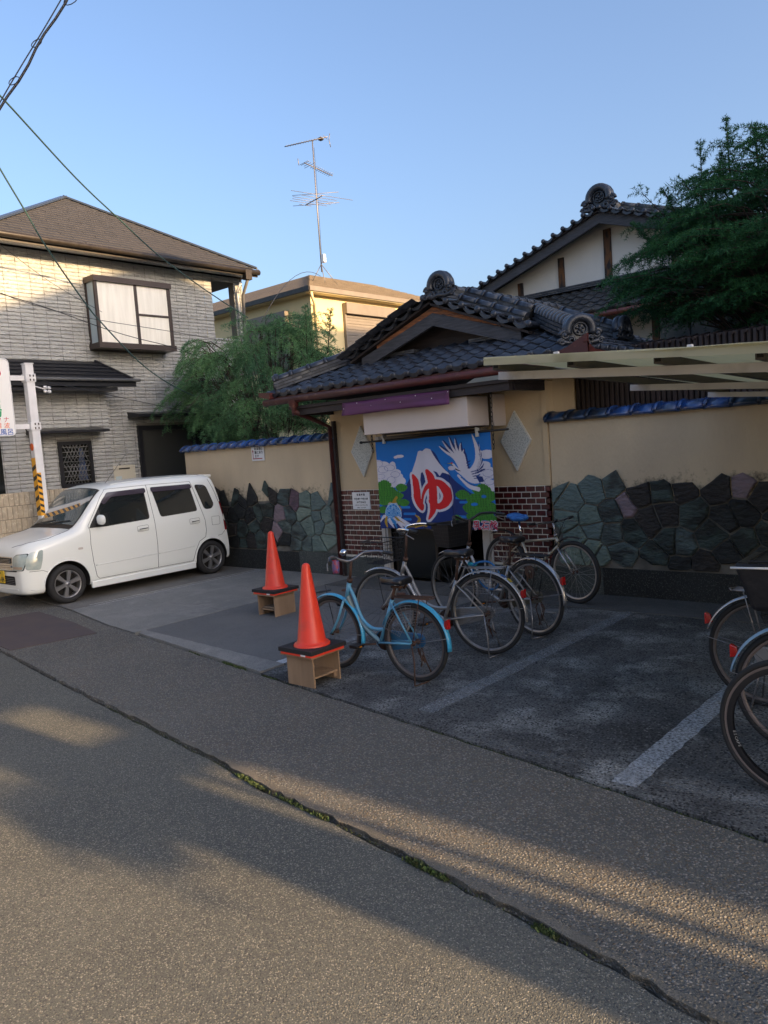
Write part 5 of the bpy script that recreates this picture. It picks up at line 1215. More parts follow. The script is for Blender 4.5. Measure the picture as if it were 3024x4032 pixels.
cable('thin cable sagging between the grey house and the antenna roof', sag((-13.3,11.4,4.7),(-18.85,18.9,7.6),-.5,10), .008, m_bcab)
cable('faint cable rising out of the top left corner', sag((-9.0,1.0,6.5),(-6.4,3.6,9.2),.1), .006, m_bcab)
t = thing('bundled_cable', 'thick twisted overhead cable with hanging loops in the top left corner', 'cable', (-6.0,2.6,4.6), 'overhead cables')
A, B = Vector((-6.06,2.30,3.70)), Vector((-5.42,3.66,6.10))
mb = MB(); mb.tube([A.lerp(B, k/20) + Vector((.010*sin(k*1.5), .010*cos(k*1.5), 0)) for k in range(21)], .0095, 7); mb.build('main_cable', m_bcab, t)
mb = MB(); mb.tube([A.lerp(B, k/20) + Vector((-.025+.01*cos(k*1.1), -.02, .01)) for k in range(21)], .0045, 6); mb.build('messenger_wire', m_bcab, t)
dd = (B-A).normalized(); ss = Vector((.75,.66,0))
for k, f in enumerate((.12,.28,.40,.52,.66,.86)):
    c = A.lerp(B, f); sg = 1 if k in (0,4) else -1; r = .034 if k < 4 else .048
    mb = MB(); mb.tube([c + ss*(sg*(r*.8+r*cos(a))) + dd*(r*sin(a)*1.1) for a in np.linspace(0, 2*pi, 13)[:-1]], .0035, 5, closed=True); mb.build('loop', m_bcab, t)

# ================================================================ carport
m_cbeam = mat('grey_beige_steel', (.56,.53,.50), .5, c2=(.50,.47,.44), scale=3, c3=(.36,.33,.30), s3=6, t3=(.6,.75))
m_joist = mat('brown_channel', (.085,.07,.055), .6, c2=(.06,.05,.04), scale=5)
m_poly = mat('yellowed_corrugated_plastic', (.72,.70,.54), .45, c2=(.62,.60,.46), scale=1.5, stretch=(1,.3,1), c3=(.22,.21,.12), s3=5, t3=(.55,.8))
n = m_poly.node_tree; bb = n.nodes['Principled BSDF']; tl = n.nodes.new('ShaderNodeBsdfTranslucent'); tl.inputs[0].default_value = (.80,.76,.56,1); mx = n.nodes.new('ShaderNodeMixShader'); mx.inputs[0].default_value = .6; n.links.new(bb.outputs[0], mx.inputs[1]); n.links.new(tl.outputs[0], mx.inputs[2]); n.links.new(mx.outputs[0], n.nodes['Material Output'].inputs[0])
t = thing('carport', 'carport with yellowed corrugated plastic roof on grey steel beams at the right', 'carport', (-.5, 5.8, 0))
SX, SY = .085, .03
cz = lambda x, y: 2.165 - SX*(x+2.55) - SY*(y-4.0)
for y, x0 in ((4.0,-2.55),(5.84,-2.55),(7.55,-2.55)):
    mb = MB(); mb.beam((x0, y, cz(x0,y)), (3.5, y, cz(3.5,y)), .05, .046); mb.build('cross_beam', m_cbeam, t)
x = -2.47
while x < 3.4:
    y0, y1 = 3.83, 7.8; mb = MB(); h = .044
    mb.beam((x, y0, cz(x,y0)+.047), (x, y1, cz(x,y1)+.047), .045, .044); jo = mb.build('joist', m_joist, t)
    mb = MB(); mb.box((x-.014,y0-.003,cz(x,y0)+.033),(x+.014,y0-.0005,cz(x,y0)+.061)); mb.build('open_end', m_dark, jo)
    x += .47
nx, ny = 240, 14; xs = np.linspace(-2.50, 3.5, nx); ys = np.linspace(3.74, 7.84, ny); vs = []
for y in ys:
    for x in xs: vs.append((x, y + .02*sin(x*2.3)*(y < 3.8), cz(x, y) + .082 + .007*sin(x*2*pi/.076)*min(1,(y-3.74)*2.5) + .008*sin(x*1.7+y) + .006*sin(x*5)))
mb = MB(); mb.add(vs, [(r*nx+k, r*nx+k+1, (r+1)*nx+k+1, (r+1)*nx+k) for r in range(ny-1) for k in range(nx-1)], True)
o = mb.build('roof_sheet', m_poly, t, fixn=False); sm_ = o.modifiers.new('s', 'SOLIDIFY'); sm_.thickness = .003
mb = MB(); mb.beam((-2.5,3.757,cz(-2.5,3.76)+.068),(3.5,3.757,cz(3.5,3.76)+.068),.006,.045); mb.build('front_edge_strip', m_poly, t)
for x in (-2.05,-1.35,-.7,.2):
    mb = MB(); mb.box((x-.012,3.76,cz(x,3.76)+.09),(x+.012,3.78,cz(x,3.76)+.101)); mb.build('roof_clip', m_wht, t)
for x in (2.8,):
    for y in (4.0,7.5): mb = MB(); mb.box((x-.04,y-.04,0),(x+.04,y+.04,cz(x,y))); mb.build('post', m_cbeam, t)
# ================================================================ white kei wagon (front towards the street, -Y)
CX0, CY0 = -10.86, 4.20
m_paint = mat('pearl_white_paint', (.80,.82,.77), .25, coat=.6, spec=.5)
m_glass = mat('tinted_side_glass', (.016,.020,.021), .04, spec=.9, coat=.8)
m_ws = mat('windscreen_glass', (.06,.09,.10), .03, spec=1, coat=1); m_ws.node_tree.nodes['Principled BSDF'].inputs['IOR'].default_value = 2.1
m_rub = mat('tyre_rubber', (.018,.018,.018), .8, bump=.2)
m_alloy = mat('silver_alloy', (.38,.37,.36), .35, .8)
m_chrome = mat('chrome', (.7,.7,.7), .08, 1)
t = thing('kei_wagon', 'small boxy white wagon parked nose to the street in the left bay', 'car', (CX0, CY0+1.7, 0)); CAR = t
ST_ = [  # u, zbot, half width, z shoulder, hw shoulder, z top, hw roof
 (.15,.24,.55,.60,.51,.68,.34),(.165,.19,.60,.68,.56,.765,.42),(.22,.17,.665,.75,.625,.835,.50),(.31,.165,.71,.80,.67,.882,.55),(.45,.165,.727,.835,.685,.912,.57),(.70,.165,.7375,.89,.70,.953,.60),
 (.90,.165,.7375,.93,.705,.985,.61),(1.02,.165,.7375,.955,.71,1.10,.66),(1.22,.165,.7375,.97,.715,1.33,.64),(1.40,.165,.7375,.975,.715,1.515,.61),(1.60,.165,.7375,.98,.715,1.555,.60),
 (2.2,.165,.7375,.995,.715,1.575,.595),(2.7,.165,.7375,1.01,.715,1.575,.595),(3.05,.165,.7375,1.02,.712,1.57,.595),(3.24,.165,.737,1.02,.71,1.56,.59),(3.295,.168,.733,1.02,.705,1.53,.585),(3.33,.17,.73,1.02,.70,1.40,.60),(3.375,.175,.725,1.0,.695,1.08,.66),(3.43,.18,.72,.60,.70,.66,.60),(3.445,.22,.70,.50,.66,.56,.50)]
def ring(s):
    u, zb, w_, zs, ws, zt, wr = s
    P = [(w_-.07, zb), (w_-.01, zb+.05), (w_, zb+.16), (w_, (zb+zs)*.5+.05), (w_-.004, zs-.10), (ws, zs), (ws-(ws-wr)*.30, zs+(zt-zs)*.34), (ws-(ws-wr)*.68, zs+(zt-zs)*.72), (wr, zt-.045*min(1,(zt-zs)*3)), (wr-.07, zt-.008), (wr*.5, zt+.012*min(1,(zt-zs)*2)), (0, zt+.016*min(1,(zt-zs)*2))]
    L = [(x, z) for x, z in P] + [(-x, z) for x, z in P[-2::-1]]
    return [(x, u, z) for x, z in L]
rings = [ring(s) for s in ST_]; n = len(rings[0]); mb = MB()
vs = [p for r in rings for p in r]; fs = []
for i in range(len(rings)-1):
    for j in range(n-1): fs.append((i*n+j, (i+1)*n+j, (i+1)*n+j+1, i*n+j+1))
    fs.append((i*n+n-1, (i+1)*n+n-1, (i+1)*n, i*n))
fs.append(tuple(range(n))); fs.append(tuple(range((len(rings)-1)*n, len(rings)*n))[::-1])
mb.add([(x+CX0, u+CY0, z) for x, u, z in vs], fs, True)
body = mb.build('body', m_paint, t, center=False)
md = body.modifiers.new('sub', 'SUBSURF'); md.levels = 3; md.render_levels = 3
cut = MB()
for u, zc, r in ((.72,.262,.315),(3.075,.262,.30)):
    for sg in (-1, 1): cut.lathe([(.001,.42),(r,.42),(r,.90),(.001,.90)] if sg > 0 else [(.001,-.90),(r,-.90),(r,-.42),(.001,-.42)], (CX0, CY0+u, zc), 40, 'X', False)
co = cut.build('cutter', None, None, center=False); co.hide_render = True
bo = body.modifiers.new('b', 'BOOLEAN'); bo.operation = 'DIFFERENCE'; bo.object = co; bo.solver = 'EXACT'
co.location = (0,0,0)
bpy.context.view_layer.update()
dg = bpy.context.evaluated_depsgraph_get(); me = bpy.data.meshes.new_from_object(body.evaluated_get(dg))
old = body.data; body.modifiers.clear(); body.data = me; me.name = 'body'; bpy.data.objects.remove(co)
me.polygons.foreach_set('use_smooth', [True]*len(me.polygons))
try: me.set_sharp_from_angle(angle=rad(38))
except Exception: pass
me.materials.clear(); me.materials.append(m_paint); m_wellm = m_dark
me.materials.append(m_dark)
for p in me.polygons:
    c = p.center; u = c.y - CY0
    for uu, r in ((.72,.315),(3.075,.30)):
        d = math.hypot(u-uu, c.z-.262)
        if abs(c.x-CX0) < .70 and (abs(d-r) < .012 or (d < r+.01 and abs(abs(c.x-CX0)-.42) < .02)): p.material_index = 1
bpy.context.view_layer.update()
wv = [Vector(v.co) for v in me.vertices]; BV = BVHTree.FromPolygons(wv, [tuple(p.vertices) for p in me.polygons])
def decal(name, pts, mt, axis, off=.004, sub=2, parent=CAR, thick=None, smooth=True):
    """polygon laid on the car body: pts in (u,z) for axis 'S' (near side), (x,z) for 'F' (front)"""
    bm = bmesh.new(); 
    vv = [bm.verts.new((a, b_, 0)) for a, b_ in pts]; bm.faces.new(vv)
    bmesh.ops.triangulate(bm, faces=bm.faces)
    for _ in range(sub): bmesh.ops.subdivide_edges(bm, edges=[e_ for e_ in bm.edges if e_.calc_length() > .06], cuts=1, use_grid_fill=True); bmesh.ops.triangulate(bm, faces=bm.faces)
    ok = True
    for v in bm.verts:
        a, b_ = v.co.x, v.co.y
        if axis == 'S': o_, d = Vector((CX0+1.5, CY0+a, b_)), Vector((-1,0,0))
        elif axis == 'F': o_, d = Vector((CX0+a, CY0-1.5, b_)), Vector((0,1,0))
        else: o_, d = Vector((CX0+a, CY0+b_, 3)), Vector((0,0,-1))
        h = BV.ray_cast(o_, d)
        v.co = (h[0] - d*off) if h[0] else (o_ + d*.8)
    mb = MB(); bm.verts.ensure_lookup_table(); mb.add([v.co[:] for v in bm.verts], [[v.index for v in f.verts] for f in bm.faces], smooth); bm.free()
    return mb.build(name, mt, parent, fixn=True)
def seam(name, pts, wd=.006, mt=None, axis='S', closed=False, off=.0015):
    Q = [Vector((a, b_, 0)) for a, b_ in pts]; out = []
    rngk = list(range(len(Q)-1)) + ([-1] if closed else [])
    for i in rngk:
        a, b_ = Q[i], Q[i+1]; k = max(2, int((b_-a).length/.04))
        for j in range(k): out.append(a.lerp(b_, j/k))
    out.append(Q[-1] if not closed else Q[0]); P = []
    for q in out:
        o_, d = (Vector((CX0+1.5, CY0+q.x, q.y)), Vector((-1,0,0))) if axis == 'S' else ((Vector((CX0+q.x, CY0-1.5, q.y)), Vector((0,1,0))) if axis == 'F' else (Vector((CX0+q.x, CY0+q.y, 3)), Vector((0,0,-1))))
        h = BV.ray_cast(o_, d)
        if h[0]: P.append(h[0] - d*off)
    mb = MB(); mb.tube(P, wd/2, 5); return mb.build(name, mt or m_dark, CAR)
def rpoly(pts, r=.03, n=4):
    out = []; k = len(pts)
    for i in range(k):
        p0, p1, p2 = Vector(pts[i-1]), Vector(pts[i]), Vector(pts[(i+1) % k]); a = (p0-p1); b_ = (p2-p1); rr = min(r, a.length*.45, b_.length*.45); a.normalize(); b_.normalize()
        s, e_ = p1+a*rr, p1+b_*rr
        for j in range(n+1): q = j/n; out.append(tuple((s*(1-q)**2 + p1*2*q*(1-q) + e_*q*q)))
    return out
m_seal = mat('black_window_seal', (.012,.012,.013), .5)
for nm, pts in (('door_window', [(1.10,.975),(1.36,1.335),(1.46,1.425),(2.04,1.435),(2.05,.99),(1.34,.965)]), ('door_window', [(2.16,1.435),(2.83,1.425),(2.89,1.015),(2.235,.995)]), ('quarter_window', [(2.915,1.425),(3.13,1.40),(3.215,1.09),(3.16,1.025),(3.02,1.02)])):
    pp = rpoly(pts, .045 if nm != 'quarter_window' else .06); f = decal(nm, pp, m_seal, 'S', .003)
    c = (sum(p[0] for p in pts)/len(pts), sum(p[1] for p in pts)/len(pts)); decal('pane', [(c[0]+(a-c[0])*.965, c[1]+(b_-c[1])*.95) for a, b_ in pp], m_glass, 'S', .0065, parent=f)
decal('mirror_corner', [(1.10,.972),(1.29,1.22),(1.30,.968)], m_seal, 'S', .008)
m_visor = mat('smoked_visor', (.05,.04,.055), .15, spec=.7)
for pts in ([(1.33,1.30),(1.45,1.435),(2.06,1.447),(2.06,1.375),(1.50,1.365),(1.38,1.27)], [(2.145,1.447),(2.85,1.44),(2.86,1.37),(2.15,1.375)]): decal('rain_visor', rpoly(pts, .03), m_visor, 'S', .018)
seam('door_gap', [(1.105,.95),(1.09,.75),(1.105,.50),(1.135,.30),(1.17,.262),(2.10,.262)]); seam('door_gap', [(2.095,1.485),(2.118,1.0),(2.125,.60),(2.105,.262)])
seam('door_gap', [(2.105,.262),(2.72,.262),(2.775,.40),(2.86,.545),(2.98,.60),(3.005,.70),(3.0,.86),(2.965,1.0),(2.90,1.30),(2.86,1.475)])
seam('door_gap', [(1.105,.95),(1.09,1.0),(1.35,1.38),(1.45,1.48),(2.095,1.485),(2.86,1.475)], .005)
seam('side_crease', [(1.13,.452),(2.10,.467)], .016, m_paint, off=.0); seam('side_crease', [(2.13,.467),(2.76,.483)], .016, m_paint, off=.0)
seam('fuel_flap', rpoly([(3.128,.90),(3.28,.895),(3.275,.765),(3.125,.765)], .02), .004, closed=True)
for u in (1.84, 2.735):
    hx = decal('door_handle', rpoly([(u,.84),(u+.15,.845),(u+.15,.895),(u,.89)], .015), m_paint, 'S', .022)
    seam('handle_recess', rpoly([(u-.015,.825),(u+.165,.83),(u+.165,.91),(u-.015,.905)], .02), .004, m_seal, closed=True)
    seam('handle_slot', [(u+.01,.862),(u+.14,.866)], .012, m_seal, off=.026)
decal('side_indicator', rpoly([(.90,.70),(.97,.70),(.97,.73),(.90,.73)], .014), mat('clear_lens', (.55,.5,.45), .1, spec=.8), 'S', .006)
# sill skirt, front and rear skirts
for sg in (-1, 1):
    mb = MB(); x0 = CX0+sg*.70; x1 = CX0+sg*.752; xm = CX0+sg*.742
    a, b_ = CY0+1.05, CY0+2.76; mb.hexa([(x0,a,.145),(xm,a,.145),(xm,b_,.145),(x0,b_,.145),(x0,a,.245),(x1-sg*.012,a,.235),(x1-sg*.012,b_,.235),(x0,b_,.245)]); bevel(mb.build('side_skirt', m_paint, t), .012)
# wheels
def car_wheel(u, sg):
    cx, cy, cz_ = CX0+sg*.655, CY0+u, .262; wp = thing_part('wheel', (cx, cy, cz_), t)
    def L(prof, nm, mt, n=40, sm=True):
        mb = MB(); mb.lathe([(r, sg*h) for r, h in prof], (cx, cy, cz_), n, 'X', sm); return mb.build(nm, mt, wp)
    L([(.185,.06),(.20,.075),(.235,.078),(.257,.06),(.264,.03),(.264,-.03),(.257,-.06),(.2,-.075)], 'tyre', m_rub)
    L([(.187,.064),(.178,.066),(.172,.05),(.165,.0),(.165,-.05)], 'rim', m_alloy)
    L([(.001,-.02),(.164,-.02)], 'brake_disc', m_dark)
    for k in range(6):
        a = 2*pi*k/6 + .3; d = Vector((0, cos(a), sin(a))); s = Vector((0, -sin(a), cos(a))); C = Vector((cx, cy, cz_)); X = Vector((sg,0,0))
        P = lambda r_, w_, h: C + d*r_ + s*w_ + X*h
        mb = MB(); mb.hexa([P(.03,-.022,.03),P(.175,-.036,.035),P(.175,.036,.035),P(.03,.022,.03),P(.03,-.018,.056),P(.175,-.028,.060),P(.175,.028,.060),P(.03,.018,.056)]); mb.build('spoke', m_alloy, wp)
    L([(.001,.064),(.030,.062),(.034,.05),(.05,.048),(.055,.03)], 'hub_cap', m_alloy, 20)
    for k in range(4):
        a = pi/4 + k*pi/2; mb = MB(); mb.lathe([(.001,sg*.062),(.010,sg*.062),(.011,sg*.045)], (cx, cy+.046*cos(a), cz_+.046*sin(a)), 8, 'X'); mb.build('wheel_nut', m_alloy, wp)
def thing_part(name, loc, parent):
    o = bpy.data.objects.new(name, None); COL.objects.link(o); o.parent = parent; WO[o] = Vector(loc); o.location = Vector(loc) - WO[parent]; o.empty_display_size = .05; return o
for u in (.72, 3.075):
    for sg in (-1, 1): car_wheel(u, sg)
# arch lips
for u, r in ((.72,.322),(3.075,.307)):
    P = []
    for a in np.linspace(rad(-8), rad(188), 26):
        uu, zz = u + r*cos(a), .262 + r*sin(a); h = BV.ray_cast(Vector((CX0+1.5, CY0+uu, zz)), Vector((-1,0,0)))
        if h[0] and h[0].x > CX0+.5: P.append(h[0]+Vector((.000,0,0)))
    mb = MB(); mb.tube(P, .010, 6); mb.build('wheel_arch_lip', m_paint, t)
# windscreen, wipers, bonnet line
h_ = lambda x: .004
decal('windscreen', [(-.60,.925),(.60,.925),(.59,1.08),(.55,1.40),(0,1.415),(-.55,1.40),(-.59,1.08)], m_seal, 'T' , .003, 3)
decal('windscreen_pane', [(-.575,.945),(.575,.945),(.565,1.08),(.525,1.375),(0,1.39),(-.525,1.375),(-.565,1.08)], m_ws, 'T', .007, 3)
decal('cowl', [(-.60,.87),(.60,.87),(.61,.925),(-.61,.925)], m_seal, 'T', .005)
seam('bonnet_gap', [(-.61,.87),(-.63,.55),(-.58,.38),(-.48,.27),(-.3,.21)], .005, axis='T'); seam('bonnet_gap', [(.61,.87),(.63,.55),(.58,.38),(.48,.27),(.3,.21)], .005, axis='T')
for x0, x1 in ((-.15,.42),(-.52,.0)):
    P = []
    for k in range(9):
        h = BV.ray_cast(Vector((CX0+x0+(x1-x0)*k/8, CY0+.93+.06*k/8, 3)), Vector((0,0,-1))); P.append(h[0]+Vector((0,-.004,.018)))
    mb = MB(); mb.tube(P, .007, 6); mb.build('wiper', m_seal, t)
# front: headlamps, grille, bumper intake, plate
m_lamp = mat('hazy_headlamp', (.42,.47,.42), .08, spec=.8, coat=1, c2=(.30,.36,.34), scale=9)
for sg in (-1, 1):
    pts = [(sg*.40,.525),(sg*.63,.52),(sg*.665,.64),(sg*.66,.745),(sg*.50,.735),(sg*.43,.70)]
    f = decal('headlamp', rpoly(pts if sg > 0 else pts[::-1], .02), m_seal, 'F', .004); pts = [((x-sg*.545)*.94+sg*.545, (z-.63)*.94+.63) for x, z in pts]
    decal('lens', rpoly(pts if sg > 0 else pts[::-1], .02), m_lamp, 'F', .010, parent=f)
    pts = [(sg*.44,.545),(sg*.62,.542),(sg*.625,.575),(sg*.44,.58)]; decal('indicator', pts if sg > 0 else pts[::-1], mat('lamp_amber', (.35,.27,.20), .2), 'F', .013, parent=f)
decal('headlamp_side', rpoly([(.205,.53),(.37,.515),(.41,.64),(.435,.775),(.27,.75),(.215,.66)], .03), m_lamp, 'S', .006)
gr = decal('grille', [(-.40,.525),(.40,.525),(.41,.70),(-.41,.70)], m_chrome, 'F', .006)
decal('grille_mesh', [(-.37,.615),(.37,.615),(.375,.685),(-.375,.685)], m_dark, 'F', .012, parent=gr)
for z in (.632,.650,.668):
    seam('grille_bar', [(-.37,z),(.37,z)], .007, m_chrome, 'F', off=.016)
seam('grille_lip', [(-.40,.575),(0,.570),(.40,.575)], .03, m_chrome, 'F', off=.01); seam('grille_gap', [(-.5,.515),(0,.505),(.5,.515)], .014, m_dark, 'F', off=.004)
S_ = [(-.020,.672),(.012,.678),(.020,.662),(-.004,.650),(.020,.640),(.010,.628),(-.020,.634),(-.008,.652)]
mb = MB(); mb.tube([(CX0+.02*sin(k*.9)*(1 if k < 4 else 1), CY0+.138, .628+.007*k) for k in range(8)], .007, 6); mb.build('badge', m_chrome, t)
decal('air_intake', rpoly([(-.44,.325),(.44,.325),(.44,.445),(-.44,.445)], .02), m_dark, 'F', .005)
for z in (.345,.368,.391,.414): seam('intake_bar', [(-.43,z),(.43,z)], .006, m_gpipe, 'F', off=.009)
mb = MB(); mb.box((CX0-.165, CY0+.125, .345), (CX0+.165, CY0+.132, .510)); pl_ = mb.build('number_plate', mat('yellow_plate', (.70,.46,.02), .5), t)
text('京都 581', .045, m_ink, pl_, (CX0, CY0+.124, .465), (1,0,0), (0,0,1), align='CENTER'); text('た 21-84', .095, m_ink, pl_, (CX0+.0, CY0+.124, .365), (1,0,0), (0,0,1), align='CENTER', bold=.001)
seam('bumper_gap', [(.24,.505),(.40,.50),(.46,.47)], .005); seam('bumper_crease', [(.24,.26),(.43,.245)], .010, m_paint, off=0); seam('bumper_crease', [(-.5,.27),(0,.262),(.5,.27)], .010, m_paint, 'F', off=0)
# rear lamp, spoiler, mirrors, aerial
decal('rear_lamp', rpoly([(3.315,1.12),(3.345,1.12),(3.40,.86),(3.405,.66),(3.36,.66),(3.345,.86)], .01), mat('red_lamp', (.16,.008,.01), .15, spec=.7, coat=.5), 'S', .008)
mb = MB(); mb.hexa([(CX0-.50,CY0+3.12,1.535),(CX0+.50,CY0+3.12,1.535),(CX0+.46,CY0+3.38,1.50),(CX0-.46,CY0+3.38,1.50),(CX0-.50,CY0+3.12,1.565),(CX0+.50,CY0+3.12,1.565),(CX0+.47,CY0+3.38,1.552),(CX0-.47,CY0+3.38,1.552)]); bevel(mb.build('rear_spoiler', m_paint, t), .012, 3)
seam('rear_gate_gap', [(3.20,1.49),(3.27,1.30),(3.315,1.12)], .006)
seam('rear_bumper_gap', [(3.36,.655),(3.30,.60),(3.22,.59)], .005)
for sg in (-1, 1):
    mb = MB(); mb.sph((CX0+sg*.84, CY0+1.22, 1.075), .1, 16, 10, (.95,.42,.72)); 
    for i in range(len(mb.v)):
        x, y, z = mb.v[i]; q = (x-CX0-sg*.84)/.095, (z-1.075)/.072; mb.v[i] = (CX0+sg*.84+math.copysign(abs(q[0])**.7, q[0])*.09, y, 1.075+math.copysign(abs(q[1])**.7, q[1])*.07)
    mr_ = mb.build('wing_mirror', m_paint, t); mb = MB(); mb.box((CX0+sg*.70, CY0+1.21, 1.0), (CX0+sg*.80, CY0+1.26, 1.035)); mb.build('mirror_arm', m_seal, t)
mb = MB(); mb.tube([(CX0+.30, CY0+1.62, 1.545), (CX0+.40, CY0+1.98, 1.99)], .004, 5); mb.build('aerial', m_gpipe, t)
for sg in (-1,1): 
    P = [BV.ray_cast(Vector((CX0+sg*.50, CY0+u, 3)), Vector((0,0,-1)))[0] for u in np.linspace(1.6, 3.1, 16)]; mb = MB(); mb.tube([p+Vector((0,0,.001)) for p in P], .005, 5); mb.build('roof_drip', m_paint, t)

# ================================================================ cones on plywood stands
m_cone = mat('red_orange_plastic', (.80,.055,.022), .4, c2=(.74,.045,.018), scale=2, spec=.5, bump=.05, bscale=30, c3=(.50,.06,.035), s3=7, t3=(.58,.80))
m_wt = mat('black_rubber_weight', (.016,.015,.016), .75, bump=.4, bscale=120)
m_ply = mat('plywood', (.34,.225,.135), .8, c2=(.24,.155,.09), scale=3.5, stretch=(2,2,.35), bump=.2, bscale=60, c3=(.10,.07,.05), s3=9, t3=(.62,.75))
m_plye = mat('plywood_edge', (.36,.27,.19), .85, c2=(.2,.14,.09), scale=30)
def stand(x0, y0, sx_, sy_, h, open_axis, lb):
    t = thing('plywood_stand', lb, 'stand', (x0+sx_/2, y0+sy_/2, 0), 'plywood stands under the traffic cones'); th = .014; e = .035
    B = lambda a, b_, nm, mt=m_ply: (lambda m: m.build(nm, mt, t))(MB().box(a, b_))
    if open_axis == 'X':     # sides are planes of constant y
        B((x0,y0,0),(x0+sx_,y0+th,h),'side_board'); B((x0,y0+sy_-th,0),(x0+sx_,y0+sy_,h),'side_board'); B((x0+.03,y0+th+.001,.062),(x0+sx_-.02,y0+sy_-th-.001,.076),'shelf'); B((x0+sx_-.05,y0+th+.001,.02),(x0+sx_-.03,y0+th+.03,.061),'batten'); B((x0+sx_-.05,y0+sy_-th-.03,.02),(x0+sx_-.03,y0+sy_-th-.001,.061),'batten')
    else:
        B((x0,y0,0),(x0+th,y0+sy_,h),'side_board'); B((x0+sx_-th,y0,0),(x0+sx_,y0+sy_,h),'side_board'); B((x0+th+.001,y0+.02,.062),(x0+sx_-th-.001,y0+sy_-.03,.076),'shelf'); B((x0+th+.001,y0+.03,.02),(x0+th+.03,y0+.05,.061),'batten'); B((x0+sx_-th-.03,y0+.03,.02),(x0+sx_-th-.001,y0+.05,.061),'batten')
        B((x0+th+.002,y0+.06,.078),(x0+sx_-th-.03,y0+sy_-.06,.092),'loose_board',m_plye)
    B((x0-.035,y0-.035,h+.001),(x0+sx_+.03,y0+sy_+.03,h+.013),'top_board')
def cone(cx, cy, z, rz, lb):
    t = thing('traffic_cone', lb, 'traffic cone', (cx, cy, z), 'red traffic cones on plywood stands'); W = .185; 
    def P(a, b_, c): return (cx + a*cos(rz) - b_*sin(rz), cy + a*sin(rz) + b_*cos(rz), z + c)
    mb = MB(); 
    q = rrect(-W,-W,W,W,.03); mb.prism(q, lambda a, b_: P(a,b_,0), lambda a, b_: P(a,b_,.016)); bevel(mb.build('base', m_cone, t), .003)
    mb = MB(); no = 32; hole = [(.148*cos(2*pi*k/no), .148*sin(2*pi*k/no)) for k in range(no)]
    def sq(k): a = 2*pi*k/no; c_, s_ = cos(a), sin(a); m_ = max(abs(c_), abs(s_)); return (c_/m_*(W+.004), s_/m_*(W+.004))
    o_ = [sq(k) for k in range(no)]; vs = [P(*p,.0165) for p in o_]+[P(*p,.050) for p in o_]+[P(*p,.050) for p in hole]+[P(*p,.0165) for p in hole]
    fs = [(r*no+k, r*no+(k+1)%no, ((r+1)%4)*no+(k+1)%no, ((r+1)%4)*no+k) for r in range(4) for k in range(no)]; mb.add(vs, fs); bevel(mb.build('rubber_weight', m_wt, t), .003)
    mb = MB(); mb.lathe([(.146,.0165),(.144,.056),(.138,.064),(.124,.068),(.118,.075),(.112,.085),(.033,.655),(.030,.672),(.022,.684),(.010,.690),(.001,.691)], (cx,cy,z), 48); mb.build('cone_body', m_cone, t)
    mb = MB(); mb.box((cx+W-.12,cy-W-.002,z+.004),(cx+W-.07,cy-W+.001,z+.016)); mb.build('maker_label', m_board, t)
stand(-4.625, 3.932, .295, .29, .235, 'X', 'plywood stand with an inner shelf, nearest the camera beside the blue bicycle'); cone(-4.475, 4.075, .249, 0, 'large red traffic cone nearest the camera, beside the blue bicycle')
stand(-6.92, 5.53, .29, .30, .235, 'Y', 'plywood stand holding a loose board, farther back between the car and the bicycles'); cone(-6.775, 5.68, .249, .02, 'red traffic cone farther back, standing nearer the white car')
# ================================================================ bicycles
m_steel = mat('dull_steel', (.30,.30,.31), .35, .7, c2=(.2,.19,.19), scale=18)
m_spoke = mat('spoke_steel', (.13,.125,.125), .45, .6)
m_rustb = mat('rusty_steel', (.11,.055,.035), .8, .2, c2=(.06,.035,.025), scale=25)
m_saddle = mat('black_vinyl', (.014,.014,.016), .32, spec=.5, bump=.1)
m_blackp = mat('black_paint', (.016,.016,.018), .35)
m_refl = mat('red_reflector', (.42,.012,.012), .15, spec=.8, coat=.6)
m_bluep = mat('sky_blue_paint', (.085,.30,.47), .35, coat=.3, c2=(.12,.34,.48), scale=4, c3=(.20,.15,.09), s3=30, t3=(.66,.74))
m_blueo = mat('worn_blue_paint', (.14,.27,.34), .45, c2=(.26,.27,.20), scale=3, c3=(.05,.07,.09), s3=18, t3=(.62,.72))
m_bluef = mat('bright_blue_fender', (.02,.33,.60), .3, coat=.4, c2=(.08,.38,.58), scale=3, c3=(.2,.12,.07), s3=40, t3=(.70,.76))
m_bluec = mat('blue_chain_case', (.02,.12,.27), .35, coat=.3, c2=(.05,.15,.24), scale=6)
m_silv = mat('silver_frame_paint', (.36,.355,.35), .35, .5, c2=(.28,.27,.26), scale=6)
m_silf = mat('silver_fender', (.50,.50,.52), .25, .6, c2=(.40,.39,.38), scale=5, c3=(.35,.22,.12), s3=9, t3=(.66,.8))
m_gold = mat('worn_silver_fender_tip', (.45,.38,.25), .3, .7)
m_champ = mat('champagne_frame_paint', (.42,.37,.28), .3, .5)
m_lbf = mat('pale_blue_fender', (.20,.36,.50), .35, coat=.2, c2=(.25,.40,.52), scale=4)
m_rimt = mat('taupe_rim', (.19,.155,.14), .4, .3)
m_rimg = mat('grey_rim', (.34,.33,.33), .35, .6, c2=(.25,.23,.2), scale=15)
m_rimd = mat('dull_brown_rim', (.15,.13,.12), .5, .5)
m_amber = mat('amber_reflector', (.55,.20,.02), .2)
def bx2(a, b_, name, mt, par, bv=0):
    o = MB().box(a, b_).build(name, mt, par); 
    return bevel(o, bv) if bv else o
def tb(pts, r, name, mt, par, n=8, closed=False): return MB().tube(pts, r, n, closed=closed).build(name, mt, par)
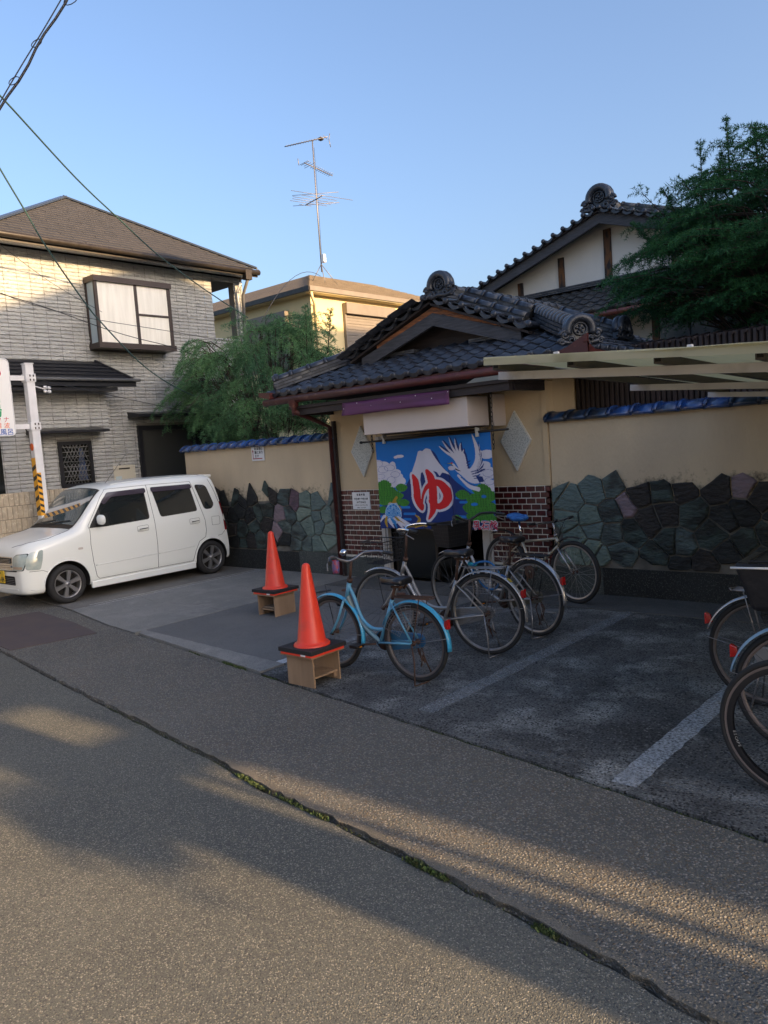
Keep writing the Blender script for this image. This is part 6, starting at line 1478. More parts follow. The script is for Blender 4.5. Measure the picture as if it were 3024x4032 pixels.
def wheel(par, cx, r, rimm, tyre=.017, nsp=28, spm=None, fork_y=.05):
    spm = spm or m_spoke
    wp = thing_part('wheel', (cx, 0, r), par); no = 56
    circ = lambda rr, y=0: [(cx + rr*cos(2*pi*k/no), y, r + rr*sin(2*pi*k/no)) for k in range(no)]
    tb(circ(r - tyre), tyre, 'tyre', m_rub, wp, 8, True)
    rr = r - 2*tyre - .002
    mb = MB(); mb.lathe([(rr+.004,.011),(rr-.010,.012),(rr-.014,.004),(rr-.014,-.004),(rr-.010,-.012),(rr+.004,-.011)], (cx,0,r), no, 'Y'); mb.build('rim', rimm, wp)
    mb = MB(); mb.lathe([(.001,-.05),(.008,-.05),(.010,-.034),(.022,-.032),(.022,-.028),(.011,-.024),(.011,.024),(.022,.028),(.022,.032),(.010,.034),(.008,.05),(.001,.05)], (cx,0,r), 14, 'Y'); mb.build('hub', m_rustb, wp)
    L = rr - .012
    mb = MB(); mb.tube([(0,0,0),(0,0,1)], .0012, 4, caps=False); me = mb.mesh('spoke', spm)
    for k in range(nsp):
        a = 2*pi*k/nsp; sy = .030 if k % 2 else -.030; off = rad(55) * (1 if (k//2) % 2 else -1)
        p0 = Vector((cx + .020*cos(a+off), sy, r + .020*sin(a+off))); p1 = Vector((cx + L*cos(a), 0, r + L*sin(a))); d = p1 - p0
        o = bpy.data.objects.new('spoke', me); COL.objects.link(o); o.parent = wp; o.location = p0 - WO[wp]; o.rotation_euler = d.to_track_quat('Z','Y').to_euler(); o.scale = (1,1,d.length)
    return wp
def fender(par, cx, r, a0, a1, mt, name='mudguard', w_=.026, gap=.012, flip=None, tipm=None):
    mb = MB(); n = 30; k_ = 7; vs = []
    for i in range(n+1):
        a = rad(a0 + (a1-a0)*i/n)
        for j in range(k_):
            t = -1 + 2*j/(k_-1); rr = r + gap + .014*(1-t*t) ; vs.append((cx+rr*cos(a), w_*t, r + rr*sin(a)))
    mb.add(vs, [(i*k_+j, i*k_+j+1, (i+1)*k_+j+1, (i+1)*k_+j) for i in range(n) for j in range(k_-1)], True)
    o = mb.build(name, mt, par, fixn=False); s = o.modifiers.new('s', 'SOLIDIFY'); s.thickness = .0015
    if tipm:
        mb = MB(); q = [v for v in vs[:4*k_]]; q = [(cx+(x-cx)*1.003, y*1.02, r+(z-r)*1.003) for x, y, z in q]; mb.add(q, [(i*k_+j, i*k_+j+1, (i+1)*k_+j+1, (i+1)*k_+j) for i in range(3) for j in range(k_-1)], True); mb.build('mudguard_tip', tipm, par, fixn=False)
    return o
def saddle(par, x, z, mt=m_saddle, L=.26, W=.10):
    prof = [(-.13,.075,0),(-.11,.10,.012),(-.06,.105,.014),(-.01,.07,.004),(.05,.035,-.002),(.11,.022,.0),(.135,.014,-.004)]
    mb = MB(); k_ = 9; vs = []
    for dx, w_, dz in prof:
        for j in range(k_):
            a = pi*j/(k_-1); vs.append((x+dx, w_*cos(a), z+dz + .030*sin(a)**.8 - (.035 if j in (0, k_-1) else .0)))
        vs.append((x+dx, 0, z+dz-.02))
    m_ = k_+1; mb.add(vs, [(i*m_+j, i*m_+(j+1) % m_, (i+1)*m_+(j+1) % m_, (i+1)*m_+j) for i in range(len(prof)-1) for j in range(m_)] + [tuple(range(m_)), tuple(range((len(prof)-1)*m_, len(prof)*m_))[::-1]], True)
    s = mb.build('saddle', mt, par); s.modifiers.new('s', 'SUBSURF').render_levels = 1
    for sy in (-.04, .04): tb([(x-.09, sy, z-.02),(x-.07,sy*.7,z-.06)], .010, 'saddle_spring', m_rustb, par, 6)
    tb([(x-.08,0,z-.045),(x+.03,0,z-.045)], .010, 'saddle_clamp', m_rustb, par, 6)
    return s
def basket(par, x, z, mt, w_=.36, d=.26, h=.22, tx=.0, solid=False, wires=9, y=0):
    top = lambda f, g: (x + tx + d*(f-.5), y + w_*(g-.5), z+h); bot = lambda f, g: (x + d*.75*(f-.5), y + w_*.8*(g-.5), z)
    C = [(0,0),(1,0),(1,1),(0,1)]
    rim = tb([top(*c) for c in C], .005, 'basket', mt, par, 6, True)
    if solid:
        mb = MB(); b0, t0 = [Vector(bot(*c)) for c in C], [Vector(top(*c)) for c in C]; mb.add(b0+t0, [(0,3,2,1)] + [(i,(i+1)%4,(i+1)%4+4,i+4) for i in range(4)]); o = mb.build('basket_liner', mt, rim); s = o.modifiers.new('s','SOLIDIFY'); s.thickness = .004
    mb = MB(); hs = 6
    for a in range(4):
        c0, c1 = C[a], C[(a+1)%4]; nw = wires if a % 2 else wires-2
        for k in range(nw+1):
            f = k/nw; q = (c0[0]+(c1[0]-c0[0])*f, c0[1]+(c1[1]-c0[1])*f); mb.tube([bot(*q), top(*q)], .0018, 4, caps=False)
        for k in range(hs):
            f = k/(hs-.0); p = [Vector(bot(*c)).lerp(Vector(top(*c)), f) for c in (c0, c1)]; mb.tube(p, .0018, 4, caps=False)
    for k in range(1, wires): mb.tube([bot(0,k/wires), bot(1,k/wires)], .0018, 4, caps=False); mb.tube([bot(k/wires,0), bot(k/wires,1)], .0018, 4, caps=False)
    mb.build('basket_wires', mt, rim)
    return rim
def bars(par, sx_, zh, mt, steer=0, sweep=.13, rise=.06, W=.27, flat=False, name='handlebar', grip=BLK):
    R = Matrix.Rotation(steer, 3, 'Z'); o_ = Vector((sx_, 0, 0)); P = lambda x, y, z: o_ + R @ Vector((x, y, 0)) + Vector((0,0,z))
    pts = [(-sweep,W,rise-.01),(-sweep*.45,W*.86,rise),(.03,W*.55,rise*.85),(.035,W*.25,.015),(.03,0,0)] if not flat else [(-.02,W,.01),(.02,0,.0)]
    pts = pts + [(x,-y,z) for x, y, z in pts[-2::-1]]
    Q = [P(x,y,zh+z) for x, y, z in cr(pts, 6)]; hb = tb(Q, .0115, name, mt, par, 8)
    for sg in (-1, 1):
        a = (-sweep, W, rise-.01) if not flat else (-.02, W, .01); b_ = (-sweep*.45-.0, W*.86, rise) if not flat else (0,W*.6,.005)
        p1, p0 = P(b_[0], sg*b_[1], zh+b_[2]), P(a[0], sg*a[1], zh+a[2]); d = (p0-p1).normalized()
        tb([p0-d*.02, p0+d*.075], .016, 'grip', grip, hb, 8)
        tb([p0-d*.035+Vector((0,0,-.01)), p0+d*.0+P(.05,0,0)-o_+Vector((0,0,-.03)), p0+d*.09+P(.05,0,0)-o_+Vector((0,0,-.055))], .005, 'brake_lever', m_steel, hb, 6)
        tb([p0-d*.035, P(.10, sg*.08, zh+.02), P(.06, sg*.02, zh-.12)], .003, 'brake_cable', BLK, hb, 5)
    return hb
def bike(label, loc, rz, r=.33, wb=1.0, frame=None, fend=None, rimm=None, style='mama', steer=0, rimf=None, front=True, bask=None, rackm=None, skirt=False, bbz=.27, sz=.79, hz=.88, tyre=.017, chainc=None, seatm=None, rear_a=(-8,205), tip=None, bar_m=None, stand_m=None, lower=None, sxf=.21, reflz=None, spm=None):
    t = thing('bicycle', label, 'bicycle', (0,0,0), 'bicycles parked in front of the bathhouse')
    fm = frame; y = .045; rimm = rimm or m_rimd; fend = fend
    wheel(t, 0, r, rimm, tyre, spm=spm); wheel(t, wb, r, rimf or rimm, tyre, spm=spm)
    bb = Vector((.34*wb+.06, 0, bbz)); st = Vector((sxf*wb+.03, 0, .62 if style == 'mama' else .64)); sp = Vector((sxf*wb, 0, sz-.05))
    hb_ = Vector((.80*wb, 0, r+.30)); ht = Vector((.755*wb, 0, r+.43))
    if style == 'mtb': ht = Vector((.77*wb,0,.70)); hb_ = Vector((.80*wb,0,.60))
    zs = hz
    # frame
    tb([bb, st], .016, 'seat_tube', fm, t); tb([st, sp], .012, 'seat_post', m_rustb if style=='mama' else m_steel, t)
    tb([hb_, ht], .019, 'head_tube', fm, t, 10); tb([ht, ht+Vector((-.012,0,.03))], .023, 'headset', m_rustb if style=='mama' else m_steel, t, 10)
    if style == 'mama':
        a = hb_.lerp(ht, .75); b_ = hb_.lerp(ht, .15); m1 = bb.lerp(st, .30)
        tb([Vector(q) for q in cr([a, a+Vector((-.05,0,-.09)), Vector((bb.x+.22*wb,0,.45)), Vector((bb.x+.10*wb,0,.375)), m1], 5)], .015, 'upper_tube', fm, t)
        tb([Vector(q) for q in cr([b_, b_+Vector((-.05,0,-.10)), Vector((bb.x+.16*wb,0,.36)), bb], 5)], .017, 'down_tube', lower or fm, t)
    else:
        tb([hb_.lerp(ht,.8), st+Vector((.005,0,-.02))], .0155, 'top_tube', fm, t); tb([hb_.lerp(ht,.1), bb], .018, 'down_tube', fm, t)
    ax = Vector((0,0,r))
    for sg in (-1, 1):
        o = Vector((0, sg*y, 0)); o2 = Vector((0, sg*.028, 0))
        tb([bb+o2*.9, ax+o], .0095, 'chain_stay', fm, t, 6); tb([st+o2*.6+Vector((0,0,-.03)), st.lerp(ax,.35)+o*.9, ax+o], .008, 'seat_stay', fm, t, 6)
        fx = Vector((wb, sg*y, r)); cr_ = hb_ + Vector((.012, sg*.034, -.02))
        if style == 'mama': tb([cr_, cr_.lerp(fx,.55)+Vector((-.018,0,0)), cr_.lerp(fx,.85)+Vector((-.012,0,0)), fx], .0105, 'fork_blade', fm, t, 7)
        else: tb([cr_, fx], .012, 'fork_blade', m_silf, t, 7)
    tb([hb_+Vector((.01,-.035,-.02)), hb_+Vector((.01,.035,-.02))], .013, 'fork_crown', fm, t, 6)
    stem = Vector((ht.x - .035, 0, zs)); tb([ht+Vector((-.01,0,.03)), stem], .0115, 'stem', m_rustb if style=='mama' else m_silf, t)
    hb = bars(t, stem.x, zs, bar_m or m_steel, steer, flat=style == 'mtb', W=.25 if style=='mama' else .28)
    if style == 'mtb':
        tb([stem+Vector((0,0,0)), stem+Vector((.06,0,.02))], .014, 'stem_head', BLK, t)
        for k in range(3): tb([stem+Vector((.05,.06*(k-1),.01)), stem+Vector((.14,.03*(k-1),-.03)), stem+Vector((.06,0,-.18))], .003, 'brake_cable', BLK, t, 5)
    # cranks
    cw = MB(); cw.lathe([(.02,-.045),(.075,-.045),(.078,-.042),(.02,-.040)], tuple(bb), 20, 'Y'); cw.build('chain_wheel', m_rustb, t)
    for sg in (-1, 1):
        e = bb + Vector((.15*sg*(-1), sg*-.075, .02*sg)) if style == 'mama' else bb + Vector((-.02*sg, -sg*.075, -.15*sg)); s = bb + Vector((0, -sg*.065, 0)); tb([s, e], .008, 'crank', m_rustb, t, 6)
        pe = bx2((e.x-.042, e.y-sg*.09 if sg > 0 else e.y+.002, e.z-.012), (e.x+.042, e.y-sg*.005 if sg > 0 else e.y+.09, e.z+.012), 'pedal', BLK, t, .004); bx2((e.x-.043, e.y-.06 if sg > 0 else e.y+.03, e.z-.005), (e.x-.0425, e.y-.03 if sg > 0 else e.y+.06, e.z+.005), 'reflector', m_amber, t)
    saddle(t, sp.x, sz, seatm or m_saddle)
    if chainc:
        mb = MB(); q = [(bb.x+.10*cos(a), bb.z+.085*sin(a)) for a in np.linspace(-pi/2, pi/2, 9)] + [(.0-.05*cos(a), r+.055*sin(a)) for a in np.linspace(pi/2, -pi/2, 7)]
        mb.prism(q, lambda a, z: (a, -.048, z), lambda a, z: (a, -.070, z)); bevel(mb.build('chain_case', chainc, t), .01, 2)
    else: tb([bb+Vector((0,-.04,.04)), (0,-.04,r+.03)], .004, 'chain', m_rustb, t, 5); tb([bb+Vector((0,-.04,-.04)), (0,-.04,r-.03)], .004, 'chain', m_rustb, t, 5)
    if fend:
        fender(t, 0, r, 200-rear_a[1]+ -0 if False else rear_a[1], rear_a[0], fend, tipm=tip); fender(t, wb, r, 60, 192, fend)
        for sg in (-1, 1): tb([(0,sg*.045,r), ((r+.02)*cos(rad(168)), sg*.028, r+(r+.02)*sin(rad(168)))], .0025, 'mudguard_stay', m_steel, t, 5)
        for sg in (-1, 1): tb([(wb,sg*.045,r), (wb+(r+.02)*cos(rad(178)), sg*.028, r+(r+.02)*sin(rad(178)))], .0025, 'mudguard_stay', m_steel, t, 5)
        a = rad(150); q = Vector(((r+.04)*cos(a), 0, r+(r+.04)*sin(a)))
        mb = MB(); mb.hexa([(q.x-.025,-.022,q.z-.04),(q.x-.02,.022,q.z-.04),(q.x+.02,.012,q.z-.03),(q.x+.02,-.012,q.z-.03),(q.x-.025,-.022,q.z+.035),(q.x-.025,.022,q.z+.035),(q.x+.01,.012,q.z+.02),(q.x+.01,-.012,q.z+.02)]); bevel(mb.build('rear_reflector', m_refl, t), .004)
    if rackm:
        z = 2*r + .045
        for yy in (-.055,-.02,.02,.055): tb([(.16,yy*.8,z),(-.17,yy,z+.005)], .0045, 'rack_bar', rackm, t, 6)
        tb([(-.17,-.06,z+.005),(-.20,0,z+.005),(-.17,.06,z+.005)], .005, 'rack_bar', rackm, t, 6)
        for sg in (-1, 1): tb([(-.10,sg*.055,z),(-.01,sg*.05,r)], .004, 'rack_stay', rackm, t, 5)
        tb([(.16,0,z), (st.x,0,z+.01)], .005, 'rack_stay', rackm, t, 5)
    sm_ = stand_m or m_steel
    if style == 'mama':
        for sg in (-1, 1): tb([(.0,sg*.05,r),(-.03,sg*.07,r*.5),(-.06,sg*.12,.006)], .006, 'stand_leg', sm_, t, 6)
        tb([(-.06,-.12,.006),(-.085,0,.006),(-.06,.12,.006)], .005, 'stand_foot', sm_, t, 6)
    if skirt:
        mb = MB()
        for sg in (-1, 1):
            for k in range(8):
                a0, a1 = rad(20+k*10), rad(20+k*10); mb.tube([((r*.42)*cos(a0), sg*.040, r+(r*.42)*sin(a0)), ((r*.97)*cos(a1), sg*.034, r+(r*.97)*sin(a1))], .0018, 4, caps=False)
            for f in np.linspace(.42, .97, 9): mb.tube([(r*f*cos(a), sg*.038, r+r*f*sin(a)) for a in np.linspace(rad(18), rad(92), 9)], .0018, 4, caps=False)
        mb.build('skirt_guard', m_steel, t)
    # front lamp
    if style == 'mama':
        mb = MB(); mb.sph((wb-.02,-.06,2*r-.07), .028, 10, 8); mb.build('front_lamp', BLK, t)
        mb = MB(); mb.tube([(wb+.04,-.05,r),(wb+.10,-.05,2*r-.02),(wb+.12,-.05,2*r+.08)], .003, 5); 
        mb.build('basket_stay', BLK, t)
    if bask:
        for b_ in bask: basket(t, **b_) if isinstance(b_, dict) else None
    t.location = loc; t.rotation_euler = (0, 0, rz)
    return t, dict(bb=bb, st=st, sp=sp, hb=hb_, ht=ht, stem=stem, bars=hb)
def hd(a, b_): return math.atan2(b_[1]-a[1], b_[0]-a[0])
# --- worn sky-blue city bicycle
A, B = (-3.735, 4.455), (-4.575, 4.43)
t, k = bike('worn sky blue step-through bicycle beside the nearest cone', (*A, 0), hd(A, B), r=.302, wb=.84, frame=m_bluep, fend=m_bluef, rimm=m_rimd, steer=-.35, rackm=m_rustb, skirt=True, sz=.765, hz=.90, chainc=m_bluec, rear_a=(20,186), stand_m=m_rustb, lower=m_blueo, sxf=.20, tyre=.018)
mb = MB(); mb.sph((k['stem'].x-.02,.10,.99), .032, 14, 10, (1,1,.8)); mb.build('bell', m_chrome, t)
mb = MB(); mb.lathe([(.001,-.05),(.026,-.05),(.03,-.02),(.03,.03),(.028,.05)], (k['stem'].x-.01,.19,.89), 14); mb.build('cup_holder', mat('red_cup', (.45,.03,.02), .4, c2=(.03,.12,.3), scale=30), t)
bx2((k['bb'].x-.05,-.022,.40),(k['bb'].x-.03,-.019,.435),'orange_sticker',m_org,t)
for kk in range(4): tb([(R_(-.03,.05),-.06,.30),(R_(-.06,.06),-.068,.2),(R_(-.05,.06),-.06,R_(.08,.16))], .006, 'rusty_strap', m_rustb, t, 5)
tb([(.98*0+.84+.18,-.05,.62),(.84+.18,.05,.62),(.84+.06,.05,.64),(.84+.06,-.05,.64)], .0045, 'front_carrier', BLK, t, 5, True)
# --- silver bicycle with wire basket
A, B = (-3.668, 5.325), (-4.69, 5.20)
t, k = bike('silver step-through bicycle with wire front basket and coiled blue lock', (*A, 0), hd(A, B), r=.345, wb=1.03, frame=m_silv, fend=m_silf, rimm=m_rimg, rackm=m_steel, sz=.85, hz=1.02, chainc=m_silv, rear_a=(20,186), tip=m_gold, steer=.25, bar_m=m_chrome, sxf=.235,
    bask=[dict(x=1.03-.02, z=.76, mt=BLK, w_=.34, d=.25, h=.20)])
m_lock = mat('blue_cable_lock', (.01,.12,.32), .3)
tb([Vector(q) for q in cr([(.10,-.03,.76),(-.02,-.07,.77),(-.10,-.08,.66),(-.06,-.07,.55),(.04,-.07,.56),(.12,-.05,.68)], 6, True)], .009, 'cable_lock', m_lock, t, 8, True)
tb([(.17,-.05,.76),(.10,-.06,.74)], .018, 'lock_barrel', mat('cyan_plastic', (.02,.30,.40), .4), t, 10)
mb = MB(); mb.sph((.16,0,.70),.001,4,3)
for kk in range(3): tb([(R_(-.02,.03),-.06,.33),(R_(-.06,.06),-.07,.24),(R_(-.05,.06),-.06,R_(.12,.18))], .005, 'strap', m_rustb, t, 5)
for a_, c_ in ((128,(.5,.36,.02)),(118,(.03,.15,.4))):
    a = rad(a_); mb = MB(); rr = .345+.0275; mb.add([(rr*cos(a+s1), y_, .345+rr*sin(a+s1)) for s1, y_ in ((-.06,-.018),(.06,-.018),(.06,.018),(-.06,.018))], [(0,1,2,3)]); mb.build('sticker', mat('sticker_%d' % a_, c_, .4), t)
mb = MB(); q = []; 
basket(t, .06, .50, m_steel, w_=.02, d=.20, h=.13, wires=8, y=-.075)
# --- second silver bicycle with black basket
A, B = (-3.63, 6.03), (-4.70, 6.26)
t, k = bike('dull silver bicycle with solid black basket, directly in front of the doorway', (*A, 0), hd(A, B), r=.345, wb=1.09, frame=m_silv, fend=m_silf, rimm=m_rimg, rackm=BLK, sz=.86, hz=1.02, chainc=mat('olive_chain_case', (.10,.09,.06), .5), rear_a=(20,184), tip=m_gold, steer=-.2, bar_m=BLK, sxf=.235,
    bask=[dict(x=1.05, z=.76, mt=BLK, w_=.34, d=.26, h=.23, solid=True)])
for kk in range(3): tb([(R_(-.02,.03),-.06,.33),(R_(-.06,.06),-.07,.24),(R_(-.05,.06),-.06,R_(.06,.16))], .006, 'strap', m_rustb, t, 5)
# --- mountain bike with blue saddle cover
A, B = (-4.92, 7.60), (-3.92, 7.37)
t, k = bike('champagne mountain bike with a blue cloth saddle cover leaning by the brick wall', (*A, 0), hd(A, B), r=.335, wb=1.02, frame=m_champ, rimm=m_rimg, style='mtb', sz=.90, hz=.86, tyre=.024, rimf=mat('pale_rim', (.42,.38,.34), .35, .5), bbz=.29, seatm=mat('blue_saddle_cloth', (.03,.17,.50), .7, c2=(.02,.11,.36), scale=20, bump=.8, bscale=30, bdist=.02), sxf=.24, spm=mat('bright_spoke', (.4,.4,.38), .3, .7))
mb = MB(); mb.sph((k['sp'].x,0,.885), .1, 14, 8, (1.25,.95,.42)); mb.build('saddle_cover', [m_ for m_ in bpy.data.materials if m_.name.startswith('blue_saddle_cloth')][0], t)
tb([k['st']+Vector((0,0,.0)), k['sp']], .0135, 'bright_seat_post', m_chrome, t)
fender(t, 1.02, .345, 75, 150, m_blackp); fender(t, -.02, .36, 60, 120, m_blackp)
# --- bicycles at the right edge
t, k = bike('silver bicycle at the right edge, farthest of three, with shiny chrome mudguard', (-1.438, 5.10, 0), .0, r=.345, wb=1.1, frame=m_silv, fend=m_silf, rimm=m_rimd, rackm=m_steel, sz=.85, hz=1.0, chainc=m_silv, rear_a=(20,160), tip=m_gold, stand_m=m_steel)
t, k = bike('bicycle with pale blue mudguard and black basket at the right edge, middle of three', (-1.065, 4.42, 0), .03, r=.345, wb=1.08, frame=m_blackp, fend=m_lbf, rimm=m_rimt, rackm=BLK, sz=.85, hz=1.0, rear_a=(20,168), bask=[dict(x=.03, z=.74, mt=BLK, w_=.38, d=.46, h=.33, wires=12)])
m_cover = mat('black_nylon', (.010,.010,.013), .5, bump=.4, bscale=14, bdist=.02)
mb = MB(); mb.hexa([(-.20,-.17,.80),(.26,-.17,.80),(.26,.17,.80),(-.20,.17,.80),(-.28,-.20,1.06),(.34,-.20,1.07),(.34,.20,1.07),(-.28,.20,1.06)]); o = bevel(mb.build('basket_cover', m_cover, t), .03, 3)
tb([(-.285,-.205,1.035),(-.06,-.207,1.04)], .006, 'cover_rim', m_board, t, 6)
mb = MB(); mb.hexa([(-.10,-.16,1.07),(.34,-.16,1.08),(.34,.16,1.08),(-.10,.16,1.07),(-.06,-.12,1.115),(.32,-.12,1.105),(.32,.12,1.105),(-.06,.12,1.115)]); bevel(mb.build('folded_cloth', mat('lilac_cloth', (.13,.13,.30), .8), t), .015, 2)
t, k = bike('sports bicycle with black tyres and taupe rims at the right edge, nearest the camera', (-.970, 3.86, 0), -.02, r=.342, wb=1.05, frame=m_blackp, rimm=m_rimt, style='mtb', sz=.95, hz=.95, tyre=.0145, spm=m_blackp)
mb = MB(); 
for s_ in (-1, 1): mb.lathe([(.303,s_*.0125),(.286,s_*.0140),(.276,s_*.012)], (0,0,.342), 56, 'Y')
mb.build('black_rim_band', m_blackp, t)
m_let = mat('pale_lettering', (.42,.40,.36), .6)
def rimtext(s, par, cx, r, rr, a0, size, step):
    for i, c in enumerate(s):
        a = rad(a0 + step*i); ux = Vector((-sin(a), 0, cos(a))); uz = Vector((-cos(a), 0, -sin(a)))
        text(c, size, m_let, par, (cx+rr*cos(a), -.0165, r+rr*sin(a)), ux, uz, off=.0)
rimtext('ESCAPE', t, 0, .342, .278, 190, .020, 3.0)

# ================================================================ trees (weeping cedars)
m_bark = mat('brown_bark', (.07,.05,.035), .95, c2=(.04,.03,.022), scale=8, bump=.6)
def needle_mat(name, c, c2):
    return mat(name, c, .75, c2=c2, scale=1.4, island=.35, spec=.25, thresh=(.35,.65))
def cedar(label, base, crown_c, rad3, n_br, mt, seed, droop=1.0, leaders=(), zmin=None, clip=None, nl=.055, trunk_to=None, dens=1.0):
    rg = np.random.default_rng(seed)
    t = thing('cedar_tree', label, 'tree', base)
    mb = MB(); top = trunk_to or (crown_c[0], crown_c[1], crown_c[2]+rad3[2]*.7); b_ = Vector(base); tp = Vector(top)
    trunk = [b_.lerp(tp, k/6)+Vector((.05*sin(k*2), .05*cos(k*1.7), 0)) for k in range(7)]; mb.tube(trunk, [.11-.014*k for k in range(7)], 8); mb.build('trunk', m_bark, t)
    V = []; br = MB()
    def needles(P, D, n_, ln):
        """fans of thin needles round each point"""
        n0 = len(P); idx = np.repeat(np.arange(n0), n_)
        p = P[idx] + rg.normal(0, .004, (len(idx), 3)); d = D[idx]
        rv = rg.normal(0, 1, (len(idx), 3)); rv -= d * (rv*d).sum(1, keepdims=True); rv /= np.linalg.norm(rv, axis=1, keepdims=True) + 1e-9
        dr = rv + d*.55; dr /= np.linalg.norm(dr, axis=1, keepdims=True); L = ln * rg.uniform(.6, 1.15, (len(idx), 1))
        sd_ = np.cross(dr, rg.normal(0, 1, (len(idx), 3))); sd_ /= np.linalg.norm(sd_, axis=1, keepdims=True) + 1e-9; sd_ *= .0038
        V.append(np.stack([p - sd_, p + sd_, p + dr*L], 1))
    def shoot(p, d, L, g, n=12, nn=4, ln=nl):
        P = []; D = []; q = Vector(p); v = Vector(d).normalized(); st = L/n
        for k in range(n):
            v = (v + Vector((0,0,-g*st*(1+k*.12)))).normalized(); q = q + v*st; P.append(tuple(q)); D.append(tuple(v))
        if clip is None or clip(q): needles(np.array(P), np.array(D), nn, ln)
        return q, v
    for _ in range(n_br):
        # random point on/in the crown ellipsoid, biased to the outside
        u = rg.normal(0, 1, 3); u /= np.linalg.norm(u); rr = rg.uniform(.35, 1.0)**.55
        c = Vector((crown_c[0]+u[0]*rad3[0]*rr, crown_c[1]+u[1]*rad3[1]*rr, crown_c[2]+u[2]*rad3[2]*rr))
        c += Vector((0,0,.18*sin(c.x*3.1+c.y*2.3)))
        if zmin and c.z < zmin: continue
        if clip and not clip(c): continue
        out = Vector((u[0], u[1], .25 if u[2] > 0 else .0)).normalized()
        out = (out + Vector(rg.normal(0, .35, 3))).normalized(); out.z = abs(out.z)*.5+.12
        L = rg.uniform(.35, .75)*(1.0); q = c; v = out.normalized(); pts = [q.copy()]; n = 7
        for k in range(n):
            v = (v + Vector((0,0,-.30*droop*(k/n+.25)))).normalized(); q = q + v*(L/n); pts.append(q.copy())
            side = v.cross(Vector((0,0,1))).normalized()
            for sg in (-1, 1):
                dd_ = (v*.6 + side*sg*rg.uniform(.5,1) + Vector((0,0,rg.uniform(-.1,.3)))).normalized()
                shoot(q, dd_, rg.uniform(.14,.34)*(1.15-k/n*.5), 5.5*droop, 7, int(round(4*dens)))
        shoot(q, v, .12, 4*droop, 5, 4)
        br.tube([trunk[min(6, int(rg.uniform(1,6)))].lerp(c, .75), c, pts[3], pts[-1]], [.010,.009,.006,.003], 4, caps=False)
    for (lx, ly, lz0, lz1, lean) in leaders:      # upright thin leading shoots
        n = 16; q0 = Vector((lx, ly, lz0)); q1 = Vector((lx+lean, ly, lz1)); br.tube([q0, q1], [.012,.004], 4)
        needles(np.array([tuple(q0.lerp(q1, k/30)) for k in range(31)]), np.array([tuple((q1-q0).normalized())]*31), 6, .04)
        for k in range(n):
            f = k/n; p = q0.lerp(q1, f)
            for _ in range(2):
                a = rg.uniform(0, 2*pi); l = (1-f)*rg.uniform(.25,.5)*(lz1-lz0)*.5+.05
                shoot(p, Vector((cos(a), sin(a), .75)), l, .9, 10, 4, .04)
    A = np.concatenate(V); n = len(A); me = bpy.data.meshes.new('crown'); C = np.array(crown_c)
    me.vertices.add(n*3); me.vertices.foreach_set('co', (A.reshape(-1, 3) - C).ravel()); me.loops.add(n*3); me.loops.foreach_set('vertex_index', np.arange(n*3)); me.polygons.add(n); me.polygons.foreach_set('loop_start', np.arange(0, n*3, 3)); me.polygons.foreach_set('loop_total', np.full(n, 3)); me.materials.append(mt); me.update(calc_edges=True)
    o = bpy.data.objects.new('crown', me); COL.objects.link(o); o.parent = t; o.location = Vector(crown_c) - Vector(base)
    br.build('branches', m_bark, t, fixn=False)
    print('cedar tris', n)
    return t
m_nl = needle_mat('blue_green_needles', (.13,.26,.10), (.06,.15,.075)); m_nd = needle_mat('dark_green_needles', (.032,.12,.036), (.018,.075,.030))
cedar('pale green weeping cedar between the grey house and the entrance roof', (-11.2,9.8,0), (-11.35,9.65,3.12), (1.85,1.2,1.08), 560, m_nl, 3, 1.0, leaders=((-9.75,9.3,3.35,4.25,.06),(-9.25,9.3,3.4,4.1,.15),(-9.9,9.6,3.4,4.35,-.05)), clip=lambda p: p.z > 2.0 and p.y > 8.15 and p.x > -13.4)
cedar('big dark green cedar at the right edge hiding the bathhouse gable', (-1.3,10.1,0), (-1.1,9.9,3.72), (2.85,1.35,1.12), 1150, m_nd, 8, .45, leaders=((-3.2,9.5,4.1,5.02,.0),(-2.85,9.4,4.3,5.16,-.03),(-2.55,9.4,4.3,4.98,-.04),(-3.45,9.5,4.1,4.6,-.2),(-2.35,9.5,4.4,5.05,.0),(-3.0,9.3,4.2,4.75,.1),(-3.75,9.5,3.9,4.3,-.3)), clip=lambda p: p.z > 2.7 and p.x < .8, nl=.05, dens=1.2)

# ================================================================ neighbourhood and an added sun blocker outside the frame (they shade the place and show in reflections)
m_nb = mat('neighbour_wall', (.74,.71,.66), .85, c2=(.68,.65,.60), scale=.8); m_nbr = mat('neighbour_roof', (.07,.07,.075), .7)
TZ, TX = math.tan(SUN_EL), math.tan(SUN_AZ)
t = thing('neighbour_house', 'tall gabled neighbour house down the street to the right, outside the view', 'house', (14, 9, 0)); NX = 12.0
sy_ = lambda y, x: y + (NX - x)*TX ; szz = lambda z, x: z + (NX - x)*TZ
yl = sy_(2.86, -1.0)
ax_, az = sy_(8.95, -13.5), szz(5.62, -13.5)
gl = [(yl, 0), (sy_(16.5,-13.5), 0), (sy_(16.5,-13.5), az-.36*7.5), (ax_, az), (yl, az-.37*(ax_-yl))]
mb = MB(); mb.prism(gl, lambda y, z: (NX, y, z), lambda y, z: (NX+8, y+8*TX+.06, z)); mb.build('house_body', m_nb, t)  # outline fitted to the shade it casts, side skewed along the sun
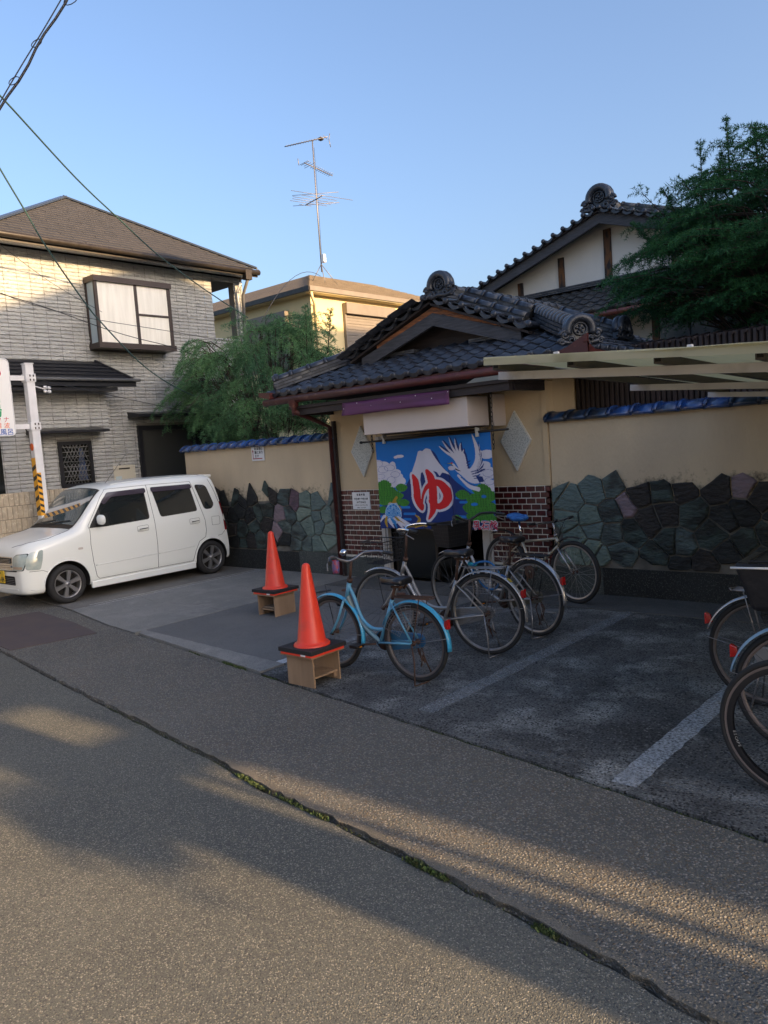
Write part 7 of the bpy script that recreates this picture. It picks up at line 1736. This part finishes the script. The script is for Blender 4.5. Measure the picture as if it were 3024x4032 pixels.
for sg, ye, ze in ((-1, yl-.0, az-.37*(ax_-yl)), (1, sy_(16.5,-13.5)+.3, az-.36*7.8)):
    mb = MB(); mb.hexa([(NX-.2,ax_,az+.01),(NX+8,ax_,az+.01),(NX+8,ye,ze+.01),(NX-.2,ye,ze+.01),(NX-.2,ax_,az+.08),(NX+8,ax_,az+.08),(NX+8,ye,ze+.08),(NX-.2,ye,ze+.08)]); mb.build('house_roof', m_nbr, t)
t = thing('neighbour_flats', 'flat roofed block behind the neighbour house, outside the view', 'building', (10, 24, 0))
mb = MB(); mb.box((NX+2, 17.6, 0), (NX+10, 40, 5.85+(NX+2+18.5)*TZ)); mb.build('block_body', m_nb, t)
# made-up sun blocker out of view, shaped to cast the road shade bands
t = thing('sun_blocker', 'made-up sun blocker casting the road shade bands, to the right, outside the view', 'blocker', (6, 2.6, 0)); X0 = 6.0
gy_ = lambda y: y + (X0 + 1.0)*TX + .0
mb = MB(); mb.box((X0, gy_(2.12), 0), (X0+.3, gy_(2.56), (X0+6.5)*TZ)); mb.build('blocker_post', m_nb, t)
mb = MB(); mb.box((X0, gy_(2.56), (X0+4.0)*TZ), (X0+.3, yl+.2, (X0+4.85)*TZ)); mb.build('blocker_beam', m_nb, t)
mb = MB(); mb.box((X0, gy_(2.12), (X0+6.3)*TZ), (X0+.3, yl+.2, (X0+9.5)*TZ)); mb.build('blocker_top', m_nbr, t)
mb = MB(); mb.box((X0+.5, gy_(2.66), 0), (X0+.62, gy_(2.72), (X0+4.2)*TZ)); mb.build('blocker_bar', m_nb, t)
mb = MB()
for _ in range(900):
    c = Vector((X0+.1+rng.normal(0,.1), gy_(1.98)+rng.normal(0,.11), (X0+3.9)*TZ+rng.normal(0,.10))); d = Vector(rng.normal(0,1,3)).normalized()*.035; e = Vector(rng.normal(0,1,3)).normalized()*.03; mb.add([c-d, c+e, c+d, c-e], [(0,1,2,3)])
mb.build('blocker_leaves', m_moss, t, fixn=False)  # added leaf clump, bulges the shade edge on the road
# houses across the street (behind the camera)
t = thing('opposite_house', 'cream house across the street behind the camera', 'house', (-6, -14, 0))
mb = MB(); mb.box((-15, -20, 0), (-4, -11, 6.2)); mb.build('house_body', m_nb, t); mb = MB(); mb.prism([(-20.5,6.2),(-10.5,6.2),(-15.5,8.2)], lambda y, z: (-15.4, y, z), lambda y, z: (-3.6, y, z)); mb.build('house_roof', m_nbr, t)
t = thing('opposite_house', 'second house across the street farther right behind the camera', 'house', (6, -14, 0))
mb = MB(); mb.box((-2, -20, 0), (9, -11.5, 5.6)); mb.build('house_body', m_nb, t); mb = MB(); mb.prism([(-20.5,5.6),(-11.0,5.6),(-15.7,7.4)], lambda y, z: (-2.4, y, z), lambda y, z: (9.4, y, z)); mb.build('house_roof', m_nbr, t)
